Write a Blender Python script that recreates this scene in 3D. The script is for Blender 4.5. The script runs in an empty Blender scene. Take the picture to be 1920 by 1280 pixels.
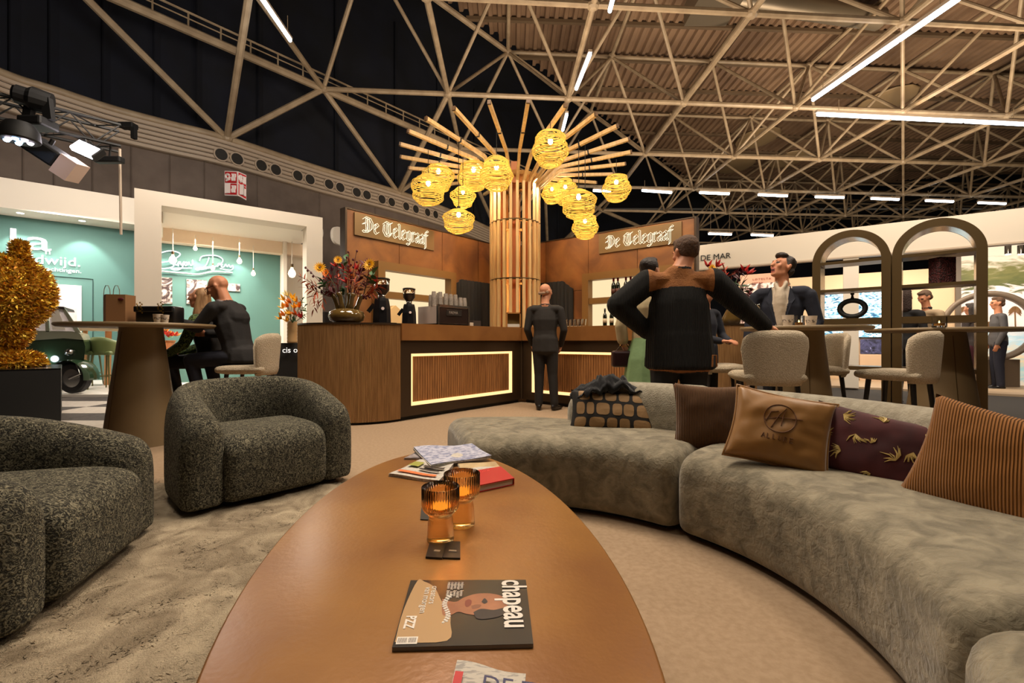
import bpy, bmesh, math, random
import numpy as np
from mathutils import Vector, Matrix, Euler, noise as mnoise
random.seed(7)
rnd = random.random
def ru(a, b): return a + (b - a) * rnd()
sc = bpy.context.scene
COL = sc.collection
F, H = 853.333, 0.96            # focal length in pixels of the photograph, lens height in metres
PI = math.pi
# ---------------------------------------------------------------- camera
cam = bpy.data.cameras.new('camera'); cam.lens = 16; cam.sensor_width = 36; cam.clip_end = 200
cam.clip_start = 0.02
co = bpy.data.objects.new('camera', cam); COL.objects.link(co)
co.location = (0, 0, H); co.rotation_euler = (PI / 2, 0, 0); sc.camera = co
# ---------------------------------------------------------------- world and exposure
w = bpy.data.worlds.new('world'); sc.world = w; w.use_nodes = True
w.node_tree.nodes['Background'].inputs[0].default_value = (1.0, 0.80, 0.58, 1)
w.node_tree.nodes['Background'].inputs[1].default_value = 0.03
sc.view_settings.view_transform = 'Standard'; sc.view_settings.look = 'None'
sc.view_settings.gamma = 1; sc.view_settings.use_curve_mapping = False
sc.view_settings.exposure = 0.55
# ---------------------------------------------------------------- lights added to brighten the hall, fixtures not modelled
def light(kind, loc, power, color=(1, .8, .55), size=.1, target=None, name='scene_light', size_y=None, spot=None, blend=.6):
    l = bpy.data.lights.new(name, kind); l.energy = power; l.color = color
    if kind == 'AREA':
        l.size = size
        if size_y: l.shape = 'RECTANGLE'; l.size_y = size_y
    else: l.shadow_soft_size = size
    if kind == 'SPOT': l.spot_size = math.radians(spot or 60); l.spot_blend = blend
    o = bpy.data.objects.new(name, l); COL.objects.link(o); o.location = loc
    if target is not None:
        d = Vector(target) - Vector(loc); o.rotation_euler = d.to_track_quat('-Z', 'Y').to_euler()
    return o
WARM = (1, .72, .42); SOFT = (1, .84, .66)
light('AREA', (-.2, 4.3, 6.5), 260, SOFT, 2.2, (-.4, 4.0, 0))            # added soft light over the lounge, out of view
light('AREA', (-3.2, 3.4, 6.4), 100, SOFT, 1.5, (-2.6, 3.0, 0))
light('AREA', (3.6, 2.6, 6.4), 125, (1, .86, .68), 1.5, (3.2, 4.0, 0))
light('SPOT', (.2, .2, 4.6), 45, SOFT, .15, (.2, 2.0, .3), spot=70)  # added spot near the camera, lights the table end of the lounge
light('SPOT', (1.6, 1.2, 4.6), 130, (1, .86, .68), .12, (3.5, 4.2, .5), spot=62, blend=.8)  # added spot to lift the right high tables and stools
light('SPOT', (-7.4, 6.2, 4.0), 160, (1, .93, .85), .08, (-10.2, 10.2, 3.6), spot=75, blend=.8)  # added spot to brighten the white fascia on the left
light('AREA', (1.5, 11.6, 3.4), 560, (1, .8, .6), 3.0, (6, 19, 13))     # added unseen uplight behind the bar wall, brightens the roof
light('AREA', (13, 14.0, 3.4), 1050, (1, .8, .58), 4.0, (15, 22, 13))  # second added uplight, for the right part of the roof
light('AREA', (5, 4.0, 3.0), 150, (1, .8, .58), 2.0, (5, 10, 13))  # third added uplight, out of view on the near right
light('AREA', (-4.5, 6.6, 6.2), 200, (1, .88, .76), 2.0, (-8.5, 13, 6.0))
light('AREA', (6.5, 5.6, 6.6), 260, (1, .86, .7), 2.2, (7.5, 8.0, 2.4))  # onto the right hand stands
# ---------------------------------------------------------------- helpers
def P(px, py, Y): return Vector(((px - 960) / F * Y, Y, H + (640 - py) / F * Y))
def onz(px, py, z):
    Y = (H - z) * F / (py - 640); return Vector(((px - 960) / F * Y, Y, z))
def onv(px, py, A, D):                      # a point of the vertical plane through A along D
    a = (px - 960) / F; t = (a * A[1] - A[0]) / (D[0] - a * D[1]); Y = A[1] + D[1] * t
    return Vector((A[0] + D[0] * t, Y, H + (640 - py) / F * Y))
MW = {}
class MB:
    def __init__(s): s.v = []; s.f = []; s.m = []; s.M = Matrix.Identity(4); s.mi = 0
    def add(s, vs, fs, M=None):
        T = s.M @ M if M is not None else s.M
        n = len(s.v); s.v += [tuple(T @ Vector(v)) for v in vs]
        s.f += [tuple(i + n for i in f) for f in fs]; s.m += [s.mi] * len(fs); return s
    def box(s, c, d, M=None):
        x, y, z = d[0] / 2, d[1] / 2, d[2] / 2
        vs = [(c[0] + i * x, c[1] + j * y, c[2] + k * z) for i in (-1, 1) for j in (-1, 1) for k in (-1, 1)]
        return s.add(vs, [(0, 1, 3, 2), (4, 6, 7, 5), (0, 4, 5, 1), (2, 3, 7, 6), (0, 2, 6, 4), (1, 5, 7, 3)], M)
    def bbox(s, c, d, b=.01, M=None):       # box with chamfered edges all round
        vs = []; X, Y, Z = d[0] / 2, d[1] / 2, d[2] / 2; b = min(b, X * .9, Y * .9, Z * .9)
        bm = bmesh.new(); bmesh.ops.create_cube(bm, size=1)
        for v in bm.verts: v.co = Vector((v.co.x * d[0], v.co.y * d[1], v.co.z * d[2]))
        bmesh.ops.bevel(bm, geom=bm.edges[:], offset=b, segments=2, affect='EDGES', profile=.5)
        bm.verts.index_update()
        s.add([v.co + Vector(c) for v in bm.verts], [[v.index for v in f.verts] for f in bm.faces], M); bm.free(); return s
    def prism(s, poly, z0, z1, M=None):
        n = len(poly); vs = [(p[0], p[1], z0) for p in poly] + [(p[0], p[1], z1) for p in poly]
        fs = [tuple(range(n))[::-1], tuple(range(n, 2 * n))] + [(i, (i + 1) % n, n + (i + 1) % n, n + i) for i in range(n)]
        return s.add(vs, fs, M)
    def quad(s, a, b, c, d): return s.add([a, b, c, d], [(0, 1, 2, 3)])
    def tube(s, pts, r, n=8, closed=False, cap=True, flat=None):
        pts = [Vector(p) for p in pts]; k = len(pts); R = r if isinstance(r, (list, tuple)) else [r] * k
        vs = []; up = Vector((0, 0, 1)); prev = None
        for i, p in enumerate(pts):
            a = pts[i - 1] if (i or closed) else p; b = pts[(i + 1) % k] if (i < k - 1 or closed) else p
            t = (b - a).normalized()
            if prev is None:
                u = t.cross(up)
                if u.length < .05: u = t.cross(Vector((1, 0, 0)))
            else: u = prev - t * prev.dot(t)
            u.normalize(); prev = u; v = t.cross(u)
            for j in range(n):
                q = 2 * PI * (j + .5) / n; fx = 1 if flat is None else flat
                vs.append(p + u * math.cos(q) * R[i] + v * math.sin(q) * R[i] * fx)
        fs = []
        for i in range(k if closed else k - 1):
            for j in range(n):
                i2 = (i + 1) % k; fs.append((i * n + j, i * n + (j + 1) % n, i2 * n + (j + 1) % n, i2 * n + j))
        if cap and not closed: fs += [tuple(range(n))[::-1], tuple(range((k - 1) * n, k * n))]
        return s.add(vs, fs)
    def beam(s, a, b, w, h, up=(0, 0, 1)):  # rectangular bar
        a, b = Vector(a), Vector(b); t = (b - a).normalized(); u = t.cross(Vector(up))
        if u.length < .02: u = t.cross(Vector((0, 1, 0)))
        u.normalize(); v = u.cross(t).normalized(); vs = []
        for p in (a, b):
            for i, j in ((-1, -1), (1, -1), (1, 1), (-1, 1)): vs.append(p + u * i * w / 2 + v * j * h / 2)
        return s.add(vs, [(0, 3, 2, 1), (4, 5, 6, 7), (0, 1, 5, 4), (1, 2, 6, 5), (2, 3, 7, 6), (3, 0, 4, 7)])
    def lathe(s, prof, n=24, c=(0, 0, 0), sx=1, sy=1, cap=False, M=None, rf=None):
        vs = []; k = len(prof)
        for i, (r, z) in enumerate(prof):
            for j in range(n):
                q = 2 * PI * j / n; rr = r if rf is None else rf(r, q, i)
                vs.append((c[0] + rr * math.cos(q) * sx, c[1] + rr * math.sin(q) * sy, c[2] + z))
        fs = [(i * n + j, i * n + (j + 1) % n, (i + 1) * n + (j + 1) % n, (i + 1) * n + j) for i in range(k - 1) for j in range(n)]
        if cap: fs += [tuple(range(n))[::-1], tuple(range((k - 1) * n, k * n))]
        return s.add(vs, fs, M)
    def ell(s, c, r, n=10, M=None):
        prof = [(math.sin(PI * i / n), -math.cos(PI * i / n)) for i in range(n + 1)]
        prof[0] = (1e-4, -1); prof[-1] = (1e-4, 1)
        T = Matrix.Translation(Vector(c)) @ Matrix.Diagonal((r[0], r[1], r[2], 1))
        if M is not None: T = Matrix.Translation(Vector(c)) @ M.to_4x4() @ Matrix.Diagonal((r[0], r[1], r[2], 1))
        return s.lathe(prof, max(8, n + 4), M=T)
    def sweep(s, path, prof, er=.1, n_cap=4, foot=False):
        """path: [(pos, side vector, s along)], prof(i): list of (side, z); both ends rounded over er metres"""
        k = len(path); L = path[-1][2]; vs = []; m = None
        for i, (p, sd, d) in enumerate(path):
            pr = prof(i); m = len(pr); e = min(d, L - d)
            q = 1 if e >= er else math.sqrt(max(0, 1 - ((er - e) / er) ** 2)); q = max(q, .02)
            cx = sum(a for a, b in pr) / m; zz = [b for a, b in pr]; cz = (min(zz) + max(zz)) / 2
            hx = max(abs(a - cx) for a, b in pr); sh = er * (1 - q)
            for a, b in pr:
                a2 = cx + (a - cx) * max(0.02, 1 - sh / hx); b2 = cz + (b - cz) * max(0.02, 1 - sh / max(1e-3, (max(zz) - min(zz)) / 2))
                if foot: z0 = min(zz); b2 = z0 + (b - z0) * max(.02, 1 - sh / max(1e-3, max(zz) - z0)); b2 += max(0, sh * .35 * (1 - (b - z0) / (max(zz) - z0)))
                vs.append(Vector((p[0] + sd[0] * a2, p[1] + sd[1] * a2, b2)))
        fs = [(i * m + j, i * m + (j + 1) % m, (i + 1) * m + (j + 1) % m, (i + 1) * m + j) for i in range(k - 1) for j in range(m)]
        fs += [tuple(range(m))[::-1], tuple(range((k - 1) * m, k * m))]
        return s.add(vs, fs)
def setm(me, mats):
    for m in (mats if isinstance(mats, (list, tuple)) else [mats]): me.materials.append(m)
def build(name, mb, mat, parent=None, smooth=False, world=True, angle=None):
    me = bpy.data.meshes.new(name); me.from_pydata(mb.v, [], mb.f); setm(me, mat)
    if isinstance(mat, (list, tuple)): me.polygons.foreach_set('material_index', mb.m)
    bm = bmesh.new(); bm.from_mesh(me); bmesh.ops.recalc_face_normals(bm, faces=bm.faces[:]); bm.to_mesh(me); bm.free()
    if smooth:
        me.polygons.foreach_set('use_smooth', [True] * len(me.polygons))
        if angle: me.set_sharp_from_angle(angle=math.radians(angle))
    o = bpy.data.objects.new(name, me); COL.objects.link(o)
    if parent is not None:
        if world: me.transform(MW[parent].inverted())
        o.parent = parent; MW[o] = MW[parent].copy()
    else: MW[o] = Matrix.Identity(4)
    return o
def thing(name, label, cat, loc=(0, 0, 0), rz=0, group=None):
    o = bpy.data.objects.new(name, None); COL.objects.link(o); o.empty_display_size = .1
    o.location = loc; o.rotation_euler = (0, 0, rz); MW[o] = Matrix.Translation(Vector(loc)) @ Matrix.Rotation(rz, 4, 'Z')
    o['label'] = label; o['category'] = cat
    if group: o['group'] = group
    return o
def tag(o, label, cat, group=None, kind=None):
    o['label'] = label; o['category'] = cat
    if group: o['group'] = group
    if kind: o['kind'] = kind
    return o
def struct(o, label=None, cat=None):
    o['kind'] = 'structure'
    if label: o['label'] = label
    if cat: o['category'] = cat
    return o
def sroot(name, label=None, cat=None):
    o = bpy.data.objects.new(name, None); COL.objects.link(o); MW[o] = Matrix.Identity(4); return struct(o, label, cat)
def copy_tree(o, parent=None, top=None):
    c = o.copy(); COL.objects.link(c)
    if parent is not None: c.parent = parent
    for ch in list(KIDS.get(o.name, [])) or list(o.children): copy_tree(ch, c)
    return c
KIDS = {}
def dup(o, loc, rz, label, group=None):
    c = copy_tree(o); c.location = loc; c.rotation_euler = (0, 0, rz); c['label'] = label
    if group: c['group'] = group
    MW[c] = Matrix.Translation(Vector(loc)) @ Matrix.Rotation(rz, 4, 'Z'); return c
def link_mesh(name, me, parent, loc=None, M=None):
    o = bpy.data.objects.new(name, me); COL.objects.link(o)
    if parent is not None: o.parent = parent
    if M is not None: o.matrix_basis = M
    elif loc is not None: o.location = loc
    return o
# ---------------------------------------------------------------- materials
def lin(c):
    c = c / 255; return c / 12.92 if c <= .04045 else ((c + .055) / 1.055) ** 2.4
def C(r, g, b): return (lin(r), lin(g), lin(b), 1)
_mc = {}
def mat(name, col, rough=.6, metal=0, col2=None, scale=8, bump=0, bscale=None, emis=None, es=0, trans=0, alpha=1, sheen=0,
        stretch=None, detail=4, contrast=(.35, .65), ior=None, coat=0, kind='noise', dist=0, transl=0, obj=True):
    if name in _mc: return _mc[name]
    m = bpy.data.materials.new(name); m.use_nodes = True; nt = m.node_tree; b = nt.nodes['Principled BSDF']
    b.inputs['Base Color'].default_value = col; b.inputs['Roughness'].default_value = rough; b.inputs['Metallic'].default_value = metal
    if ior: b.inputs['IOR'].default_value = ior
    if trans: b.inputs['Transmission Weight'].default_value = trans
    if sheen: b.inputs['Sheen Weight'].default_value = sheen; b.inputs['Sheen Roughness'].default_value = .4
    if coat: b.inputs['Coat Weight'].default_value = coat
    if alpha < 1: b.inputs['Alpha'].default_value = alpha
    if emis: b.inputs['Emission Color'].default_value = emis; b.inputs['Emission Strength'].default_value = es
    if col2 or bump:
        tc = nt.nodes.new('ShaderNodeTexCoord'); mp = nt.nodes.new('ShaderNodeMapping')
        nt.links.new(tc.outputs['Object'], mp.inputs[0])
        if stretch: mp.inputs['Scale'].default_value = stretch
        def tex(sca):
            if kind == 'wave':
                t = nt.nodes.new('ShaderNodeTexWave'); t.inputs['Scale'].default_value = sca; t.inputs['Distortion'].default_value = dist
                t.inputs['Detail'].default_value = 2; out = t.outputs['Fac']
            elif kind == 'voronoi':
                t = nt.nodes.new('ShaderNodeTexVoronoi'); t.inputs['Scale'].default_value = sca; out = t.outputs['Distance']
            else:
                t = nt.nodes.new('ShaderNodeTexNoise'); t.inputs['Scale'].default_value = sca; t.inputs['Detail'].default_value = detail
                t.inputs['Distortion'].default_value = dist; out = t.outputs['Fac']
            nt.links.new(mp.outputs[0], t.inputs['Vector']); return out
        if col2:
            o_ = tex(scale); r = nt.nodes.new('ShaderNodeValToRGB')
            r.color_ramp.elements[0].position, r.color_ramp.elements[1].position = contrast
            r.color_ramp.elements[0].color = col; r.color_ramp.elements[1].color = col2
            nt.links.new(o_, r.inputs[0]); nt.links.new(r.outputs[0], b.inputs['Base Color'])
            if emis == 'ramp': nt.links.new(r.outputs[0], b.inputs['Emission Color'])
        if bump:
            o_ = tex(bscale or scale); bp = nt.nodes.new('ShaderNodeBump'); bp.inputs['Strength'].default_value = bump
            bp.inputs['Distance'].default_value = .02
            nt.links.new(o_, bp.inputs['Height']); nt.links.new(bp.outputs[0], b.inputs['Normal'])
    _mc[name] = m; return m
def emi(name, col, s):
    if name in _mc: return _mc[name]
    m = bpy.data.materials.new(name); m.use_nodes = True; nt = m.node_tree; b = nt.nodes['Principled BSDF']
    b.inputs['Base Color'].default_value = (0, 0, 0, 1); b.inputs['Specular IOR Level'].default_value = 0
    b.inputs['Emission Color'].default_value = col; b.inputs['Emission Strength'].default_value = s; _mc[name] = m; return m
M_ = {}
M_['tube'] = mat('steel_paint', C(166, 146, 118), .5, col2=C(146, 126, 100), scale=3)
M_['roof'] = mat('roof_sheet', C(112, 88, 68), .55, col2=C(134, 108, 84), scale=.6, detail=2)
M_['dark'] = mat('dark_blind', C(10, 12, 20), .9, col2=C(16, 20, 34), scale=.8)
M_['cream'] = mat('cream_cladding', C(176, 158, 138), .5)
M_['greywall'] = mat('grey_wall_panel', C(112, 98, 88), .8, col2=C(100, 87, 78), scale=2)
M_['white'] = mat('white_paint', C(225, 215, 200), .6)
M_['offwhite'] = mat('off_white_wall', C(205, 194, 178), .7)
M_['teal'] = mat('teal_wall', C(78, 116, 108), .7)
M_['bronze'] = mat('bronze_metal', C(92, 72, 44), .35, .6)
M_['rust'] = mat('rusty_copper_panel', C(104, 62, 30), .5, .1, col2=C(142, 92, 46), scale=1.7, detail=8, dist=.6)
M_['fascia'] = mat('copper_bar_fascia', C(128, 82, 40), .42, .1, col2=C(144, 96, 48), scale=3)
M_['barbody'] = mat('dark_bronze_bar', C(58, 42, 26), .4, .3)
M_['oak'] = mat('fluted_oak', C(140, 104, 64), .5, col2=C(176, 136, 90), scale=5, stretch=(14, 14, .7))
M_['walnut'] = mat('walnut_slats', C(124, 80, 42), .5, col2=C(166, 112, 62), scale=5, stretch=(14, 14, .7))
M_['pine'] = mat('pine_batten', C(190, 152, 100), .5, col2=C(210, 174, 118), scale=4, stretch=(6, 6, .6))
M_['black'] = mat('black_matte', C(14, 13, 13), .6)
M_['blackgloss'] = mat('black_gloss', C(12, 12, 13), .15)
M_['chrome'] = mat('chrome', C(190, 188, 184), .18, 1)
M_['tabletop'] = mat('bronze_table', C(160, 112, 56), .34, .15, col2=C(136, 90, 50), scale=2.2, detail=7, bump=.05, bscale=60)
M_['pedestal'] = mat('bronze_pedestal', C(128, 108, 78), .45, .12, col2=C(118, 98, 70), scale=1.2)
M_['velvet'] = mat('taupe_velvet', C(104, 96, 78), .85, col2=C(146, 136, 114), scale=13, detail=9, dist=.8, bump=.35, bscale=40, sheen=.35, contrast=(.36, .68))
M_['velvetb'] = mat('taupe_velvet_back', C(134, 126, 108), .85, col2=C(158, 150, 132), scale=30, bump=.3, bscale=120, sheen=.3)
M_['boucle'] = mat('dark_boucle', C(38, 36, 28), .95, col2=C(140, 134, 112), scale=62, detail=3, dist=2.2, bump=.9, bscale=62, contrast=(.44, .64))
M_['teddy'] = mat('cream_boucle', C(176, 160, 136), .95, col2=C(196, 180, 156), scale=90, bump=.8, bscale=130)
M_['rug'] = mat('shag_rug', C(128, 113, 92), .98, col2=C(184, 168, 142), scale=4.2, detail=9, dist=1.5, bump=.7, bscale=90)
M_['carpet'] = mat('beige_carpet', C(150, 126, 100), .97, col2=C(162, 138, 112), scale=40, bump=.25, bscale=300)
M_['hallfloor'] = mat('dark_hall_floor', C(48, 44, 42), .9)
M_['skin'] = mat('skin', C(196, 132, 98), .55)
M_['skin2'] = mat('skin_fair', C(206, 146, 114), .55)
M_['glass'] = mat('clear_glass', C(245, 245, 245), .02, trans=1, ior=1.45)
M_['amber'] = mat('amber_glass', C(250, 206, 142), .06, trans=1, ior=1.3)
M_['paper'] = mat('news_paper', C(188, 180, 168), .8)
# ================================================================= SHELL OF THE HALL
U = (.6455, .7638); W = (.7638, -.6455)         # the two directions of the L shaped bar
P0 = (-1.337, 5.46); P1 = (.177, 7.19); K = (-.07, 9.98)
def uw(a, u=0, ww=0): return (a[0] + U[0] * u + W[0] * ww, a[1] + U[1] * u + W[1] * ww)
# floors
f = sroot('floor', 'dark grey hall floor with beige carpet laid in the lounge')
mb = MB(); mb.box((5, 18, -.06), (60, 52, .1)); build('base_slab', mb, M_['hallfloor'], f)
mb = MB(); mb.prism([(-4.2, -1.2), (2.6, -1.2), (3.9, 3.2), (6.0, 5.4), (5.2, 7.6), (1.5, 11.5), (-3.6, 9.4), (-3.9, 5.05), (-4.0, 3.2)], -.008, 0)
build('lounge_carpet', mb, M_['carpet'], f)
sw, sd = mat('light_carpet_tile', C(190, 180, 168), .95, col2=C(176, 166, 154), scale=20), mat('dark_carpet_tile', C(60, 54, 50), .95, col2=C(78, 70, 64), scale=20)
ys = [5.02, 5.55, 6.1, 6.7, 7.35, 7.9]
for i in range(5):
    for j in range(7):
        x0 = -9.3 + j * .76; mb = MB(); x1 = min(x0 + .75, -3.92)
        if x0 > -4: continue
        mb.prism([(x0, ys[i]), (x1, ys[i]), (x1, ys[i + 1] - .01), (x0, ys[i + 1] - .01)], -.01, .0)
        build('carpet_tile', mb, sd if (i + (1 if j < 4 else 0)) % 2 else sw, f)
mb = MB(); mb.prism([(-14, 7.95), (-3.5, 7.95), (-1.5, 14), (-6, 22), (-14, 12)], -.01, .035)
build('stand_platform', mb, mat('white_platform', C(222, 214, 204), .35), f)
mb = MB(); mb.prism([(4.2, 11.5), (9.0, 7.9), (16, 7.6), (20, 14), (6, 16)], -.01, .03)
build('stand_floor', mb, mat('pale_stand_floor', C(176, 152, 124), .6), f)
# curved hall wall: points of its upper rim
RIM = [(-13.2, 2.0), (-12.9, 5.5), (-12.35, 8.6), (-11.9, 10.6), (-11.4, 11.33), (-10.76, 12.24), (-9.85, 13.1), (-8.8, 14.05), (-6.98, 16.5), (-4.75, 19.15), (-2.9, 22.0), (-.9, 26.0), (2.6, 33), (6, 40)]
def rim_pts(off, n=6):
    out = []; R = [Vector((a, b)) for a, b in RIM]
    for i in range(len(R) - 1):
        p0 = R[max(i - 1, 0)]; p1 = R[i]; p2 = R[i + 1]; p3 = R[min(i + 2, len(R) - 1)]
        for k in range(n):
            t = k / n; out.append(.5 * ((2 * p1) + (p2 - p0) * t + (2 * p0 - 5 * p1 + 4 * p2 - p3) * t * t + (3 * p1 - p0 - 3 * p2 + p3) * t ** 3))
    out.append(R[-1]); res = []
    for i, p in enumerate(out):
        d = (out[min(i + 1, len(out) - 1)] - out[max(i - 1, 0)]).normalized(); nrm = Vector((d.y, -d.x))
        res.append(p + nrm * off)
    return res
def strip(mb, off0, z0, off1, z1, i0=0, i1=None):
    a = rim_pts(off0)[i0:i1]; b = rim_pts(off1)[i0:i1]; n = len(a)
    vs = [(p.x, p.y, z0) for p in a] + [(p.x, p.y, z1) for p in b]
    mb.add(vs, [(i, i + 1, n + i + 1, n + i) for i in range(n - 1)])
wl = sroot('wall_left', 'curved grey hall wall below a ribbed cream rim')
npts = len(rim_pts(0))
for s0 in range(0, npts - 2, 4):
    mb = MB(); strip(mb, -.02, 0, -.02, 6.36, s0, s0 + 5)
    strip(mb, -.1, 0, -.1, 6.36, s0, s0 + 5)
    o = build('wall_panel', mb, M_['greywall'], wl)
    a = rim_pts(.0)[s0]; mb = MB(); mb.beam((a.x, a.y, 0), (a.x, a.y, 6.36), .03, .03); build('wall_joint', mb, M_['greywall'], wl)
for k in range(6):                                # ribbed rim boards
    z = 6.34 + k * .13; mb = MB()
    strip(mb, .10, z, .14, z + .02); strip(mb, .14, z + .02, .14, z + .10); strip(mb, .14, z + .10, .08, z + .125)
    build('rim_board', mb, M_['cream'], wl, smooth=False)
mb = MB(); strip(mb, -.1, 6.33, .12, 6.33); build('rim_soffit', mb, M_['cream'], wl)
rp = rim_pts(.02); mb = MB(); mb.tube([(p.x, p.y, 7.2) for p in rp], .11, 8); build('rim_tube', mb, M_['tube'], wl, smooth=True)
for px, py in [(412, 292), (441, 300), (486, 312), (513, 320), (554, 331), (577, 338), (613, 347), (634, 353), (665, 362), (684, 367), (712, 375), (730, 380), (757, 388), (775, 393), (797, 399), (812, 403)]:
    best = None
    for i in range(len(rp) - 1):                  # round vents sunk into the rim
        a, b = rp[i], rp[i + 1]; qa = a.x / a.y; qb = b.x / b.y; q = (px - 960) / F
        if qa <= q <= qb: t = (q - qa) / (qb - qa); best = (a.lerp(b, t), (b - a).normalized())
    if best is None: continue
    p, d = best; nrm = Vector((d.y, -d.x, 0)); z = H + (640 - py) / F * p.y
    Mx = Matrix.Translation(Vector((p.x, p.y, z)) + nrm * .14) @ nrm.to_track_quat('Z', 'Y').to_matrix().to_4x4()
    mb = MB(); mb.lathe([(.0, -.02), (.17, -.02), (.17, .02), (.21, .02), (.21, -.03)], 16, M=Mx)
    ring = build('vent_ring', mb, M_['cream'], wl)
    mb = MB(); mb.lathe([(.001, .012), (.168, .012)], 16, M=Mx)
    for q in range(-3, 4): mb.box((0, q * .045, .02), (.3 * math.sqrt(1 - (q / 4) ** 2), .012, .012), M=Mx)
    build('vent_grille', mb, mat('vent_dark', C(40, 36, 30), .6), wl)
mb = MB(); strip(mb, -.9, 6.9, -.9, 15.5)
for i in range(0, npts, 5):
    a = rim_pts(-.85)[i]; mb.beam((a.x, a.y, 7), (a.x, a.y, 15), .05, .25)
build('wall_back', mb, M_['dark'], None); struct(bpy.data.objects['wall_back'], 'navy black blind closing the hall above the rim')
mb = MB(); mb.box((24, 47, 7), (60, .3, 15)); mb.box((52, 22, 7), (.3, 50, 15)); mb.box((20, -8, 7), (66, .3, 15)); mb.box((-13.6, -3, 7), (.3, 10, 15))
struct(build('wall_far', mb, M_['dark']), 'dark far wall of the hall')
mb = MB(); mb.box((18, 20, 15.4), (72, 58, .2)); struct(build('ceiling', mb, M_['dark']), 'dark upper ceiling of the hall')
# --- space frame
E1 = Vector((.9974, .0715)); E2 = Vector((-.02, .9998))
def nb(i, j): p = Vector((6.15, 16.3)) + E1 * 4.19 * i + E2 * 4.45 * j; return Vector((p.x, p.y, 9.5))
def ntop(i, j): p = Vector((6.15, 16.3)) + E1 * 4.19 * i + E2 * 4.45 * j; return Vector((p.x, p.y, 12.45))
inb = lambda i, j: -5 <= i <= 8 and -3 <= j <= 6 and i - j >= -3
intp = lambda i, j: -4.5 <= i <= 8.5 and -2.5 <= j <= 5.5 and i - j >= -2
seg = []
for i in range(-5, 9):
    for j in range(-3, 7):
        if inb(i, j):
            if inb(i + 1, j): seg.append((nb(i, j), nb(i + 1, j), .085))
            if inb(i, j + 1): seg.append((nb(i, j), nb(i, j + 1), .085))
            for a in (-.5, .5):
                for b in (-.5, .5):
                    if intp(i + a, j + b): seg.append((nb(i, j), ntop(i + a, j + b), .06))
            if i - j == -3 and inb(i + 1, j + 1): seg.append((nb(i, j), nb(i + 1, j + 1), .12))
        a, b = i + .5, j + .5
        if intp(a, b):
            if intp(a + 1, b): seg.append((ntop(a, b), ntop(a + 1, b), .07))
            if intp(a, b + 1): seg.append((ntop(a, b), ntop(a, b + 1), .07))
            if a - b == -2 and intp(a + 1, b + 1): seg.append((ntop(a, b), ntop(a + 1, b + 1), .1))
LN = [Vector((-12.7, 8.9, 7.2)), Vector((-8.77, 14.0, 7.2)), Vector((-4.78, 19.15, 7.2)), Vector((-.85, 26.0, 7.2)), Vector((2.6, 33, 7.2))]
for k in range(5):
    i = -5 + k; j = -2 + k
    for a, b in ((i, j), (i + 1, j), (i + 1, j + 1)):
        if inb(a, b) or k == 0: seg.append((LN[k], nb(a, b), .095))
# upper tiers of the edge towards the rim
for k in range(-2, 4): seg.append((ntop(-1.5 + k, .5 + k), nb(-2 + k, 1 + k), .07))
def vis(s):
    m = (s[0] + s[1]) / 2
    for q in (s[0], m, s[1]):
        if q.y > 1 and abs(q.x / q.y) < 1.2 and (q.z - H) / q.y < .8: return True
    return False
seg = [s for s in seg if vis(s)]
seg.sort(key=lambda s: -(s[1] - s[0]).length / max(3, ((s[0] + s[1]) / 2).length))
fr = sroot('ceiling_frame', 'tan steel space frame of tubes and nodes under the roof')
for s in seg[:270]:
    mb = MB(); mb.tube([s[0], s[1]], s[2], 8); build('strut', mb, M_['tube'], fr, smooth=True, angle=40)
mb = MB()
for s in seg[270:]: mb.tube([s[0], s[1]], s[2], 5)
o = build('far_struts', mb, M_['tube'], fr); o['kind'] = 'stuff'
nodes = set()
for s in seg[:270]:
    for q in s[:2]: nodes.add((round(q.x, 2), round(q.y, 2), round(q.z, 2)))
mb = MB()
for q in nodes: mb.ell(q, (.17, .17, .14), 6)
o = build('frame_nodes', mb, M_['tube'], fr); o['kind'] = 'stuff'
# catwalk rail on the big edge beam
mb = MB(); a, b, c = nb(-4, -1), nb(-3, 0), nb(-2, 1)
for z, r in ((.45, .03), (.28, .018)):
    mb.tube([a + Vector((.1, 0, z)), b + Vector((.1, 0, z)), c + Vector((.1, 0, z)), nb(-1, 2) + Vector((.1, 0, z))], r, 5)
for p, q in ((a, b), (b, c)):
    for t in range(9): m = p.lerp(q, t / 8); mb.beam(m + Vector((.1, 0, .05)), m + Vector((.1, 0, .45)), .04, .02)
build('edge_rail', mb, M_['tube'], fr)
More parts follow.
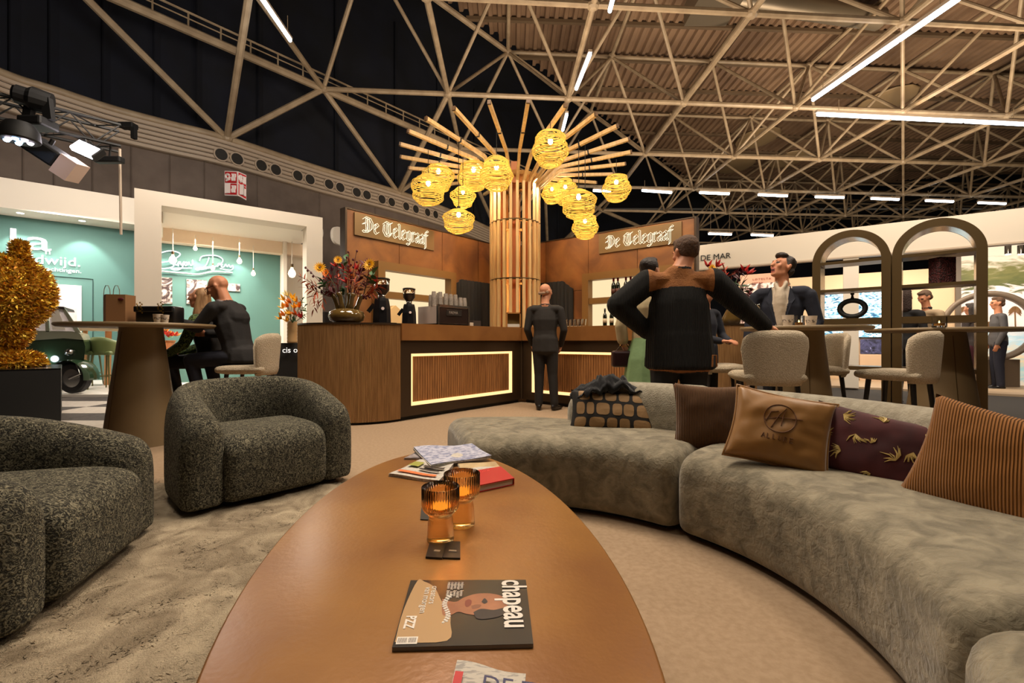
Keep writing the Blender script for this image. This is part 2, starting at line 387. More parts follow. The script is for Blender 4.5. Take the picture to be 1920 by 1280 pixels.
# --- corrugated roof deck
rf = sroot('ceiling_deck', 'brown corrugated metal roof deck above the space frame')
def roof_xy(x, y):
    p0 = ntop(-4.5, -2.5); p1 = ntop(3.5, 5.5)
    e = p0.y + (x - p0.x) * (p1.y - p0.y) / (p1.x - p0.x)
    return min(y, e)
mb = MB(); pitch = .34; x = -9.0; zt = 12.62
while x < 44:
    ye = roof_xy(x, 60); far = 40 if x < 19 else (40 - (x - 19) * .85 if x < 27 else 33.2 - (x - 27) * .2)
    y1 = min(ye, far)
    if y1 > 1:
        for a, b, za, zb in ((0, .12, 0, 0), (.12, .17, 0, .1), (.17, .29, .1, .1), (.29, .34, .1, 0)):
            mb.quad((x + a, 0, zt + za), (x + b, 0, zt + zb), (x + b, y1, zt + zb), (x + a, y1, zt + za))
    x += pitch
build('roof_sheet', mb, M_['roof'], rf)
for k in range(-4, 12):                           # purlins crossing at the diagonal
    y = 5.2 + k * 2.225 + 6.7
    if y > 40: break
    p0 = ntop(-4.5, -2.5); p1 = ntop(3.5, 5.5); xs = p0.x + (y - p0.y) * (p1.x - p0.x) / (p1.y - p0.y)
    mb = MB(); mb.beam((xs, y, 12.56), (42, y + 2.2, 12.56), .14, .12); build('purlin', mb, mat('purlin_steel', C(96, 78, 58), .6), rf)
# skylight domes and duct
for (px, py, Y) in ((1420, 262, 26), (1478, 290, 29), (1660, 185, 22), (1380, 300, 30)):
    p = P(px, py, Y); p.z = 12.55
    mb = MB(); mb.ell(p, (1.1, 1.5, .12), 8); build('skylight', mb, mat('skylight_pane', C(150, 126, 92), .5), rf, smooth=True)
mb = MB(); p = P(1525, 30, 12.2)
mb.tube([(p.x - 1.0, 14.6, 12.0), (p.x + 4.5, 15.6, 12.0)], .35, 14); mb.box((p.x - 1.6, 14.6, 11.9), (1.4, 1.4, .7)); build('ventilation_duct', mb, mat('duct_metal', C(120, 108, 90), .4, .5), rf, smooth=True, angle=40)
# --- LED tubes hanging below the frame
def led(a, b, n, label, r=.04, s=9):
    a, b = Vector(a), Vector(b); mid = (a + b) / 2
    t = thing('linear_light', label, 'light', tuple(mid), 0, 'linear lights under the roof')
    mb = MB(); mb.beam(a + Vector((0, 0, r * 1.6)), b + Vector((0, 0, r * 1.6)), r * 2.2, r * 1.4); build('housing', mb, M_['cream'], t)
    for k in range(n):
        p, q = a.lerp(b, (k + .02) / n), a.lerp(b, (k + .98) / n)
        mb = MB(); mb.tube([p, q], r, 8); build('light_tube', mb, emi('led_white', (.78, .88, 1, 1), s), t)
    for k in (.1, .9):
        p = a.lerp(b, k); mb = MB(); mb.tube([p + Vector((0, 0, r * 2)), (p.x, p.y, 9.45)], .008, 4); build('hanger', mb, M_['tube'], t)
zz = 8.9
def zP(px, py, z):
    Y = (z - H) * F / (640 - py); return Vector(((px - 960) / F * Y, Y, z))
led(zP(545, 77, zz), zP(480, -18, zz), 2, 'linear light beside the dark blind, top left of the photo', .045)
led(zP(1055, 245, zz), zP(1063, 214, zz), 1, 'short linear light just above the fan of battens', .05)
led(zP(1080, 168, zz), zP(1107, 100, zz), 1, 'linear light above the gap in the battens, middle one of its row', .05)
led(zP(1143, 22, zz), zP(1150, -4, zz), 1, 'linear light cut by the top edge of the photo above the batten column', .045)
led(zP(1523, 188, zz), zP(1800, -4, zz), 3, 'long bright linear light slanting up to the top edge of the photo', .06, 12)
led(zP(1530, 214, zz), zP(1940, 234, zz), 3, 'long bright linear light running level to the right edge of the photo', .06, 12)
for i, (a, b) in enumerate([((1112, 357), (1145, 359)), ((1203, 357), (1260, 361)), ((1311, 361), (1368, 363.5)), ((1421, 365), (1477, 367.5)), ((1528, 369), (1583, 370.5)), ((1633, 372), (1686, 374)), ((1735, 376), (1788, 378)), ((1834, 380), (1886, 382))]):
    led(zP(*a, zz), zP(*b, zz), 1, '%s short linear light counted from the batten column in the far level row' % ['first', 'second', 'third', 'fourth', 'fifth', 'sixth', 'seventh', 'eighth'][i], .06, 8)
for i, (a, b) in enumerate([((1328, 438), (1372, 439.5)), ((1408, 440), (1450, 442))]):
    led(zP(*a, 7.6), zP(*b, 7.6), 1, '%s short linear light low above the white fascia' % ['left hand', 'right hand'][i], .06, 5)
# ================================================================= BAR, BACK WALLS, BATTEN TREE, LANTERNS
def bk(u0, u1, w0, w1, base):                    # footprint rectangle in bar directions
    return [uw(base, u0, w0), uw(base, u1, w0), uw(base, u1, w1), uw(base, u0, w1)]
ZT = 1.178
LW_, LB = emi('warm_led_band', (1, .58, .24, 1), 1.25), 2.17
bar = thing('bar_counter', 'L-shaped bar counter with copper fascia, glowing panels and fluted rounded ends', 'bar counter')
RD = .79
def drum(cx, cy, a0, a1, n, nm):                 # half round end clad with fluted oak panels
    for k in range(n):
        b0 = a0 + (a1 - a0) * k / n; b1 = a0 + (a1 - a0) * (k + 1) / n; mb = MB(); m = 16; pts = []
        for i in range(m * 2 + 1):
            q = b0 + (b1 - b0) * (i + .04) / (m * 2 + .08); r = RD - (.010 if i % 2 else 0)
            pts.append((cx + r * math.cos(q), cy + r * math.sin(q)))
        inner = [(cx + (RD - .04) * math.cos(b0 + (b1 - b0) * i / 4), cy + (RD - .04) * math.sin(b0 + (b1 - b0) * i / 4)) for i in range(5)]
        mb.prism(pts + inner[::-1], .03, ZT - .012); build('fluted_panel', mb, M_['oak'], bar)
    mb = MB(); N = 40; ring = [(cx + (RD + .004) * math.cos(a0 + (a1 - a0) * i / N), cy + (RD + .004) * math.sin(a0 + (a1 - a0) * i / N)) for i in range(N + 1)]
    mb.prism(ring, ZT - .02, ZT); build('end_top', mb, M_['barbody'], bar)
    ring = [(cx + (RD - .06) * math.cos(a0 + (a1 - a0) * i / N), cy + (RD - .06) * math.sin(a0 + (a1 - a0) * i / N)) for i in range(N + 1)]
    mb = MB(); mb.prism(ring, 0, .05); build('plinth', mb, M_['black'], bar)
angU = math.atan2(U[1], U[0]); angW = math.atan2(W[1], W[0])
cL = uw(P0, 0, -RD); drum(cL[0], cL[1], angW, angW - PI, 12, 'l')
LR = 2.35
cR = (P1[0] + W[0] * LR + U[0] * RD, P1[1] + W[1] * LR + U[1] * RD)
drum(cR[0], cR[1], angU + PI, angU + PI * 2, 12, 'r')
DP = .72
mb = MB(); mb.prism(bk(0, 2.29, -.02, -DP, P0), .05, .97); mb.prism([uw(P0, 2.1, -.02), uw(P0, 2.29, -.02), uw(P1, .16, .02), uw(P1, DP, 0)], .05, .97)
# body as frame around each recess: built from blocks
mb = MB()
def front(base, d, n, L, s0, s1, zb0, zb1, nm):
    """front between 0..L along d, recess s0..s1; n points out of the bar"""
    def blk(a, b, z0, z1, t0=-.06, t1=0, m=None, name='front_frame'):
        q = [(base[0] + d[0] * s + n[0] * t, base[1] + d[1] * s + n[1] * t) for s, t in ((a, t0), (b, t0), (b, t1), (a, t1))]
        mm = MB(); mm.prism(q, z0, z1); return build(name, mm, m or M_['barbody'], bar)
    blk(0, s0, .05, .975); blk(s1, L, .05, .975); blk(s0, s1, .05, zb0); blk(s0, s1, zb1, .975)
    blk(.02, L, 0, .05, -.1, -.05, M_['black'], 'plinth')
    blk(s0, s1, zb0, zb1, -.10, -.075, M_['barbody'], 'recess_back')
    e = .042
    for a, b, c_, d_ in ((s0, s1, zb0, zb0 + e), (s0, s1, zb1 - e * .8, zb1), (s0, s0 + e * .8, zb0, zb1), (s1 - e * 1.2, s1, zb0, zb1)):
        blk(a, b, c_, d_, -.055, -.015, LW_, 'light_band')
    k = 46
    for i in range(k):
        a = s0 + e + (s1 - s0 - 2.2 * e) * i / k; b = s0 + e + (s1 - s0 - 2.2 * e) * (i + .84) / k
        blk(a, b, zb0 + e, zb1 - e * .8, -.072, -.03, M_['walnut'], 'slat')
    blk(-.0, L, .973, ZT, -DP, .03, M_['fascia'], 'counter_top')
front(P0, U, W, 2.285, .156, 2.09, .17, .81, 'l')
front(P1, W, (-U[0], -U[1]), LR, .16, LR - .25, .17, .81, 'r')
mb = MB(); mb.prism([uw(P0, 2.285, .03), uw(P1, -.02, 0), uw(P1, 0, 0), uw(P1, .72, 0), uw(P1, .72, -.75), uw(P0, 2.285, -.72)], .975, ZT - .001)
mb.prism([uw(P0, 2.285, -.01), uw(P1, .0, -.02), uw(P1, .1, 0), uw(P1, .1, -.2), uw(P0, 2.2, -.2)], .05, .975); build('corner_post', mb, M_['barbody'], bar)
for (b0, d, n, L) in ((P0, U, W, 2.3), (P1, W, (-U[0], -U[1]), LR)):
    q = [(b0[0] + d[0] * s + n[0] * t, b0[1] + d[1] * s + n[1] * t) for s, t in ((0, -.66), (L, -.66), (L, -.62), (0, -.62))]
    mb = MB(); mb.prism(q, .05, .973); build('back_panel', mb, M_['barbody'], bar)
# --- two back walls with plates, glowing niches, curtains
WZ = 3.0
KL, KR = (P(650, 391, 6.99)[0], 6.99), (3.01, 7.5)
def wallframe(sgn):
    if sgn < 0: d = Vector((KL[0] - K[0], KL[1] - K[1])); L = d.length; d.normalize(); n = Vector((W[0], W[1]))
    else: d = Vector((KR[0] - K[0], KR[1] - K[1])); L = d.length; d.normalize(); n = Vector((-U[0], -U[1]))
    n = Vector((-d.y, d.x));
    if n.dot(Vector((0, -1))) < 0: n = -n
    def q(s0, s1, t0, t1): return [(K[0] + d.x * s + n.x * t, K[1] + d.y * s + n.y * t) for s, t in ((s0, t0), (s1, t0), (s1, t1), (s0, t1))]
    def pt(s, t, z): return Vector((K[0] + d.x * s + n.x * t, K[1] + d.y * s + n.y * t, z))
    def sz(px, py, t=0):                           # pixel of the photo -> (distance along, height) on the wall face
        v = onv(px, py, (K[0] + n.x * t, K[1] + n.y * t), d); return ((Vector((v.x, v.y)) - Vector(K)).dot(d), v.z)
    return d, n, L, q, pt, sz
LEX = MB()
FRAC = {  # pen strokes of the blackletter characters, x height 1
 'D': ([[(.0, 1.25), (.25, 1.45), (.75, 1.35), (1, .95), (.95, .4), (.6, .05), (.1, -.02), (-.05, .1)], [(.35, 1.35), (.3, .9), (.38, .5), (.3, .12)], [(.6, 1.3), (.58, .2)], [(-.05, .75), (.2, .85)]], 1.2),
 'e': ([[(.08, .85), (.08, .18), (.28, 0), (.52, .18)], [(.08, .9), (.3, 1.02), (.5, .8), (.1, .45)]], .64),
 'T': ([[(0, 1.2), (.3, 1.45), (.75, 1.3), (1.05, 1.45)], [(.1, 1.1), (.02, .5), (.3, .05), (.75, .02), (1.0, .4)], [(.5, 1.3), (.42, .8), (.5, .25)], [(.75, 1.25), (.78, .25)]], 1.2),
 'l': ([[(.02, 1.5), (.15, 1.4), (.13, .15), (.28, 0), (.4, .1)]], .42),
 'g': ([[(.08, .85), (.08, .2), (.26, .02), (.46, .2)], [(.08, .88), (.28, 1.02), (.46, .9), (.46, -.2), (.3, -.45), (.02, -.32)]], .64),
 'r': ([[(.0, .92), (.13, 1), (.12, .08), (.24, 0)], [(.14, .82), (.32, 1.02), (.44, .86)]], .5),
 'a': ([[(.08, .85), (.26, 1.02), (.44, .86), (.43, .12), (.56, 0)], [(.43, .62), (.08, .45), (.08, .14), (.24, 0), (.42, .16)]], .64),
 'f': ([[(.5, 1.38), (.34, 1.5), (.16, 1.3), (.16, -.35), (.06, -.5)], [(0, 1.0), (.46, 1.0)]], .5)}
def fraktur(txt, pos, xd, h, parent, m):
    x = 0; zd = Vector((0, 0, 1)); nn = Vector(xd).cross(zd).normalized()
    nib = Vector((.085, .065))
    for ch in txt:
        if ch == ' ': x += .45; continue
        st, adv = FRAC[ch]; mb = MB()
        for s in st:
            for sg in (-1, 1):
                pts = [Vector(pos) + Vector(xd) * ((x + a + sg * nib.x) * h) + zd * ((b + sg * nib.y) * h) for a, b in s]
                mb.tube(pts, h * .026, 5)
            for a, b in (s[0], s[-1]):
                mb.tube([Vector(pos) + Vector(xd) * ((x + a + g * nib.x) * h) + zd * ((b + g * nib.y) * h) for g in (-1, 1)], h * .026, 5)
        build('letter', mb, m, parent); x += adv
cream_led = emi('cream_letter', (1, .86, .62, 1), 1.1)
wallsS = {}
for sgn, nm in ((-1, 'wall_bar_left'), (1, 'wall_bar_right')):
    d, n, L, q, pt, sz = wallframe(sgn); r = sroot(nm, 'rust coloured copper sheet wall behind the %s arm of the bar' % ('left' if sgn < 0 else 'right'))
    wallsS[sgn] = (d, n, L, q, pt, sz)
    N = 4
    for k in range(N):
        a, b = L * k / N, L * (k + 1) / N - .008
        for z0, z1 in ((.0, 1.95), (1.958, WZ)):
            if k == 0 and z0 == 0: continue
            mb = MB(); mb.prism(q(a, b, -.03, 0), z0, z1); build('copper_panel', mb, M_['rust'], r)
    mb = MB(); mb.prism(q(0, .62, -.03, 0), 0, .1); mb.prism(q(0, L, -.12, -.031), 0, WZ + .0); mb.prism(q(-.02, L + .03, -.14, .012), WZ, WZ + .02); mb.prism(q(L, L + .03, -.14, .012), 0, WZ)
    build('wall_core', mb, M_['barbody'], r)
    # name plate
    pxs = (663, 812) if sgn < 0 else (1124, 1279); pts_ = ((663, 394), (812, 470)) if sgn < 0 else ((1124, 476), (1279, 412))
    A = sz(pts_[0][0], pts_[0][1]); B = sz(pts_[1][0], pts_[1][1])
    zt, zb = (A[1], B[1]) if sgn < 0 else (B[1], A[1])
    zt = min(zt, 2.97)
    pl = thing('sign', 'brass sign plate with outlined blackletter name on the copper wall %s of the batten column' % ('left' if sgn < 0 else 'right'), 'sign', tuple(pt((A[0] + B[0]) / 2, .0, zb)))
    mb = MB(); mb.prism(q(A[0], B[0], .004, .03), zb, zt); build('plate', mb, mat('brass_plate', C(112, 88, 56), .4, .3), pl)
    lp = (681, 434) if sgn < 0 else (1137, 458); le = (802, 455) if sgn < 0 else (1262, 438)
    a = sz(*lp, .04); b = sz(*le, .04)
    xd = Vector((d.x, d.y, 0)) * (1 if b[0] > a[0] else -1); wid = abs(b[0] - a[0])
    tot = sum(FRAC[c][1] if c != ' ' else .45 for c in 'De Telegraaf')
    fraktur('De Telegraaf', pt(a[0], .045, (zt + zb) / 2 - .1), xd, wid / tot, pl, cream_led)
    # glowing niche cabinet
    if sgn < 0: n0, n1 = sz(696, 500)[0], sz(842, 500)[0]
    else: n0, n1 = sz(1101, 500)[0], sz(1101, 500)[0] + (sz(696, 500)[0] * 0 + 1.95)
    n0, n1 = min(n0, n1), max(n0, n1); n1 = min(n1, L - .25)
    cb = thing('back_bar_cabinet', 'lit back bar cabinet with cream glowing back on the wall %s of the batten column' % ('left' if sgn < 0 else 'right'), 'cabinet', tuple(pt((n0 + n1) / 2, 0, .02)))
    z0, t = .0, .13; dp = .2; z1 = (sz(720, 505, .2)[1] if sgn < 0 else sz(1115, 524, .2)[1]) + t
    for a, b, c_, e in ((n0, n0 + t, z0, z1), (n1 - t, n1, z0, z1), (n0 + t, n1 - t, z1 - t, z1), (n0 + t, n1 - t, z0, 1.25)):
        mb = MB(); mb.prism(q(a, b, .0, dp), c_, e); build('side_panel', mb, mat('brass_wood', C(124, 88, 42), .5, .1), cb)
    mb = MB(); mb.prism(q(n0 + t, n1 - t, .0, dp - .02), 1.66, 1.77); build('shelf', mb, mat('brass_wood'  , C(1, 1, 1)), cb)
    mb = MB(); mb.prism(q(n0 + t, n1 - t, .005, .03), 1.25, z1 - t); build('glowing_back', mb, emi('cream_back', (1, .76, .44, 1), .72), cb)
    wallsS[(sgn, 'n')] = (n0 + t, n1 - t)
    # black pleated curtain beside the column
    s1 = sz(845, 540)[0] if sgn < 0 else sz(1076, 540)[0]; zc = 2.16
    mb = MB(); m = 90; base = []
    for i in range(m + 1):
        s = .15 + (s1 - .15) * i / m; zz_ = zc - max(0, (s - (s1 - .22))) * .75; off = .06 + .02 * math.sin(i * 1.1) + .008 * math.sin(i * 2.7)
        base.append((s, off, zz_))
    vs = [pt(s, o, .02) for s, o, z in base] + [pt(s, o, z) for s, o, z in base]
    vs += [pt(s, o - .015, .02) for s, o, z in base] + [pt(s, o - .015, z) for s, o, z in base]
    k = m + 1; fs = []
    for i in range(m): fs += [(i, i + 1, k + i + 1, k + i), (2 * k + i, 3 * k + i, 3 * k + i + 1, 2 * k + i + 1), (k + i, k + i + 1, 3 * k + i + 1, 3 * k + i)]
    mb.add(vs, fs); cu = build('curtain', mb, mat('black_curtain', C(26, 22, 20), .95), None, smooth=True)
    tag(cu, 'black pleated curtain in the copper wall just %s of the batten column' % ('left' if sgn < 0 else 'right'), 'curtain')
# warm spot lights aimed at the copper wall
for sgn, s_ in ((-1, 3.2), (-1, 1.6), (1, 1.5), (1, 3.2)):
    d, n, L, q, pt, sz = wallsS[sgn]; p = pt(s_, 1.1, 3.9); light('SPOT', p, 60, (1, .76, .48), .05, pt(s_, 0, 2.3), spot=80)
# --- bottles, on the right cabinet
def bottle_mesh(kind):
    g = MB(); g.lathe([(.0, 0), (.036, 0), (.038, .01), (.038, .17), (.03, .21), (.014, .235), (.013, .30), (.016, .302), (.016, .315), (.0, .315)], 12)
    l = MB(); l.lathe([(.0385, .05), (.039, .05), (.039, .13), (.0385, .13)], 12); c_ = MB(); c_.lathe([(.0145, .25), (.0165, .25), (.0175, .316), (0, .318)], 10)
    return g, l, c_
def make_bottle(label, group, body, labm, capm):
    t = thing('bottle', label, 'bottle', (0, 0, 0), 0, group); g, l, c_ = bottle_mesh(0)
    build('glass', g, body, t, True, world=False, angle=40); build('label', l, labm, t, True, world=False); build('capsule', c_, capm, t, True, world=False); return t
d, n, L, q, pt, sz = wallsS[1]; n0, n1 = wallsS[(1, 'n')]
dg = mat('dark_green_glass', C(20, 24, 16), .12); lw = mat('wine_label', C(196, 178, 150), .7); rc = mat('red_foil', C(140, 24, 20), .35, .4)
bw = make_bottle('dark wine bottle with cream label standing in the row on the lower lit shelf', 'wine bottles on the lower lit shelf', dg, lw, M_['blackgloss'])
bs = make_bottle('dark sparkling wine bottle with red capsule on the upper lit shelf', 'sparkling wine bottles on the upper lit shelf', dg, mat('dark_label', C(70, 30, 20), .6), rc)
bs.scale = (1.15, 1.15, 1.12)
ORD = ['first', 'second', 'third', 'fourth', 'fifth', 'sixth', 'seventh', 'eighth', 'ninth']
sA = sz(1131, 600, .13)[0]
for i in range(9):
    o = bw if i == 0 else copy_tree(bw); o['label'] = 'wine bottle with cream label on the lower lit shelf, %s from the left' % ORD[i]; o.location = pt(sA + .03 + i * .135, .12, 1.2515)
sB = sz(1150, 550, .13)[0]
for i, k in enumerate((0, .085, .24, .33, .5, .6, .72)):
    o = bs if i == 0 else copy_tree(bs); o['label'] = 'red-capped sparkling bottle on the upper lit shelf, %s from the left' % ORD[i]; o.location = pt(sB + k, .12, 1.7715)
# tray and package in the left cabinet
d, n, L, q, pt, sz = wallsS[-1]; s_ = sz(742, 580, .2)[0]
mb = MB(); mb.prism(q(s_ - .14, s_ + .14, .06, .2), 1.251, 1.45); p_ = q(s_ - .14, s_ + .14, .06, .2)
a, b, c_, e = [Vector((x, y, 1.45)) for x, y in p_]; t_ = (a + b) / 2 + Vector((0, 0, .1)); t2 = (c_ + e) / 2 + Vector((0, 0, .1))
mb.add([a, b, c_, e, t_, t2], [(0, 1, 4), (3, 5, 2), (0, 4, 5, 3), (1, 2, 5, 4)])
tag(build('carton', mb, mat('pale_carton', C(224, 186, 130), .7)), 'pale gabled carton on the lit back shelf between the two grinders', 'carton')
# --- batten tree around the column
CX, CY, CR = .059, 8.6, .453
tree = thing('batten_tree', 'round column of upright pine battens fanning out like a tree crown', 'decorative column', (CX, CY, 0))
NB_ = 24
def pol(r, a, z): return Vector((CX + r * math.sin(a), CY - r * math.cos(a), z))
for z0, z1 in ((.0, 1.0), (1.02, 2.09), (2.11, 3.15)):
    for k in range(NB_):
        a = 2 * PI * k / NB_ + .08; mb = MB(); mb.beam(pol(CR, a, z0), pol(CR, a, z1), .052, .05, up=pol(1, a, 0) - pol(0, a, 0)); build('batten', mb, M_['pine'], tree)
for z in (1.01, 2.10, 3.16):
    mb = MB(); mb.tube([pol(CR + .0, 2 * PI * k / 48, z) for k in range(48)], .016, 6, closed=True); build('ring', mb, M_['bronze'], tree)
    mb = MB(); mb.lathe([(CR - .03, z - .02), (CR - .08, z - .02), (CR - .08, z + .02), (CR - .03, z + .02), (CR - .03, z - .02)], 36, c=(CX, CY, 0)); build('hoop', mb, M_['pine'], tree)
for k in range(NB_):
    a = 2 * PI * k / NB_ + .08
    kn = [pol(CR, a, 3.17), pol(CR, a, 3.86), pol(.84, a, 4.20), pol(2.13, a, 4.38)]
    mb = MB()
    for i in range(3):
        mb.beam(kn[i], kn[i + 1], .05, .06 if i else .05)
    rib = build('rib', mb, M_['pine'], tree)
    mb = MB(); e = kn[3] - kn[2]; e.normalize(); mb.beam(kn[3] - e * .02, kn[3] + e * .01, .052, .062); build('end_cap', mb, mat('cap_brown', C(88, 62, 36), .6), rib)
    mb = MB(); m_ = kn[2].lerp(kn[3], .45); mb.beam(m_ - e * .012, m_ + e * .012, .06, .075); build('cable_tie', mb, M_['black'], rib)
for k in range(6):
    a = 2 * PI * k / 6; mb = MB(); mb.beam(pol(.26, a, 0), pol(.26, a, 3.95), .10, .06, up=pol(1, a, 0) - pol(0, a, 0)); build('inner_post', mb, mat('orange_ply', C(170, 100, 48), .6), tree)
mb = MB(); mb.box((CX, CY - .42, 4.0), (.16, .05, .38)); build('joint_block', mb, mat('orange_ply', C(1, 1, 1)), tree)
mb = MB(); mb.lathe([(.2, 3.9), (.5, 3.95), (.55, 4.0), (.2, 4.0)], 24, c=(CX, CY, 0)); build('crown_ring', mb, M_['pine'], tree)
for k, z in enumerate((.9, 1.9, 3.0)):
    l = light('POINT', (CX, CY, z), 9, (1, .56, .22), .06)
for z in (1.25, 2.3):
    mb = MB(); mb.tube([(CX, CY, z - .4), (CX, CY, z + .4)], .03, 8); build('inner_lamp', mb, emi('amber_lamp', (1, .5, .15, 1), 4), tree)
# --- woven lanterns
def shade_mesh(seed, rr):
    rs = random.Random(seed); mb = MB(); turns = 34; ph = [rs.uniform(0, 6.28) for _ in range(4)]
    tilt = [rs.uniform(-.05, .05) for _ in range(turns + 1)]
    for k in range(turns):
        t = (k + .5) / turns; th = PI * (.06 + .88 * t); base = math.sin(th) ** .8
        base *= 1 + .10 * math.sin(t * 15 + ph[0]) + .05 * math.sin(t * 9 + ph[1]); z = -math.cos(th) * .92
        tx, ty = rs.uniform(-.05, .05), rs.uniform(-.05, .05); jr = rs.uniform(-.025, .025)
        pts = []
        for j in range(26):
            q = 2 * PI * j / 26; r = base + jr + .012 * math.sin(3 * q + ph[2] + k)
            pts.append((r * math.cos(q), r * math.sin(q), -z + tx * math.cos(q) * 1.0 + ty * math.sin(q)))
        mb.tube(pts, .0225 + rs.uniform(-.003, .003), 5, closed=True)
    me_o = build('shade', mb, rr, None, True, world=False); me = me_o.data; bpy.data.objects.remove(me_o); return me
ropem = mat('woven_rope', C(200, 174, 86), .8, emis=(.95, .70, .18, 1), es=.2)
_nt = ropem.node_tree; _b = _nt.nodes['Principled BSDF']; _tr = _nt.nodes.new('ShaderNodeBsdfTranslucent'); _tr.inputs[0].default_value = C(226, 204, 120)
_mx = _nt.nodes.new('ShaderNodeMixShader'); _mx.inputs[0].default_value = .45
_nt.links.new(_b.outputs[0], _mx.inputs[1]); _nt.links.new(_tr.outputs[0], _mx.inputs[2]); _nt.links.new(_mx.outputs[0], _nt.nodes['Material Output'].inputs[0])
SH = [shade_mesh(s, ropem) for s in (3, 11, 23, 31)]
mb = MB(); mb.ell((0, 0, 0), (.16, .16, .2), 8); _o = build('bulb', mb, emi('bulb_warm', (1, .86, .5, 1), 30), None, True); BULB = _o.data; bpy.data.objects.remove(_o)
mb = MB(); mb.lathe([(0, .0), (.12, .0), (.09, .12), (.03, .14), (0, .14)], 10); _o = build('lamp_holder', mb, M_['black'], None, True); HOLD = _o.data; bpy.data.objects.remove(_o)
LAN = [(822, 333, 27, 28, 8.6, 'upper lantern behind the one at the far left end of the fan'), (803, 357, 30, 31, 7.9, 'lantern furthest to the left of the column, in front of another'),
       (888, 331, 29, 28, 8.2, 'lantern tucked behind the big one left of the column top'), (931, 327, 30, 32, 7.1, 'large lantern overlapping the left edge of the column top'),
       (868, 370, 21.5, 21, 8.0, 'small lantern directly above the lowest left one'), (860, 415, 28, 24, 7.6, 'squat lantern hanging lowest on the left side of the column'),
       (1032, 280, 33, 34, 6.9, 'largest lantern hanging highest, right above the column'), (1035, 363, 19, 20, 8.9, 'smallest lantern close to the right side of the column'),
       (1060, 360, 22, 26, 9.2, 'lantern half hidden between the smallest and the big right one'), (1085, 383, 31, 29, 7.5, 'big squat lantern right of the column, above the lowest right one'),
       (1097, 425, 24, 24, 7.7, 'lantern hanging lowest on the right side of the column'), (1155.6, 353, 26, 26, 8.3, 'lantern hanging alone at the far right of the fan')]
for i, (px, py, rx, ry, Y, lab) in enumerate(LAN):
    p = P(px, py, Y); r = rx / F * Y
    t = thing('pendant_lantern', lab + ', yellow woven rope', 'lantern', tuple(p), 0, 'woven lanterns under the batten crown')
    S = Matrix.Rotation(i * 1.3, 4, 'Z') @ Matrix.Diagonal((r, r, r * ry / rx, 1))
    link_mesh('shade', SH[i % 4], t, M=S); link_mesh('bulb', BULB, t, M=Matrix.Translation((0, 0, r * .45)) @ Matrix.Scale(r * .9, 4)); link_mesh('lamp_holder', HOLD, t, M=Matrix.Translation((0, 0, r * .86)) @ Matrix.Scale(r * 1.2, 4))
    mb = MB(); mb.tube([p + Vector((0, 0, r)), (p.x, p.y, 4.28)], .006, 5); build('cord', mb, M_['black'], t)
    light('POINT', p + Vector((0, 0, r * .1)), 8, (1, .76, .42), r * .3)
# ================================================================= LOUNGE
SC = Vector((0, 1.5))
def arcp(r, a): return Vector((SC.x + r * math.cos(a), SC.y + r * math.sin(a)))
def arcpath(r, a0, a1, n):
    out = []; s = 0; prev = None
    for i in range(n + 1):
        a = a0 + (a1 - a0) * i / n; p = arcp(r, a)
        if prev is not None: s += (p - prev).length
        prev = p; out.append((p, Vector((math.cos(a), math.sin(a))), s))
    return out
def dense(path_fn, a0, a1, n, er, L):             # extra samples near both ends
    ts = [0, .002, .008, .02, .04, .07, .12] ; ts = [t * er / .12 / L for t in ts]
    mid = [ts[-1] + (1 - 2 * ts[-1]) * i / n for i in range(1, n)]
    return [a0 + (a1 - a0) * t for t in ts + mid + [1 - t for t in ts[::-1]]]
def sup(w, z0, z1, e=3.6, n=28, cx=0, eb=None):            # rounded box section
    hz = (z1 - z0) / 2; cz = (z1 + z0) / 2; out = []
    for i in range(n):
        q = 2 * PI * i / n; c, s = math.cos(q), math.sin(q); e_ = (eb or e) if s < 0 else e
        out.append((cx + math.copysign(abs(c) ** (2 / e_), c) * w / 2, cz + math.copysign(abs(s) ** (2 / e_), s) * hz))
    return out
def arcs(name, rc, a0, a1, prof, er, m, par, n=30):
    L = abs(a1 - a0) * rc; A = dense(None, a0, a1, n, er, L); path = []; s = 0
    for i, a in enumerate(A):
        if i: s += abs(a - A[i - 1]) * rc
        path.append((arcp(rc, a), Vector((math.cos(a), math.sin(a))), s))
    mb = MB(); mb.sweep(path, lambda i: prof(i, A[i]), er, foot=True); return build(name, mb, m, par, smooth=True)
R_ = math.radians
RC = 1.46
def seatprof(ext):
    def f(i, a):
        return sup(.76 + ext(a), .012, .42, 4.6, 36, cx=ext(a) / 2, eb=8)
    return f
ext0 = lambda a: 0
ext1 = lambda a: .12 * min(1, max(0, (math.degrees(a) - 70) / 15))
sofa = []
specs = [(R_(43.4), R_(104.5), ext1, R_(43.8), R_(77), 'end module of the curved taupe sofa reaching towards the bar'),
         (R_(-29), R_(42.9), ext0, R_(-29), R_(43.3), 'middle module of the curved taupe sofa right of the bronze table'),
         (R_(-95), R_(-29.6), ext0, R_(-95), R_(-29.6), 'nearest module of the curved taupe sofa cut by the bottom right corner')]
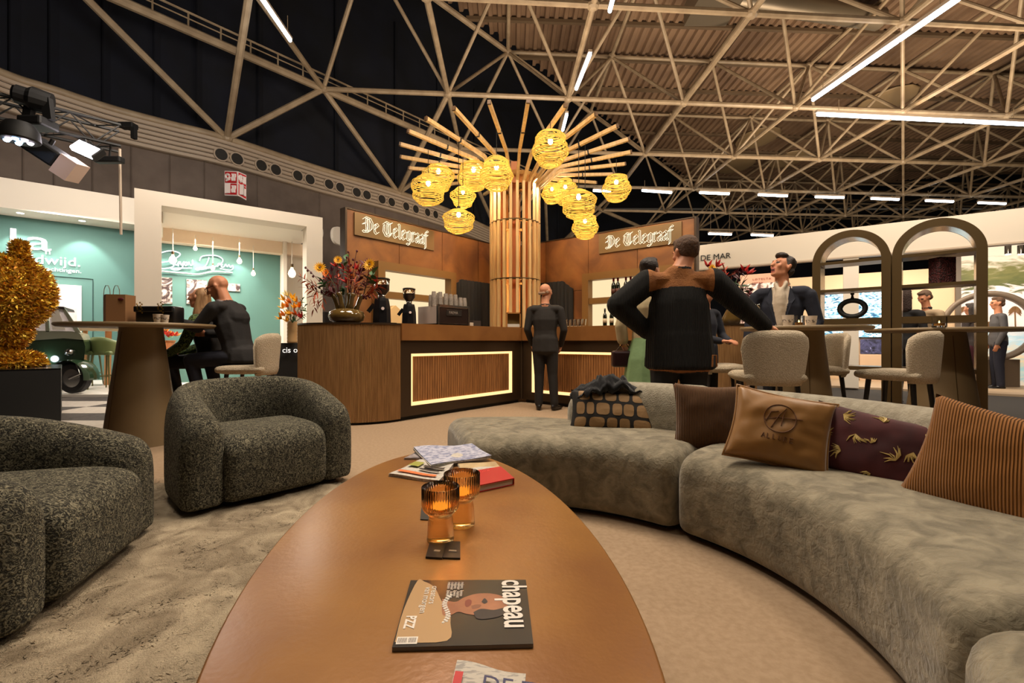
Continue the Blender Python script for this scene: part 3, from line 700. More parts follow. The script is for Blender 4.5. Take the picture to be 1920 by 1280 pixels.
for k, (a0, a1, ex, b0, b1, lab) in enumerate(specs):
    c = arcp(RC, (a0 + a1) / 2)
    t = thing('curved_sofa', lab, 'sofa', (c.x, c.y, 0), 0, 'modules of the curved sofa')
    arcs('seat', RC, a0, a1, seatprof(ex), .085, M_['velvet'], t)
    def bp(i, a, b1=b1, k=k):
        f = 1
        if k == 0: f = 1 - .14 * max(0, min(1, (math.degrees(a) - 62) / 16)) ** 2
        return sup(.27, .05, .69 * f, 2.6, 26)
    arcs('backrest', 1.74, b0, b1, bp, .13, M_['velvetb'], t)
    mb = MB(); n = 20; pts = [arcp(1.16, a0 + .06 + (a1 - a0 - .12) * i / n) for i in range(n + 1)] + [arcp(1.7, a1 - .06 - (a1 - a0 - .12) * i / n) for i in range(n + 1)]
    mb.prism([(p.x, p.y) for p in pts], 0, .03); build('plinth', mb, M_['black'], t)
# --- bronze oval table
tb = thing('coffee_table', 'large oval bronze coffee table in the middle of the lounge', 'coffee table', (-.19, 1.33, 0))
TC, TA, TBb, TH_, TZ = Vector((-.222, 1.369)), .476, 1.129, R_(9.7), .365
def tpt(a, k=1, z=0):
    x, y = TA * k * math.cos(a), TBb * k * math.sin(a)
    return Vector((TC.x + x * math.cos(TH_) - y * math.sin(TH_), TC.y + x * math.sin(TH_) + y * math.cos(TH_), z))
mb = MB(); n = 96; prof = [(.0, TZ), (.985, TZ), (.997, TZ - .004), (1.0, TZ - .012), (1.0, TZ - .03), (.99, TZ - .036), (.0, TZ - .036)]
vs = [tpt(2 * PI * j / n, max(k, .001), z) for k, z in prof for j in range(n)]
mb.add(vs, [(i * n + j, i * n + (j + 1) % n, (i + 1) * n + (j + 1) % n, (i + 1) * n + j) for i in range(len(prof) - 1) for j in range(n)])
build('table_top', mb, M_['tabletop'], tb, smooth=True, angle=50)
for k_ in (-.5, .5):
    mb = MB(); c = tpt(PI / 2, k_); prof = [(.001, .014), (.30, .014), (.30, .05), (.22, .2), (.22, TZ - .04)]
    mb.lathe(prof, 32, c=(c.x, c.y, 0)); build('pedestal', mb, M_['pedestal'], tb, smooth=True, angle=50)
# --- rug
mb = MB(); nx, ny = 150, 170; vs = []
for j in range(ny + 1):
    for i in range(nx + 1):
        u, v = i / nx, j / ny; x = -2.75 + u * 2.55; y = .2 + v * 2.85 + .12 * u
        q = Vector((x * 6, y * 6, 0)); e = min(u, 1 - u, v, 1 - v)
        z = .012 + .010 * mnoise.noise(q) + .006 * mnoise.noise(q * 3.1) - (.018 if e < .002 else 0)
        ed = .03 * mnoise.noise(Vector((x * 5, y * 5, 3))) if e < .02 else 0
        vs.append((x + ed, y + ed, max(z, .001)))
mb.add(vs, [(j * (nx + 1) + i, j * (nx + 1) + i + 1, (j + 1) * (nx + 1) + i + 1, (j + 1) * (nx + 1) + i) for j in range(ny) for i in range(nx)])
rug = thing('rug', 'shaggy taupe rug under the dark armchairs', 'rug', (-1.5, 1.7, 0))
build('pile_base', mb, M_['rug'], rug, smooth=True)
rs = random.Random(5); mb = MB(); V_, F_ = [], []
for k in range(26000):
    x, y = -2.75 + rs.random() * 2.55, .2 + rs.random() * 2.95; a = rs.random() * 6.28; l = rs.uniform(.012, .03); b = .0025
    z = .008; lean = Vector((math.cos(a), math.sin(a), rs.uniform(.1, .5))) * l; side = Vector((-math.sin(a), math.cos(a), 0)) * b
    p = Vector((x, y, z)); i0 = len(V_); V_ += [p - side, p + side, p + lean]; F_.append((i0, i0 + 1, i0 + 2))
mb.add(V_, F_); o = build('pile', mb, M_['rug'], rug); o['kind'] = 'stuff'
# --- dark boucle armchairs; local frame: seat opening towards +x
def make_armchair(label):
    t = thing('armchair', label, 'armchair', (0, 0, 0), 0, 'dark boucle tub armchairs')
    # horseshoe: arm ends at (+.42, +-.40), round back
    path = []; pts = []
    for i in range(15): pts.append(Vector((.36 - .36 * i / 14, -.385)))
    for i in range(1, 30):
        a = -PI / 2 - PI * i / 30; pts.append(Vector((math.cos(a) * .40, math.sin(a) * .385)))
    for i in range(15): pts.append(Vector((.36 * i / 14, .385)))
    extra = [Vector((.375, -.385)), Vector((.385, -.385)), Vector((.39, -.385))]; pts = extra[::-1] + pts + [Vector((p.x, .385)) for p in extra]
    s = 0
    for i, p in enumerate(pts):
        if i: s += (p - pts[i - 1]).length
        d = (pts[min(i + 1, len(pts) - 1)] - pts[max(i - 1, 0)]).normalized(); path.append((p, Vector((d.y, -d.x)), s))
    def pr(i):
        x = pts[i].x; f = max(0, min(1, (x + .35) / .74)); z = .69 - .19 * f ** 1.7
        return sup(.23 - .03 * (1 - f), .02, z, 2.7, 36, eb=7)
    mb = MB(); mb.sweep(path, pr, .085, foot=True); build('tub_back', mb, M_['boucle'], t, smooth=True, world=False)
    # seat cushion
    path = []; n = 26; L = .59; ss = [0, .002, .008, .02, .04, .07, .1] + [.1 + (L - .2) * i / 12 for i in range(1, 12)] + [L - k for k in (.1, .07, .04, .02, .008, .002, 0)]
    mb = MB(); mb.sweep([(Vector((0.04, -L / 2 + q)), Vector((1, 0)), q) for q in ss], lambda i: sup(.72, .022, .42, 4.2, 36, cx=.02, eb=8), .06, foot=True)
    build('seat', mb, M_['boucle'], t, smooth=True, world=False)
    mb = MB(); mb.prism([(.3, -.4), (.3, .4), (-.25, .35), (-.25, -.35)], 0.0, .03); build('plinth', mb, M_['black'], t, world=False)
    return t
ac = make_armchair('dark grey-green boucle tub armchair facing the table, in front of the fluted bar end')
def place(o, loc, rz):
    o.location = loc; o.rotation_euler = (0, 0, rz); MW[o] = Matrix.Translation(Vector(loc)) @ Matrix.Rotation(rz, 4, 'Z')
ac.scale = (1.0, 1.0, 1.0); place(ac, (-1.70, 3.03, .012), R_(-42))
ac2 = dup(ac, (-2.08, 1.75, .012), R_(16), 'dark grey-green boucle tub armchair cut by the left edge of the photo'); ac2.scale = (1.08, 1.0, .92)
# --- cushions
def cushion(name, label, px, py, Y, w, h, tk, yaw, roll, m, tilt=-14, pinch=.06, group='scatter cushions on the curved sofa', n=26, wrinkle=.006, piping=None, zoff=0):
    c = P(px, py, Y); c.z += zoff
    t = thing(name, label, 'cushion', tuple(c), 0, group)
    Rm = Matrix.Rotation(yaw, 4, 'Z') @ Matrix.Rotation(R_(tilt), 4, 'X') @ Matrix.Rotation(roll, 4, 'Y')
    MW[t] = Matrix.Translation(c) @ Rm; t.matrix_world = MW[t]; t.location = c; t.rotation_mode = 'XYZ'; t.rotation_euler = Rm.to_euler()
    vs = []
    for side in (-1, 1):
        for j in range(n + 1):
            for i in range(n + 1):
                u, v = 2 * i / n - 1, 2 * j / n - 1
                k = 1 - pinch * (1 - v * v) ; k2 = 1 - pinch * (1 - u * u)
                x, z = u * w / 2 * k, v * h / 2 * k2
                d = max(0, (1 - u * u)) ** .5 * max(0, (1 - v * v)) ** .5
                q = Vector((x * 9, z * 9, side * 3 + w)); wr = wrinkle * mnoise.noise(q) * (1 if d > .05 else 0) + wrinkle * .7 * mnoise.noise(q * 2.3) * d
                vs.append((x, side * (tk / 2 * d ** .8 + wr), z))
    m1 = (n + 1) ** 2; fs = []
    for j in range(n):
        for i in range(n):
            a = j * (n + 1) + i; fs += [(a, a + 1, a + n + 2, a + n + 1), (m1 + a, m1 + a + n + 1, m1 + a + n + 2, m1 + a + 1)]
    mb = MB(); mb.add(vs, fs); bm_o = build('cover', mb, m, t, smooth=True, world=False)
    bm = bmesh.new(); bm.from_mesh(bm_o.data); bmesh.ops.remove_doubles(bm, verts=bm.verts[:], dist=1e-4); bmesh.ops.recalc_face_normals(bm, faces=bm.faces[:]); bm.to_mesh(bm_o.data); bm.free()
    if piping:
        pts = []
        for (u0, v0, u1, v1) in ((-1, -1, 1, -1), (1, -1, 1, 1), (1, 1, -1, 1), (-1, 1, -1, -1)):
            for q in range(12):
                u, v = u0 + (u1 - u0) * q / 12, v0 + (v1 - v0) * q / 12; pts.append((u * w / 2 * (1 - pinch * (1 - v * v)), 0, v * h / 2 * (1 - pinch * (1 - u * u))))
        mb = MB(); mb.tube(pts, .006, 6, closed=True); build('piping', mb, piping, t, smooth=True, world=False)
    def surf(u, v):
        d = max(0, (1 - u * u)) ** .5 * max(0, (1 - v * v)) ** .5
        x, z = u * w / 2 * (1 - pinch * (1 - v * v)), v * h / 2 * (1 - pinch * (1 - u * u))
        q = Vector((x * 9, z * 9, -3 + w)); wr = wrinkle * mnoise.noise(q) + wrinkle * .7 * mnoise.noise(q * 2.3) * d
        return Vector((x, -(tk / 2 * d ** .8 + wr) - .0015, z))
    return t, surf
def cordm(name, c1, c2, ang=0):
    m = mat(name, c1, .85, col2=c2, scale=38, kind='wave', dist=.25, bump=.6, sheen=.1, contrast=(.2, .8))
    for nn in m.node_tree.nodes:
        if nn.type == 'MAPPING': nn.inputs['Rotation'].default_value = (0, ang, 0)
    return m
# 1 patterned lumbar cushion
tanv = mat('tan_velvet', C(150, 116, 74), .7, sheen=.4); blk = mat('black_velvet', C(26, 22, 20), .8)
t, sf = cushion('scatter_cushion', 'oblong black cushion with tan pebble shapes under the black coat', 1148, 773, 2.93, .54, .27, .12, R_(-6), R_(3), blk, tilt=-22)
rows = [(-.62, [(-.78, .30), (-.38, .40), (-.02, .27), (.28, .27), (.70, .46)]), (.06, [(-.80, .22), (-.56, .20), (-.25, .36), (.10, .26), (.38, .28), (.76, .40)]), (.72, [(-.70, .30), (-.38, .28), (-.06, .30), (.26, .28), (.60, .30)])]
for v0, cs in rows:
    hh = .27 if v0 != .06 else .33
    for u0, ww in cs:
        vs = []; k = 14
        for ring in (0, .55, 1):
            for j in range(k):
                q = 2 * PI * j / k; c_, s_ = math.cos(q), math.sin(q)
                uu = u0 + math.copysign(abs(c_) ** .55, c_) * ww * .46 * max(ring, .01); vv = v0 + math.copysign(abs(s_) ** .55, s_) * hh * .92 * max(ring, .01)
                vs.append(sf(max(-.99, min(.99, uu)), max(-.99, min(.99, vv))))
        mb = MB(); mb.add(vs, [(i * k + j, i * k + (j + 1) % k, (i + 1) * k + (j + 1) % k, (i + 1) * k + j) for i in range(2) for j in range(k)]); build('pebble_patch', mb, tanv, t, world=False)
t, sf = cushion('scatter_cushion', 'square brown corduroy cushion between the pebble cushion and the gold one', 1333, 784, 2.50, .40, .38, .14, R_(-14), R_(1), cordm('brown_cord', C(84, 52, 18), C(110, 70, 28), 0), tilt=-10, pinch=.10)
gold = mat('gold_satin', C(150, 106, 52), .42, col2=C(134, 94, 46), scale=5, sheen=.2)
t, sf = cushion('scatter_cushion', 'square gold satin cushion with a printed round logo, leaning in the middle', 1461, 806, 2.04, .405, .345, .14, R_(-24), R_(11), gold, tilt=-24, pinch=.09, wrinkle=.012, piping=gold)
pr = mat('gold_print', C(96, 56, 20), .6); mb = MB()
cu, cv, rr = -.05, .22, .40
def pl_(pts, r=.0022): mb.tube([sf(a, b) for a, b in pts], r, 5)
pl_([(cu + rr * .82 * math.cos(q * .2), cv + rr * math.sin(q * .2)) for q in range(33)])
pl_([(cu - .15, cv - .3), (cu - .02, cv + .1), (cu + .1, cv + .32), (cu + .06, cv + .05), (cu + .05, cv - .2)]); pl_([(cu - .30, cv - .1), (cu - .05, cv + .02), (cu + .45, cv + .08)])
pl_([(cu - .28, cv - .14), (cu - .2, cv + .15), (cu - .05, cv + .2)])
ux = -.36
GL = {'A': [[(0, 0), (.5, 1), (1, 0)], [(.2, .4), (.8, .4)]], 'L': [[(0, 1), (0, 0), (.8, 0)]], 'U': [[(0, 1), (0, .2), (.4, 0), (.8, .2), (.8, 1)]], 'R': [[(0, 0), (0, 1), (.7, .9), (.7, .6), (0, .5), (.8, 0)]], 'E': [[(.8, 1), (0, 1), (0, 0), (.8, 0)], [(0, .5), (.7, .5)]]}
for ch in 'ALLURE':
    for s_ in GL[ch]: pl_([(ux + a * .075, -.40 + b * .13) for a, b in s_], .0018)
    ux += .115
build('printed_logo', mb, pr, t, world=False)
burg = mat('burgundy_velvet', C(76, 20, 24), .8, col2=C(56, 12, 18), scale=9, sheen=.12)
t, sf = cushion('scatter_cushion', 'oblong burgundy cushion with pale golden feather print', 1640, 842, 1.88, .47, .30, .12, R_(-44), R_(10), burg, tilt=-18, pinch=.07)
fm = mat('feather_print', C(196, 170, 104), .5); rs = random.Random(2); mb = MB()
for (u, v, n_, s_) in ((-.55, .75, 9, .2), (.05, .8, 9, .18), (-.30, .25, 10, .2), (.62, .72, 9, .16), (-.45, -.35, 11, .18), (.35, -.2, 12, .24), (.55, .15, 12, .2), (-.8, .1, 6, .15), (.05, -.75, 7, .14), (-.05, .1, 5, .12), (.75, -.5, 7, .16)):
    a0 = rs.uniform(0, 6.28)
    for k in range(n_):
        a = a0 + rs.uniform(-1.1, 1.1); l = s_ * rs.uniform(.6, 1.2); cl = lambda q: max(-.95, min(.95, q))
        p0, p1, p2 = sf(cl(u), cl(v)), sf(cl(u + l * .5 * math.cos(a)), cl(v + l * .8 * math.sin(a))), sf(cl(u + l * math.cos(a + .3)), cl(v + 1.5 * l * math.sin(a + .3)))
        mb.tube([p0, p1, p2], [.0014, .0036, .0008], 4)
o = build('feather_print', mb, fm, t, world=False); o['kind'] = 'stuff'
t, sf = cushion('scatter_cushion', 'mustard corduroy cushion cut by the right edge of the photo', 1880, 884, 1.50, .47, .40, .15, R_(-60), R_(12), cordm('mustard_cord', C(128, 78, 20), C(154, 98, 32), R_(14)), tilt=-16, pinch=.08)
# --- black coat over the sofa back
mb = MB(); n = 34; m_ = 22; vs = []; cc = P(1135, 724, 3.02)
for j in range(m_ + 1):
    for i in range(n + 1):
        u, v = 2 * i / n - 1, 2 * j / m_ - 1; q = Vector((u * 2.1, v * 2.6, 1.7))
        r = .9 + .25 * mnoise.noise(q); x = u * .21 * r - .02 * v; y = v * .10
        z = .065 * (1 - abs(u) ** 2.6) * (1 - .35 * v * v) + .05 * mnoise.noise(q * 1.6) + .022 * mnoise.noise(q * 3.7) + (.02 if u > -.3 else -.03 * (-.3 - u)) - .05 * max(0, u - .6)
        vs.append((cc.x + x, cc.y + y, cc.z - .035 + z))
fs = [(j * (n + 1) + i, j * (n + 1) + i + 1, (j + 1) * (n + 1) + i + 1, (j + 1) * (n + 1) + i) for j in range(m_) for i in range(n)]
k = len(vs); vs2 = [(a, b, c - .05 * max(.15, 1 - abs(((i % (n + 1)) / n) * 2 - 1))) for i, (a, b, c) in enumerate(vs)]
mb.add(vs + vs2, fs + [tuple(x + k for x in f_) for f_ in fs]
       + [(i, i + 1, k + i + 1, k + i) for i in range(n)] + [(m_ * (n + 1) + i, m_ * (n + 1) + i + 1, k + m_ * (n + 1) + i + 1, k + m_ * (n + 1) + i) for i in range(n)]
       + [(j * (n + 1), (j + 1) * (n + 1), k + (j + 1) * (n + 1), k + j * (n + 1)) for j in range(m_)] + [(j * (n + 1) + n, (j + 1) * (n + 1) + n, k + (j + 1) * (n + 1) + n, k + j * (n + 1) + n) for j in range(m_)])
tag(build('coat', mb, mat('black_wool', C(16, 16, 20), .9, sheen=.2), None, smooth=True), 'crumpled black coat lying over the sofa back by the pebble cushion', 'coat')
# ================================================================= STANDS ON THE LEFT
def txt(s, pos, xd, size, m, parent, ext=.004, align='LEFT', up=Vector((0, 0, 1)), shear=0, sx=1, name='lettering', spacing=1, world=True, off=0):
    cu = bpy.data.curves.new(name, 'FONT'); cu.body = s; cu.size = size; cu.extrude = ext; cu.align_x = align; cu.shear = shear; cu.space_character = spacing; cu.resolution_u = 3; cu.offset = off
    cu.materials.append(m); o = bpy.data.objects.new(name, cu); COL.objects.link(o)
    xd = Vector(xd).normalized(); up = Vector(up).normalized(); n = xd.cross(up)
    Mx = Matrix((( xd.x * sx, up.x, n.x, pos[0]), (xd.y * sx, up.y, n.y, pos[1]), (xd.z * sx, up.z, n.z, pos[2]), (0, 0, 0, 1)))
    me = bpy.data.meshes.new_from_object(o); bpy.data.objects.remove(o); me.name = name
    if not me.materials: me.materials.append(m)
    me.transform(Mx); o = bpy.data.objects.new(name, me); COL.objects.link(o); o['kind'] = 'stuff'
    if parent is not None:
        o.parent = parent
        if world: me.transform(MW[parent].inverted())
    return o
neon = emi('neon_white', (.92, 1, 1, 1), 1.2)
whiteem = mat('white_letters', C(240, 240, 236), .5, emis=(1, 1, 1, 1), es=.5)
# first stand: teal wall with white fascia
TA0, TA1 = Vector((-12.3, 8.9)), Vector((-8.78, 11.95))
dT = (TA1 - TA0).normalized(); nT = Vector((dT.y, -dT.x))
def tq(a, b, t0, t1, A=TA0, d=dT, n=nT): return [(A.x + d.x * s + n.x * t, A.y + d.y * s + n.y * t) for s, t in ((a, t0), (b, t0), (b, t1), (a, t1))]
def tv(px, py, t=.0, A=TA0, d=dT, n=nT): return onv(px, py, (A.x + n.x * t, A.y + n.y * t), d)
LT = (TA1 - TA0).length
st = sroot('wall_teal', 'teal exhibition wall under a white fascia at the left edge')
mb = MB(); mb.prism(tq(-1.5, LT, -.12, 0), 0.03, 3.75); build('wall_face', mb, M_['teal'], st)
mb = MB(); mb.prism(tq(-1.5, LT, .0, .9), 3.72, 4.32); build('fascia', mb, M_['white'], st)
mb = MB(); mb.prism(tq(-1.5, LT, .9, .94), 3.70, 3.78); build('fascia_lip', mb, M_['white'], st)
# hinged panel outline and lettering
a, b = tv(100, 518), tv(174, 524); mb = MB()
mb.tube([tv(60, 514, .012), tv(174, 523, .012), tv(174, 700, .012)], .012, 4); build('door_line', mb, mat('joint_dark', C(30, 60, 56), .8), st)
p = tv(98, 471, .02); txt('avila', p, (dT.x, dT.y, 0), .62, whiteem, st, .02, align='RIGHT', sx=1.6, spacing=1.15)
p = tv(96, 477, .02); txt('r  e  i  z  e  n', p, (dT.x, dT.y, 0), .17, whiteem, st, .01, align='RIGHT', sx=1.25, spacing=1.25)
p = tv(152, 500, .02); txt('op maat. wereldwijd.', p, (dT.x, dT.y, 0), .29, whiteem, st, .01, align='RIGHT', sx=1.1)
p = tv(153, 512, .02); txt('naar uw verwachtingen.', p, (dT.x, dT.y, 0), .125, whiteem, st, .005, align='RIGHT', sx=1.15)
for px in (38, 154):
    q = tv(px, 425, .45); q.z = 3.70; light('SPOT', q, 80, (.95, 1, .95), .04, tv(px, 520, .1), spot=75, blend=.4)
    mb = MB(); mb.lathe([(0, .0), (.06, .0), (.06, .06), (0, .06)], 12, c=(q.x, q.y, 3.72)); mb2 = build('downlight', mb, emi('lamp_white', (1, .97, .9, 1), 12), st)
# poster behind the vehicle
pc = thing('poster', 'pale beach photo poster in a white frame on the teal wall behind the small vehicle', 'poster', tuple(tv(110, 640, .03)))
A_, B_ = tv(92, 532, .03), tv(153, 536, .03)
s0, s1 = (Vector((A_.x, A_.y)) - TA0).dot(dT), (Vector((B_.x, B_.y)) - TA0).dot(dT)
mb = MB(); mb.prism(tq(s0 - .6, s1, .01, .04), .5, A_.z - .0); build('frame', mb, M_['white'], pc)
mb = MB(); mb.prism(tq(s0 - .52, s1 - .08, .041, .045), .55, A_.z - .08); build('print', mb, mat('beach_print', C(214, 200, 196), .6, col2=C(160, 130, 120), scale=1.6, detail=9, contrast=(.45, .8)), pc)
# second stand: white cube frame
FA, FD = Vector((-6.64, 8.0)), Vector((.793, .609)); FN = Vector((.609, -.793))
def fq(a, b, t0, t1): return tq(a, b, t0, t1, FA, FD, FN)
def fv(px, py, t=0): return tv(px, py, t, FA, FD, FN)
LF = ((Vector((fv(605, 500).x, fv(605, 500).y)) - FA)).length
sp = ((Vector((fv(303, 500).x, fv(303, 500).y)) - FA)).length; sp2 = ((Vector((fv(575, 500).x, fv(575, 500).y)) - FA)).length
zT, zO = 3.66, fv(303, 385).z
cs = sroot('wall_cube', 'white cube shaped stand frame with a teal wall inside')
for nm, a, b, t0, t1, z0, z1 in (('pillar', 0, sp, -.5, 0, .03, zT), ('pillar', sp2, LF, -.35, 0, .03, zT), ('header', sp, sp2, -.5, 0, zO, zT), ('side_header', 0, .4, -3.0, -.5, 3.2, zT), ('side_pillar', 0, .3, -3.0, -2.3, .03, 3.2)):
    mb = MB(); mb.prism(fq(a, b, t0, t1), z0, z1); build(nm, mb, M_['offwhite' if nm in ('pillar', 'header') else 'white'], cs)
mb = MB(); mb.prism(fq(0, LF, -3.0, -.5), zO, zO + .05); build('inner_ceiling', mb, M_['white'], cs)
mb = MB(); mb.prism(fq(.2, 2.75, -2.36, -2.3), .03, zO); build('teal_back', mb, M_['teal'], cs)
mb = MB(); mb.prism(fq(2.75, 3.35, -2.36, -2.24), .03, zO); mb.prism(fq(2.75, 2.83, -2.3, -1.9), .03, zO); build('white_side', mb, M_['white'], cs)
mb = MB(); mb.prism(fq(.2, 3.3, -2.29, -2.0), 3.13, zO); build('pelmet', mb, mat('cream_pelmet', C(236, 214, 188), .6), cs)
light('AREA', tuple(fv(400, 400, -1.2).xy) + (3.15,), 120, (1, .9, .78), 1.0, tuple(fv(400, 400, -1.2).xy) + (0,), size_y=1.0)
light('AREA', (-9.4, 9.2, 3.7), 130, (1, .92, .84), 1.2, (-9.4, 9.4, 0))
for px in (306, 366, 447):
    q = fv(px, 400, -1.95); light('SPOT', (q.x, q.y, 3.02), 24, (.95, 1, .95), .04, fv(px, 540, -2.25), spot=80, blend=.4)
# neon script
ns = thing('neon_sign', 'white neon script sign reading Beyond Dreams on the inner teal wall', 'neon sign', tuple(fv(390, 490, -2.2)))
def NP(pts): return [fv(x, y, -2.22) for x, y in pts]
def sm(pts, k=5):
    out = []; n = len(pts)
    for i in range(n - 1):
        p0, p1, p2, p3 = pts[max(i - 1, 0)], pts[i], pts[i + 1], pts[min(i + 2, n - 1)]
        for q in range(k):
            t = q / k; out.append(tuple(.5 * (2 * p1[c] + (p2[c] - p0[c]) * t + (2 * p0[c] - 5 * p1[c] + 4 * p2[c] - p3[c]) * t * t + (3 * p1[c] - p0[c] - 3 * p2[c] + p3[c]) * t ** 3) for c in (0, 1)))
    return out + [pts[-1]]
for s_ in ([(300, 474), (320, 470), (338, 476), (322, 488), (300, 492)], [(302, 474), (298, 500), (312, 503), (326, 498), (318, 490)], [(326, 492), (331, 497), (336, 490), (334, 499)], [(338, 490), (340, 497), (345, 490), (341, 502), (331, 506), (322, 503), (360, 502)],
           [(346, 494), (349, 491), (351, 495), (348, 498), (346, 494)], [(352, 497), (354, 491), (357, 497), (360, 496), (361, 487), (362, 496)],
           [(392, 482), (386, 497), (372, 506), (368, 503), (395, 500)], [(374, 489), (380, 480), (405, 479), (418, 487), (410, 497), (388, 503), (376, 505)], [(408, 500), (409, 494), (413, 494)], [(414, 498), (417, 495), (415, 500), (420, 500), (423, 495), (426, 500), (429, 496), (432, 501), (436, 497), (437, 503), (430, 506), (412, 503)]):
    mb = MB(); mb.tube(NP(sm(s_)), .013, 6); build('neon_stroke', mb, neon, ns, smooth=True)
mb = MB(); mb.tube(NP(sm([(300, 508), (345, 512), (372, 514), (400, 509), (436, 511)])), .02, 6); build('base_bar', mb, mat('grey_bar', C(150, 160, 158), .5), ns)
# framed pictures
bwp = mat('sepia_photo', C(60, 42, 40), .5, col2=C(214, 196, 186), scale=3.5, detail=7, dist=2.5, contrast=(.42, .58), obj=True)
for (x0, y0, x1, y1, lab) in ((295, 519, 323, 568, 'sepia photo print on the inner teal wall beside the white pillar'), (350, 523, 388, 569, 'black and white photo print on the inner teal wall behind the seated pair'), (428, 531, 450, 545, 'small dark print on the inner teal wall to the right of the bald seated man')):
    a, b = fv(x0, y0, -2.26), fv(x1, y0, -2.26); zb = fv(x0, y1, -2.26).z
    s0, s1 = (a.xy - FA).dot(FD), (b.xy - FA).dot(FD); mb = MB(); mb.prism(fq(s0, s1, -2.295, -2.26), zb, a.z)
    tag(build('photo_print', mb, bwp, None), lab, 'picture')
# hanging filament bulbs
bg = mat('bulb_glass', C(255, 236, 200), .1, emis=(1, .85, .6, 1), es=1.6)
for i, (px, pt_, pb, r, t, lab) in enumerate(((324, 430, 488, 6.5, -1.0, 'large glowing bulb before the word Beyond'), (366, 405, 466, 3.5, -1.5, 'small bulb hanging highest, between the two neon words'), (399, 440, 503, 3.6, -1.5, 'small bulb in front of the word Dreams'), (449, 430, 490, 4.5, -1.3, 'bulb right of the word Dreams'), (475, 430, 513, 4, -1.9, 'bulb hanging lowest at the teal wall corner'), (547.5, 460, 513, 7, -.9, 'large amber bulb in the gap right of the white wall'))):
    p = fv(px, pb, t); R0 = r / F * p.y
    o = thing('pendant_bulb', lab, 'bulb', tuple(p), 0, 'hanging bulbs in the white stand')
    mb = MB(); mb.lathe([(0, -R0 * 1.1), (R0 * .6, -R0 * .9), (R0, -.1 * R0), (R0 * .8, R0 * .7), (R0 * .35, R0 * 1.3), (R0 * .3, R0 * 1.8), (0, R0 * 1.8)], 14, c=p); build('glass', mb, bg, o, smooth=True)
    mb = MB(); mb.tube([p + Vector((0, 0, R0 * 1.7)), p + Vector((0, 0, R0 * 2.6))], R0 * .35, 8); build('socket', mb, M_['bronze'], o)
    mb = MB(); mb.tube([p + Vector((0, 0, R0 * 2.5)), (p.x, p.y, 3.24)], .008, 5); build('cord', mb, M_['white'], o)
# white acoustic panels on the grey wall above / beside the cube
for (x0, y0, x1, y1, lab) in ((490, 396, 542, 440, 'white rounded wall panel showing just above the middle of the white cube stand'), (560, 408, 604, 452, 'white rounded wall panel showing above the corner of the white cube stand'), (622, 422, 662, 466, 'white rounded wall panel beside the copper wall')):
    p0, p1 = P(x0, y0, 13.2), P(x1, y1, 13.2 + (x1 - x0) * .02); d_ = (p1 - p0); d_.z = 0; L_ = d_.length; d_.normalize(); n_ = Vector((d_.y, -d_.x, 0)); mb = MB()
    poly = []; r = .22; hh = p0.z - p1.z
    for cx_, cz_, a0 in ((L_ - r, -r, 0), (r, -r, PI / 2), (r, -hh + r, PI), (L_ - r, -hh + r, 1.5 * PI)):
        for k in range(6): q = a0 + PI / 2 * k / 5; poly.append((cx_ + r * math.cos(q), cz_ + r * math.sin(q)))
    Mx = Matrix(((d_.x, 0, n_.x, p0.x), (d_.y, 0, n_.y, p0.y), (0, 1, 0, p0.z), (0, 0, 0, 1))); mb.prism(poly, -.05, .05, M=Mx)
    tag(build('wall_panel', mb, M_['white'], None), lab, 'panel')
# open view between cube and bar: dark cabinets
mb = MB(); a = fv(528, 600, -1.9); mb.box((a.x - .1, a.y + 2.0, .9), (.9, .5, 1.8)); tag(build('cabinet', mb, mat('dark_cabinet', C(46, 40, 38), .6), None), 'dark cabinet seen through the gap of the white cube stand', 'cabinet')
# black counter with white words and the bouquet on it
bc = thing('display_counter', 'black counter with white words beside the fluted bar end', 'counter', (-3.05, 6.55, 0))
a = P(519, 708, 6.35); b = P(600, 708, 6.75); dd = (b - a); dd.z = 0; dd.normalize(); nn = Vector((dd.y, -dd.x, 0)); mb = MB()
mb.prism([(a.x, a.y), (b.x, b.y), (b.x - nn.x * .5, b.y - nn.y * .5), (a.x - nn.x * .5, a.y - nn.y * .5)], 0, P(519, 643, 6.35).z); build('body', mb, M_['black'], bc)
txt('cis op', P(529, 661, 6.33) , dd, .11, whiteem, bc, .002)
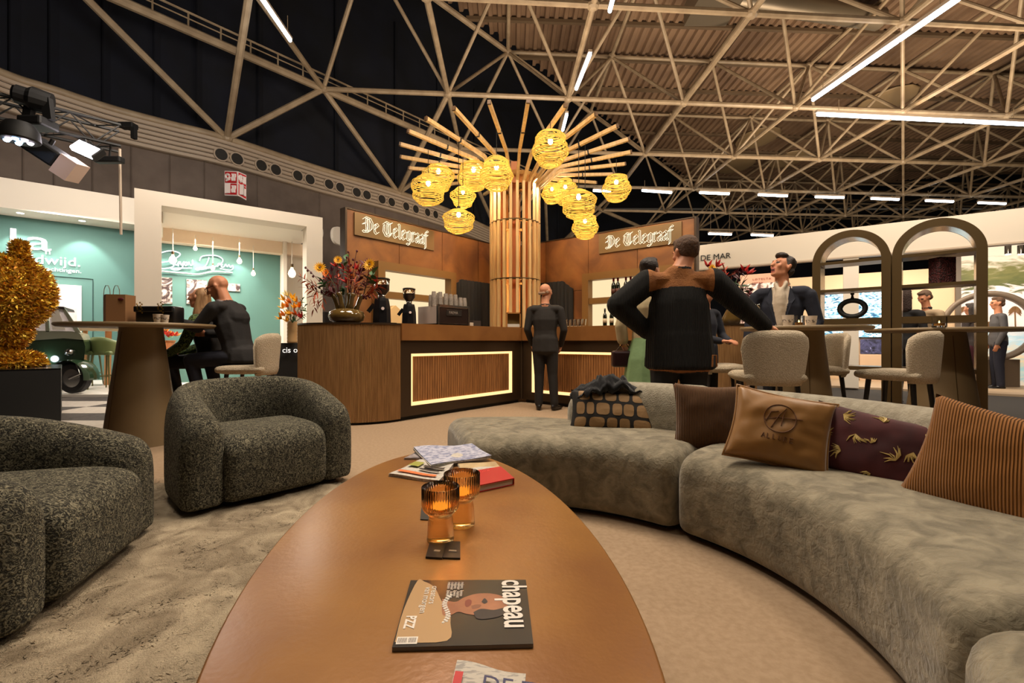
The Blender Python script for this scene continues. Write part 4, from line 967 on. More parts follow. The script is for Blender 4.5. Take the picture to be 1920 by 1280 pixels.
# ---- red fire safety sign, V shaped
fs_ = thing('fire_sign', 'red V-shaped fire safety sign with white hose and flame symbols', 'sign', tuple(P(441, 348, 12.6)))
for (xa, xb, Ya, Yb, dy0, dy1) in ((421, 446, 12.75, 12.6, 0, 0), (446, 462, 12.6, 12.78, 0, 7)):
    tl, tr = P(xa, 320 + (0 if xa == 421 else 1), Ya), P(xb, 321 + dy1, Yb); bl, br = P(xa, 366, Ya), P(xb, 367 + dy1 * 1.2, Yb)
    n_ = (tr - tl).cross(bl - tl).normalized()
    if n_.y > 0: n_ = -n_
    mb = MB(); mb.quad(tl, tr, br, bl); mb.add([v - n_ * .03 for v in (tl, tr, br, bl)], [(3, 2, 1, 0)])
    mb.add([v for v in (tl, tr, br, bl)] + [v - n_ * .03 for v in (tl, tr, br, bl)], [(0, 1, 5, 4), (1, 2, 6, 5), (2, 3, 7, 6), (3, 0, 4, 7)])
    build('sign_face', mb, mat('sign_white', C(226, 214, 210), .5), fs_)
    L2 = lambda u, v, o=.01: tl.lerp(tr, u).lerp(bl.lerp(br, u), v) + n_ * o
    for v0, v1 in ((.04, .485), (.515, .96)):
        mb = MB(); mb.quad(L2(.06, v0), L2(.94, v0), L2(.94, v1), L2(.06, v1)); build('red_field', mb, mat('sign_red', C(190, 26, 36), .5), fs_)
        wm = mat('sign_white', C(1, 1, 1)); mb = MB()
        c_ = v0 + .2
        if v0 < .3: mb.tube([L2(.3 + .15 * math.cos(q * .6), c_ + .09 * math.sin(q * .6), .02) for q in range(11)], .035, 5); mb.tube([L2(.45, c_ + .1, .02), L2(.2, c_ + .17, .02)], .03, 5)
        else: mb.box(L2(.3, c_, .02), (.16, .04, .28)); mb.tube([L2(.3, c_ + .12, .02), L2(.3, c_ + .2, .02)], .035, 5)
        for k in range(3): mb.tube([L2(.62 + .1 * k, c_ + .17, .02), L2(.58 + .12 * k, c_ + .05, .02), L2(.66 + .1 * k, c_ - .02 - .06 * (k == 1), .02), L2(.62 + .12 * k, c_ - .12, .02)], .022, 5)
        o = build('symbol', mb, wm, fs_); o['kind'] = 'stuff'
# ---- lighting truss top left
tr_ = thing('lighting_truss', 'black box truss carrying stage lights in the top left corner', 'truss', (-7, 7, 4.2))
A, B = Vector((-8.3, 5.6, 4.28)), Vector((-6.42, 7.45, 4.28)); d_ = (B - A).normalized(); n_ = Vector((d_.y, -d_.x, 0)) * .16; up = Vector((0, 0, .17))
cor = [n_ + up, -n_ + up, n_ - up, -n_ - up]
for c_ in cor: mb = MB(); mb.tube([A + c_, B + c_], .025, 6); build('chord', mb, M_['black'], tr_)
L_ = (B - A).length; k = 9
for i in range(k):
    p, q = A + d_ * L_ * i / k, A + d_ * L_ * (i + 1) / k; mb = MB()
    for c1, c2 in ((0, 2), (1, 3), (0, 1), (2, 3)):
        a, b = (c1, c2) if i % 2 else (c2, c1); mb.tube([p + cor[a], q + cor[b]], .012, 5)
    build('lacing', mb, M_['black'], tr_)
for t_ in (.25,):
    p = A + d_ * L_ * t_ * 1.35; mb = MB(); mb.tube([p + up, (p.x, p.y, 9.4)], .012, 5); build('hoist_cable', mb, M_['black'], tr_)
mb = MB(); mb.tube([B - up, B - up + Vector((.02, 0, -1.4))], .02, 6); build('loose_cable', mb, M_['cream'], tr_)
def lampth(lab, px, py, Y): return thing('stage_light', lab, 'stage light', tuple(P(px, py, Y)), 0, 'stage lights on the truss')
# moving head, standing on the truss
t = lampth('black moving head lamp standing on top of the truss', 65, 195, 6.6); p = P(72, 232, 6.6)
mb = MB(); mb.bbox(p, (.34, .3, .14), .03); build('base', mb, M_['black'], t)
mb = MB(); mb.beam(p + Vector((-.16, 0, .05)), p + Vector((-.1, 0, .36)), .07, .12); mb.beam(p + Vector((.16, 0, .05)), p + Vector((.12, 0, .36)), .07, .12); build('yoke', mb, M_['black'], t)
a, b = P(30, 176, 6.5), P(98, 196, 6.7); mb = MB(); mb.tube([a, a.lerp(b, .3), a.lerp(b, .45), b], [.13, .13, .17, .15], 14); build('head', mb, M_['black'], t)
mb = MB(); mb.tube([a + (a - b).normalized() * .01, a + (a - b).normalized() * .03], .11, 14); build('lens', mb, M_['blackgloss'], t)
t = lampth('black round wash light with blue-white glowing lenses under the truss', 35, 262, 6.1); p = P(37, 248, 6.1)
mb = MB(); mb.lathe([(0, .12), (.14, .12), (.2, .02), (.21, -.1), (.19, -.12), (0, -.12)], 18, c=p); build('housing', mb, M_['black'], t, smooth=True, angle=40)
k_ = 0
for x, y in ((-.12, -.05), (-.04, -.1), (.05, -.1), (.12, -.05), (0, 0), (.08, .06), (-.08, .06)):
    k_ += 1; mb = MB(); mb.ell(p + Vector((x, y, -.12)), (.036, .036, .03), 6); build('lens', mb, emi('lens_blue', (.35, .6, 1, 1), 9) if k_ % 2 else emi('lens_white', (1, .85, 1, 1), 9), t)
t = lampth('black and pale barn-door floodlight hanging slanted under the truss', 105, 290, 6.6); a, b = P(80, 270, 6.6), P(112, 300, 6.5)
Mx = Matrix.Translation(P(88, 285, 6.6)) @ Matrix.Rotation(-.65, 4, 'Y').inverted() @ Matrix.Rotation(.3, 4, 'Z')
mb = MB(); mb.bbox((0, 0, 0), (.42, .3, .24), .03, M=Mx); build('housing', mb, M_['black'], t)
mb = MB(); mb.box((.33, 0, -.02), (.22, .3, .30), M=Mx); build('door_flap', mb, mat('pale_flap', C(206, 178, 162), .5), t); mb = MB(); mb.tube([P(100, 262, 6.6), P(92, 275, 6.6)], .03, 6); build('clamp', mb, M_['black'], t)
t = lampth('flat LED flood light shining white under the truss end', 166, 288, 7.0); p = P(166, 282, 7.0)
Mx = Matrix.Translation(p) @ Matrix.Rotation(.42, 4, 'Y') @ Matrix.Rotation(-.55, 4, 'X')
mb = MB(); mb.bbox((0, 0, 0), (.38, .12, .22), .02, M=Mx); build('housing', mb, M_['black'], t)
mb = MB(); mb.box((0, -.065, -.02), (.34, .01, .17), M=Mx); mb.box((0, -.03, -.112), (.34, .06, .01), M=Mx); build('led_face', mb, emi('flood_white', (1, .9, .95, 1), 14), t)
mb = MB(); mb.tube([p, P(160, 262, 7.0)], .02, 6); build('clamp', mb, M_['black'], t)
t = lampth('dark slim lamp bar hanging level at the end of the truss', 205, 300, 7.3); mb = MB(); mb.bbox(P(205, 300, 7.3), (.42, .12, .1), .02); build('housing', mb, M_['black'], t); mb = MB(); mb.tube([P(205, 300, 7.3), P(208, 270, 7.3)], .015, 5); build('clamp', mb, M_['black'], t)
mb = MB(); p = P(240, 236, 10.6); mb.bbox(p, (.34, .2, .12), .02); mb.box(p + Vector((.14, 0, -.15)), (.08, .1, .3)); tag(build('wall_bracket', mb, M_['black'], None), 'black bracket on the cream rim right of the truss', 'bracket')
# ---- black plinth with the tinsel figure
pl = thing('plinth', 'glossy black display plinth at the left edge under the gold tinsel figure', 'plinth', (-5.9, 5.9, 0))
zp = P(112, 690, 5.5).z; pq_ = [(-5.45, 5.5), (-6.35, 6.42), (-7.5, 5.4), (-6.6, 4.45)]
mb = MB(); mb.prism(pq_, 0, zp - .02); build('body', mb, M_['black'], pl)
mb = MB(); mb.prism([(a * 1.002, b * 1.002) for a, b in pq_], zp - .02, zp); build('top', mb, M_['blackgloss'], pl)
tf = thing('tinsel_figure', 'shaggy gold tinsel figure with a round belly on the black plinth', 'figure', (-6.3, 5.8, zp))
tin = mat('gold_tinsel', C(222, 170, 40), .3, .6, col2=C(250, 214, 90), scale=6); tin2 = mat('copper_tinsel', C(176, 112, 30), .3, .6)
rs = random.Random(9)
def shag(prof, cx, cy, cz, n, nm, squash=1):
    tot = []
    for i in range(len(prof) - 1):
        (r0, z0), (r1, z1) = prof[i], prof[i + 1]; tot.append(math.hypot(r1 - r0, z1 - z0) * (r0 + r1))
    mb = MB(); mb.lathe([(r * .9, z) for r, z in prof], 20, c=(cx, cy, cz)); V_ = []; F_ = []; G_ = []
    for k in range(n):
        i = rs.choices(range(len(tot)), tot)[0]; t = rs.random(); a = rs.random() * 6.283
        r = prof[i][0] * (1 - t) + prof[i + 1][0] * t; z = prof[i][1] * (1 - t) + prof[i + 1][1] * t
        p = Vector((cx + r * math.cos(a), cy + r * math.sin(a), cz + z)); nrm = Vector((math.cos(a), math.sin(a), rs.uniform(-.6, .9)))
        e = Vector((rs.uniform(-1, 1), rs.uniform(-1, 1), rs.uniform(-1, 1))).normalized(); w_ = nrm.cross(e).normalized() * rs.uniform(.005, .011); L = (nrm * .5 + e).normalized() * rs.uniform(.04, .09)
        i0 = len(V_); V_ += [p - w_, p + w_, p + L * .5 + w_ + e * .01, p + L * .5 - w_ + e * .01, p + L]; F_ += [(i0, i0 + 1, i0 + 2, i0 + 3), (i0 + 3, i0 + 2, i0 + 4)]; g = rs.random() < .35; G_ += [g, g]
    nb0 = len(mb.f); mb.m = [1] * nb0; mb.mi = 0; mb.add(V_, F_); mb.m = [1] * nb0 + [1 if g else 0 for g in G_]
    o = build(nm, mb, [tin, tin2], tf); o['kind'] = 'stuff'; return o
gx = (12 - 960) / F * 5.8
zz = lambda y: (640 - y) / F * 5.75 + H
shag([(.02, zz(452)), (.045, zz(456)), (.055, zz(475)), (.085, zz(492))], P(37, 470, 5.8).x, 5.8, 0, 2200, 'neck')
shag([(.05, zz(480)), (.22, zz(487)), (.37, zz(508)), (.44, zz(540)), (.43, zz(565)), (.34, zz(592)), (.22, zz(612)), (.15, zz(626))], gx, 5.8, 0, 15000, 'belly')
shag([(.15, zz(610)), (.20, zz(618)), (.18, zz(632)), (.10, zz(652)), (.10, zz(668))], P(22, 630, 5.75).x - .1, 5.8, 0, 5000, 'leg')
shag([(.10, zz(662)), (.20, zz(668)), (.25, zz(680)), (.24, zp + .015)], P(22, 680, 5.75).x, 5.8, 0, 5500, 'foot')
# ---- small three-wheeled vehicle
ve = thing('vehicle', 'dark green three-wheeled vehicle with chrome rim behind the tinsel figure', 'vehicle', (-8.4, 8.4, .035))
gp = mat('green_car_paint', C(34, 52, 34), .12, coat=.6); VY = 8.15
def vp(px, py, dy=0): v = P(px, py, VY); v.y += dy; v.x = (px - 960) / F * VY; return v
def slab(name, poly, y0, y1, m, b=.0):
    mb = MB(); pts = [vp(*q) for q in poly]; n = len(pts)
    vs = [Vector((p.x - .75 * y0, VY + y0, p.z)) for p in pts] + [Vector((p.x - .75 * y1, VY + y1, p.z)) for p in pts]
    mb.add(vs, [tuple(range(n)), tuple(range(n, 2 * n))[::-1]] + [(i, (i + 1) % n, n + (i + 1) % n, n + i) for i in range(n)]); return build(name, mb, m, ve, smooth=False)
slab('cab_body', [(-20, 640), (60, 638), (120, 634), (156, 636), (160, 650), (157, 680), (140, 690), (112, 700), (60, 706), (-20, 706)], 0, .8, gp)
slab('bonnet_top', [(-20, 624), (70, 620), (135, 621), (150, 625), (157, 637), (120, 634), (60, 638), (-20, 641)], -.02, .82, mat('silver_green', C(150, 150, 128), .2, .3))
slab('roof', [(20, 577), (84, 573), (120, 575), (122, 580), (84, 579), (20, 583)], -.03, .83, mat('dark_roof', C(50, 44, 44), .4))
slab('pillar', [(116, 578), (122, 578), (152, 624), (142, 624)], -.02, .04, mat('silver_green', C(1, 1, 1))); slab('pillar', [(84, 578), (90, 578), (93, 622), (86, 622)], -.02, .04, mat('silver_green', C(1, 1, 1)))
slab('windscreen', [(92, 580), (116, 579), (141, 623), (94, 622)], .0, .02, mat('tinted_pane', C(214, 210, 214), .08, alpha=.6)); slab('side_window', [(20, 586), (84, 580), (86, 620), (20, 622)], .0, .02, mat('tinted_pane', C(1, 1, 1)))
slab('price_sheet', [(95, 582), (110, 581), (124, 618), (99, 618)], -.035, -.025, M_['white'])
wc = vp(142, 706); WR = .27
for nm, prof, m in (('tyre', [(.60, -.07), (.9, -.075), (1, -.05), (1, .05), (.9, .075), (.60, .07), (.60, -.07)], mat('rubber', C(22, 20, 20), .7)), ('rim', [(0, -.03), (.35, -.05), (.5, -.02), (.6, -.06), (.6, .06), (0, .06)], M_['chrome'])):
    mb = MB(); mb.lathe([(r * WR, z) for r, z in prof], 28, M=Matrix.Translation((wc.x, VY - .02, WR + .04)) @ Matrix.Rotation(PI / 2, 4, 'X')); build(nm, mb, m, ve, smooth=True, angle=35)
mb = MB(); vs = []; k = 14
for i in range(k + 1):
    q = R_(-5 + 175 * i / k) if False else math.radians(-8 + 170 * i / k); r = WR * 1.22
    for y in (-.16, -.1, .1, .16): vs.append((wc.x + r * math.cos(q) * (1 if abs(y) < .15 else .93), VY - .02 + y, WR + .05 + r * math.sin(q) * (1 if abs(y) < .15 else .93)))
mb.add(vs, [(i * 4 + j, i * 4 + j + 1, i * 4 + j + 5, i * 4 + j + 4) for i in range(k) for j in range(3)]); build('mudguard', mb, gp, ve, smooth=True)
mb = MB(); mb.lathe([(0, -.04), (.05, -.035), (.065, 0), (.06, .06), (0, .08)], 14, M=Matrix.Translation(vp(133, 660)) @ Matrix.Rotation(-PI / 2, 4, 'X') @ Matrix.Rotation(PI, 4, 'X')); build('headlight_ring', mb, M_['chrome'], ve, smooth=True)
mb = MB(); mb.ell(vp(92, 673) + Vector((0, -.1, 0)), (.06, .05, .06), 8); build('lit_headlight', mb, emi('headlamp', (.75, .9, 1, 1), 14), ve, smooth=True)
mb = MB(); mb.tube([(wc.x, VY - .12, WR + .04), (wc.x + .2, VY - .12, WR + .12), (wc.x + .12, VY - .1, WR * 2.1)], .025, 8); build('fork', mb, M_['chrome'], ve)
for dx in (-1.9, ):
    mb = MB(); mb.lathe([(r * WR, z) for r, z in [(0, -.06), (.9, -.075), (1, -.05), (1, .05), (.9, .075), (0, .07)]], 20, M=Matrix.Translation((wc.x + dx, VY + .1, WR + .04)) @ Matrix.Rotation(PI / 2, 4, 'X')); build('tyre', mb, mat('rubber', C(1, 1, 1)), ve, smooth=True, angle=35)
# ================================================================= RIGHT SIDE: STANDS, ARCHED SHELVES, HIGH TABLES, STOOLS
V1, V2 = Vector((4.43, 10.8)), Vector((8.38, 8.0)); dV = (V2 - V1).normalized(); nV = Vector((dV.y, -dV.x))
def rq(a, b, t0, t1): return tq(a, b, t0, t1, V1, dV, nV)
def rv(px, py, t=0): return onv(px, py, (V1.x + nV.x * t, V1.y + nV.y * t), dV)
def rs_(px, t=0): return (rv(px, 600, t).xy - V1).dot(dV)
wr = sroot('wall_fascia', 'white overhead fascia of the stands on the right with black capital letters')
mb = MB(); mb.prism(rq(-.15, 9, -.12, 0), 2.67, 3.24); build('fascia_board', mb, M_['offwhite'], wr)
mb = MB(); mb.prism(rq(-.15, 9, -.16, .02), 2.64, 2.67); build('fascia_lip', mb, M_['cream'], wr)
txt('DE MAR', rv(1313, 489, .02), (dV.x, dV.y, 0), .185, M_['black'], wr, .003, sx=1.0)
for px, w_ in ((1581, 29),):
    a, b = rs_(px, -.1), rs_(px + w_, -.1); mb = MB(); mb.prism(rq(a, b, -.3, -.02), .03, 2.67); build('post', mb, M_['white'], wr)
BT = -2.6                                          # back walls of the stand
mb = MB(); mb.prism(rq(rs_(1385, BT), rs_(1797, BT), BT - .1, BT), .03, 2.62); build('back_wall', mb, mat('warm_white_wall', C(226, 196, 160), .7), wr)
mb = MB(); mb.prism(rq(rs_(1790, BT), rs_(1800, BT), BT, BT + .12), .03, 2.9); build('wall_edge', mb, mat('grey_trim', C(110, 98, 86), .6), wr)
light('AREA', tuple(rv(1650, 500, -1.2).xy) + (2.6,), 42, (1, .84, .64), 1.6, tuple(rv(1650, 500, -2.0).xy) + (0,), size_y=.8)
light('AREA', tuple(rv(1850, 500, -1.0).xy) + (2.6,), 14, (1, .86, .7), 1.2, tuple(rv(1850, 500, -1.5).xy) + (0,))
def flat(name, px0, py0, px1, py1, t, th, m, par=None, label=None, cat=None, **k):
    a, b = rv(px0, py0, t), rv(px1, py0, t); s0, s1 = (a.xy - V1).dot(dV), (b.xy - V1).dot(dV); zb = rv(px0, py1, t).z
    mb = MB(); mb.prism(rq(s0, s1, t - th, t), min(zb, a.z), max(zb, a.z)); o = build(name, mb, m, par)
    if label: tag(o, label, cat)
    return o
sea = mat('sea_screen', C(30, 90, 130), .4, col2=C(235, 245, 250), scale=7, detail=10, dist=2.5, stretch=(1, 1, 2.4), contrast=(.40, .58), emis='ramp', es=1.4) if False else None
def ramp_emit(name, stops, scale, es, detail=8, dist=1.5, stretch=(1, 1, 1), grad=None):
    m = bpy.data.materials.new(name); m.use_nodes = True; nt = m.node_tree; b = nt.nodes['Principled BSDF']
    tc = nt.nodes.new('ShaderNodeTexCoord'); mp = nt.nodes.new('ShaderNodeMapping'); mp.inputs['Scale'].default_value = stretch
    nt.links.new(tc.outputs['Object'], mp.inputs[0]); t = nt.nodes.new('ShaderNodeTexNoise'); t.inputs['Scale'].default_value = scale; t.inputs['Detail'].default_value = detail; t.inputs['Distortion'].default_value = dist
    nt.links.new(mp.outputs[0], t.inputs['Vector']); r = nt.nodes.new('ShaderNodeValToRGB'); el = r.color_ramp.elements
    src = t.outputs['Fac']
    if grad:                                       # picture composed bottom to top plus noise
        sp = nt.nodes.new('ShaderNodeSeparateXYZ'); nt.links.new(tc.outputs['Object'], sp.inputs[0]); mr = nt.nodes.new('ShaderNodeMapRange'); mr.inputs[1].default_value, mr.inputs[2].default_value = grad
        nt.links.new(sp.outputs['Z'], mr.inputs[0]); ad = nt.nodes.new('ShaderNodeMath'); ad.operation = 'MULTIPLY_ADD'; nt.links.new(t.outputs['Fac'], ad.inputs[0]); ad.inputs[1].default_value = .28
        sb = nt.nodes.new('ShaderNodeMath'); sb.operation = 'SUBTRACT'; nt.links.new(mr.outputs[0], sb.inputs[0]); sb.inputs[1].default_value = .14; nt.links.new(sb.outputs[0], ad.inputs[2]); src = ad.outputs[0]
    el[0].position, el[0].color = stops[0]; el[1].position, el[1].color = stops[-1]
    for p_, c_ in stops[1:-1]: e = el.new(p_); e.color = c_
    nt.links.new(src, r.inputs[0]); nt.links.new(r.outputs[0], b.inputs['Base Color']); nt.links.new(r.outputs[0], b.inputs['Emission Color']); b.inputs['Emission Strength'].default_value = es
    return m
seam = ramp_emit('sea_screen', [(.38, C(20, 70, 110)), (.46, C(90, 160, 190)), (.54, C(210, 232, 240)), (.7, C(250, 252, 255))], 5, .75, 10, 2.2, (1, 1, 2.6))
tv_ = thing('video_screen', 'wide video screen showing foaming blue sea behind the arched shelves', 'screen', tuple(rv(1620, 600, BT + .08)))
flat('panel', 1532, 544, 1706, 634, BT + .08, .05, M_['black'], tv_); flat('picture', 1534, 547, 1704, 632, BT + .09, .006, seam, tv_)
flat('video_screen', 1613, 612 + 24, 1706, 663, BT + .1, .05, ramp_emit('night_screen', [(.4, C(10, 12, 26)), (.6, C(60, 60, 90)), (.7, C(200, 200, 230))], 6, .8), None, 'low dark screen with pale streaks below the sea screen', 'screen')
flat('light_box', 1536, 640, 1581, 648, BT + .12, .05, emi('shelf_white', (.85, .9, 1, 1), 1.2), None, 'thin white light strip below the sea screen', 'light')
flat('cabinet', 1612, 664, 1704, 716, BT + .3, .28, mat('pale_cabinet', C(220, 190, 160), .6), None, 'low pale cabinet under the dark screen', 'cabinet')
mtn = ramp_emit('mountain_print', [(.40, C(96, 70, 64)), (.5, C(206, 176, 160)), (.6, C(240, 222, 206))], 3.0, .35, 8, 2.6)
flat('poster', 1388, 527, 1466, 606, BT + .06, .03, mtn, None, 'pale mountain landscape print behind the man in the navy suit', 'poster')
lt = flat('poster', 1388, 516, 1466, 533, BT + .07, .03, mat('pink_strip', C(222, 176, 150), .6), None, 'pale pink strip of spaced tiny red letters above the mountain print', 'poster')
MW[lt] = Matrix.Identity(4)
txt('L O T E L T A', rv(1411, 526, BT + .085), (dV.x, dV.y, 0), .075, mat('red_ink', C(150, 40, 40), .6), lt, .002); txt('L E R A N', rv(1411, 532, BT + .085), (dV.x, dV.y, 0), .06, mat('red_ink', C(1, 1, 1)), lt, .002)
# big back-lit beach print with pines and a round metal ring in front
zA, zB = rv(1860, 726, BT).z, rv(1860, 470, BT).z
beach = ramp_emit('coast_print', [(.0, C(238, 214, 186)), (.14, C(150, 196, 196)), (.22, C(226, 200, 160)), (.34, C(176, 206, 214)), (.46, C(248, 232, 220)), (.70, C(244, 226, 214)), (.74, C(86, 92, 50)), (.86, C(120, 116, 66)), (.95, C(230, 214, 190))], 3.2, .45, 12, 1.2, (1, 1, 3), grad=(zA - rv(1860, 600, BT).z, zB - rv(1860, 600, BT).z))
bp_ = thing('mural', 'large back-lit coast photo with pines, palms and sea at the right edge', 'mural', tuple(rv(1860, 600, BT)))
flat('print', 1800, 468, 2010, 722, BT - .1, .05, beach, bp_)
pm = mat('palm_print', C(128, 92, 56), .6, emis=C(128, 92, 56), es=.35); rs = random.Random(4)
for (px, py, L_, ht) in ((1856, 612, 15, 40), (1903, 582, 13, 34), (1808, 582, 12, 0)):
    for k in range(11):
        a = PI * (k / 10) * 1.3 - .5; mb = MB(); mb.tube([rv(px, py - 0, BT - .08), rv(px + L_ * .6 * math.cos(a), py - L_ * .6 * math.sin(a), BT - .08), rv(px + L_ * math.cos(a), py - L_ * .8 * math.sin(a) + 5, BT - .08)], [.014, .028, .004], 4); build('palm_frond', mb, pm, bp_)
    if ht: mb = MB(); mb.tube([rv(px, py, BT - .08), rv(px + 1, py + ht, BT - .08)], .012, 4); build('palm_trunk', mb, pm, bp_)
rg = thing('ring_stand', 'big round grey metal ring standing before the coast photo', 'ring', tuple(rv(1848, 700, BT + .6)))
mb = MB(); c0 = rv(1852, 612, BT + .5); R0 = 61 / F * c0.y
mb.tube([c0 + Vector((dV.x, dV.y, 0)) * R0 * math.cos(q * PI / 24) + Vector((0, 0, R0 * math.sin(q * PI / 24))) for q in range(48)], .085, 6, closed=True, flat=.6); build('ring', mb, mat('grey_ring', C(120, 104, 88), .5), rg, smooth=True)
mb = MB(); mb.box((c0.x, c0.y, (c0.z - R0) / 2), (.9, .4, c0.z - R0)); build('foot', mb, mat('grey_ring', C(1, 1, 1)), rg)
for px, Yo in ((1890, 0), (1914, .0)):
    p = rv(px, 470, -.5); t = thing('track_spot', 'small silver track spot under the white fascia, %s' % ('nearer the shelf' if px < 1900 else 'cut by the photo edge'), 'spotlight', tuple(p), 0, 'track spots at the right edge')
    mb = MB(); mb.tube([p + Vector((0, 0, .1)), p + Vector((0, 0, -.06))], .045, 10); build('housing', mb, M_['chrome'], t, smooth=True, angle=40); mb = MB(); mb.tube([p + Vector((0, 0, .1)), (p.x, p.y, 2.66)], .012, 5); build('stem', mb, M_['black'], t)
    mb = MB(); mb.tube([p + Vector((0, 0, -.06)), p + Vector((0, 0, -.07))], .038, 10); build('lens', mb, emi('spot_warm', (1, .85, .6, 1), 6), t)
# --- arched shelves
PA, PB_, PC = Vector((4.92, 4.69)), Vector((4.35, 5.21)), Vector((3.78, 5.73))
br = mat('brushed_bronze', C(104, 84, 54), .32, .55); brin = mat('brushed_bronze_inner', C(130, 112, 84), .22, .8)
def arch(A, B, lab, zt=2.30):
    W_ = (A - B).length - .01; d = (A - B).normalized(); n = Vector((d.y, -d.x)) # n to the camera
    if n.y > 0: n = -n
    t = thing('arched_shelf', lab, 'shelf', (B.x, B.y, 0), 0, 'bronze arched shelves'); fw, dp = .085, .34
    R = W_ / 2; cx, cz = R, zt - R
    def pt(s, z, o): return Vector((B.x + d.x * s + n.x * o, B.y + d.y * s + n.y * o, z))
    outer = [(0, .0)] + [(cx - R * math.cos(PI * i / 32), cz + R * math.sin(PI * i / 32)) for i in range(33)] + [(W_, 0)]
    r = R - fw; inner = [(fw, .0)] + [(cx - r * math.cos(PI * i / 32), cz + r * math.sin(PI * i / 32)) for i in range(33)] + [(W_ - fw, 0)]
    for nm, o0, o1, oo, ii in (('front_frame', 0, -.03, outer, inner), ('back_frame', -dp, -dp - .03 + .03, outer, inner)):
        mb = MB(); k = len(oo); o0, o1 = (0, -.03) if nm == 'front_frame' else (-dp, -dp + .03)
        vs = [pt(a, b, o0) for a, b in oo] + [pt(a, b, o0) for a, b in ii] + [pt(a, b, o1) for a, b in oo] + [pt(a, b, o1) for a, b in ii]; fs = []
        for i in range(k - 1): fs += [(i, i + 1, k + i + 1, k + i), (2 * k + i, 3 * k + i, 3 * k + i + 1, 2 * k + i + 1), (i, 2 * k + i, 2 * k + i + 1, i + 1), (k + i, k + i + 1, 3 * k + i + 1, 3 * k + i)]
        mb.add(vs, fs); build(nm, mb, br, t)
    mb = MB(); r2 = R - .02; o2 = [(.02, 0)] + [(cx - r2 * math.cos(PI * i / 32), cz + r2 * math.sin(PI * i / 32)) for i in range(33)] + [(W_ - .02, 0)]
    mid = inner; k = len(mid); vs = [pt(a, b, -.03) for a, b in mid] + [pt(a, b, -dp + .03) for a, b in mid] + [pt(a, b, -.03) for a, b in o2] + [pt(a, b, -dp + .03) for a, b in o2]
    fs = [(i, i + 1, k + i + 1, k + i) for i in range(k - 1)] + [(2 * k + i, 3 * k + i, 3 * k + i + 1, 2 * k + i + 1) for i in range(k - 1)]
    mb.add(vs, fs); build('side_shell', mb, brin, t, smooth=True, angle=30)
    for z, th in ((.09, .06), (.62, .045), (1.165, .075), (1.565, .035), (1.905, .035)):
        mb = MB(); a = fw - .01
        mb.add([pt(s, zz_, o) for s in (a, W_ - a) for zz_ in (z, z + th) for o in (-.005, -dp + .01)], [(0, 1, 3, 2), (4, 6, 7, 5), (0, 4, 5, 1), (2, 3, 7, 6), (0, 2, 6, 4), (1, 5, 7, 3)]); build('shelf_board', mb, br, t)
    return t, pt, W_
s1, pt1, W1 = arch(PB_, PC, 'bronze arched shelf on the left of the pair, holding a ring vase')
s2, pt2, W2 = arch(PA, PB_, 'bronze arched shelf on the right of the pair, holding a dark red box')
# ring vase
rvz = thing('ring_vase', 'black ring-shaped vase with a narrow neck on the left arched shelf', 'vase', tuple(pt1(.38, 1.24, -.17)))
c_ = P(1594.5, 578, 5.6); c_ = pt1(.39, 1.24 + .125, -.17); dd = Vector((PB_ - PC).normalized())
mb = MB(); mb.tube([c_ + Vector((dd.x, dd.y, 0)) * .125 * math.cos(q * PI / 16) + Vector((0, 0, .098 * math.sin(q * PI / 16))) for q in range(32)], .03, 10, closed=True); build('ring_body', mb, M_['black'], rvz, smooth=True)
mb = MB(); mb.lathe([(.035, .085), (.014, .14), (.011, .165), (.02, .17), (.02, .19), (0, .19)], 12, c=c_); build('neck', mb, M_['black'], rvz, smooth=True)
mb = MB(); a = pt2(.42, 1.60, -.17); mb.bbox(a + Vector((0, 0, .145)), (.18, .14, .288), .006); tag(build('box', mb, mat('dark_red_weave', C(84, 22, 24), .7, col2=C(40, 10, 12), scale=70, kind='voronoi', bump=.6, bscale=70), None), 'dark red patterned box on the right arched shelf', 'box')
# --- high tables
def hightable(label, x, y, z, r, rt, rb, grp='bronze high tables'):
    t = thing('high_table', label, 'table', (x, y, 0), 0, grp)
    mb = MB(); mb.lathe([(0, z - .035), (r - .02, z - .035), (r, z - .02), (r, z - .008), (r - .006, z), (0, z)], 56, c=(x, y, 0)); build('table_top', mb, M_['pedestal'], t, smooth=True, angle=40)
    mb = MB(); mb.lathe([(0, 0), (rb, 0), (rb - .003, .015), (rt, z - .05), (rt, z - .03), (0, z - .03)], 48, c=(x, y, 0)); build('cone_base', mb, M_['pedestal'], t, smooth=True, angle=40)
    mb = MB(); mb.tube([(x + (rb + (rt - rb) * q) * math.cos(-1.9), y + (rb + (rt - rb) * q) * math.sin(-1.9), q * (z - .05)) for q in (0, .5, .98)], .003, 4); build('seam', mb, M_['bronze'], t)
ZTL = 1.125
hightable('bronze high table with a cone base between the left armchair and the stands', -3.5, 4.3, ZTL, .60, .165, .295)
hightable('bronze high table with cups and candle where the man in the navy suit stands', 2.57, 4.02, 1.09, .50, .155, .27)
hightable('bronze high table on the right with one candle glass, before the arched shelf', 4.16, 4.4, 1.085, .60, .17, .31)
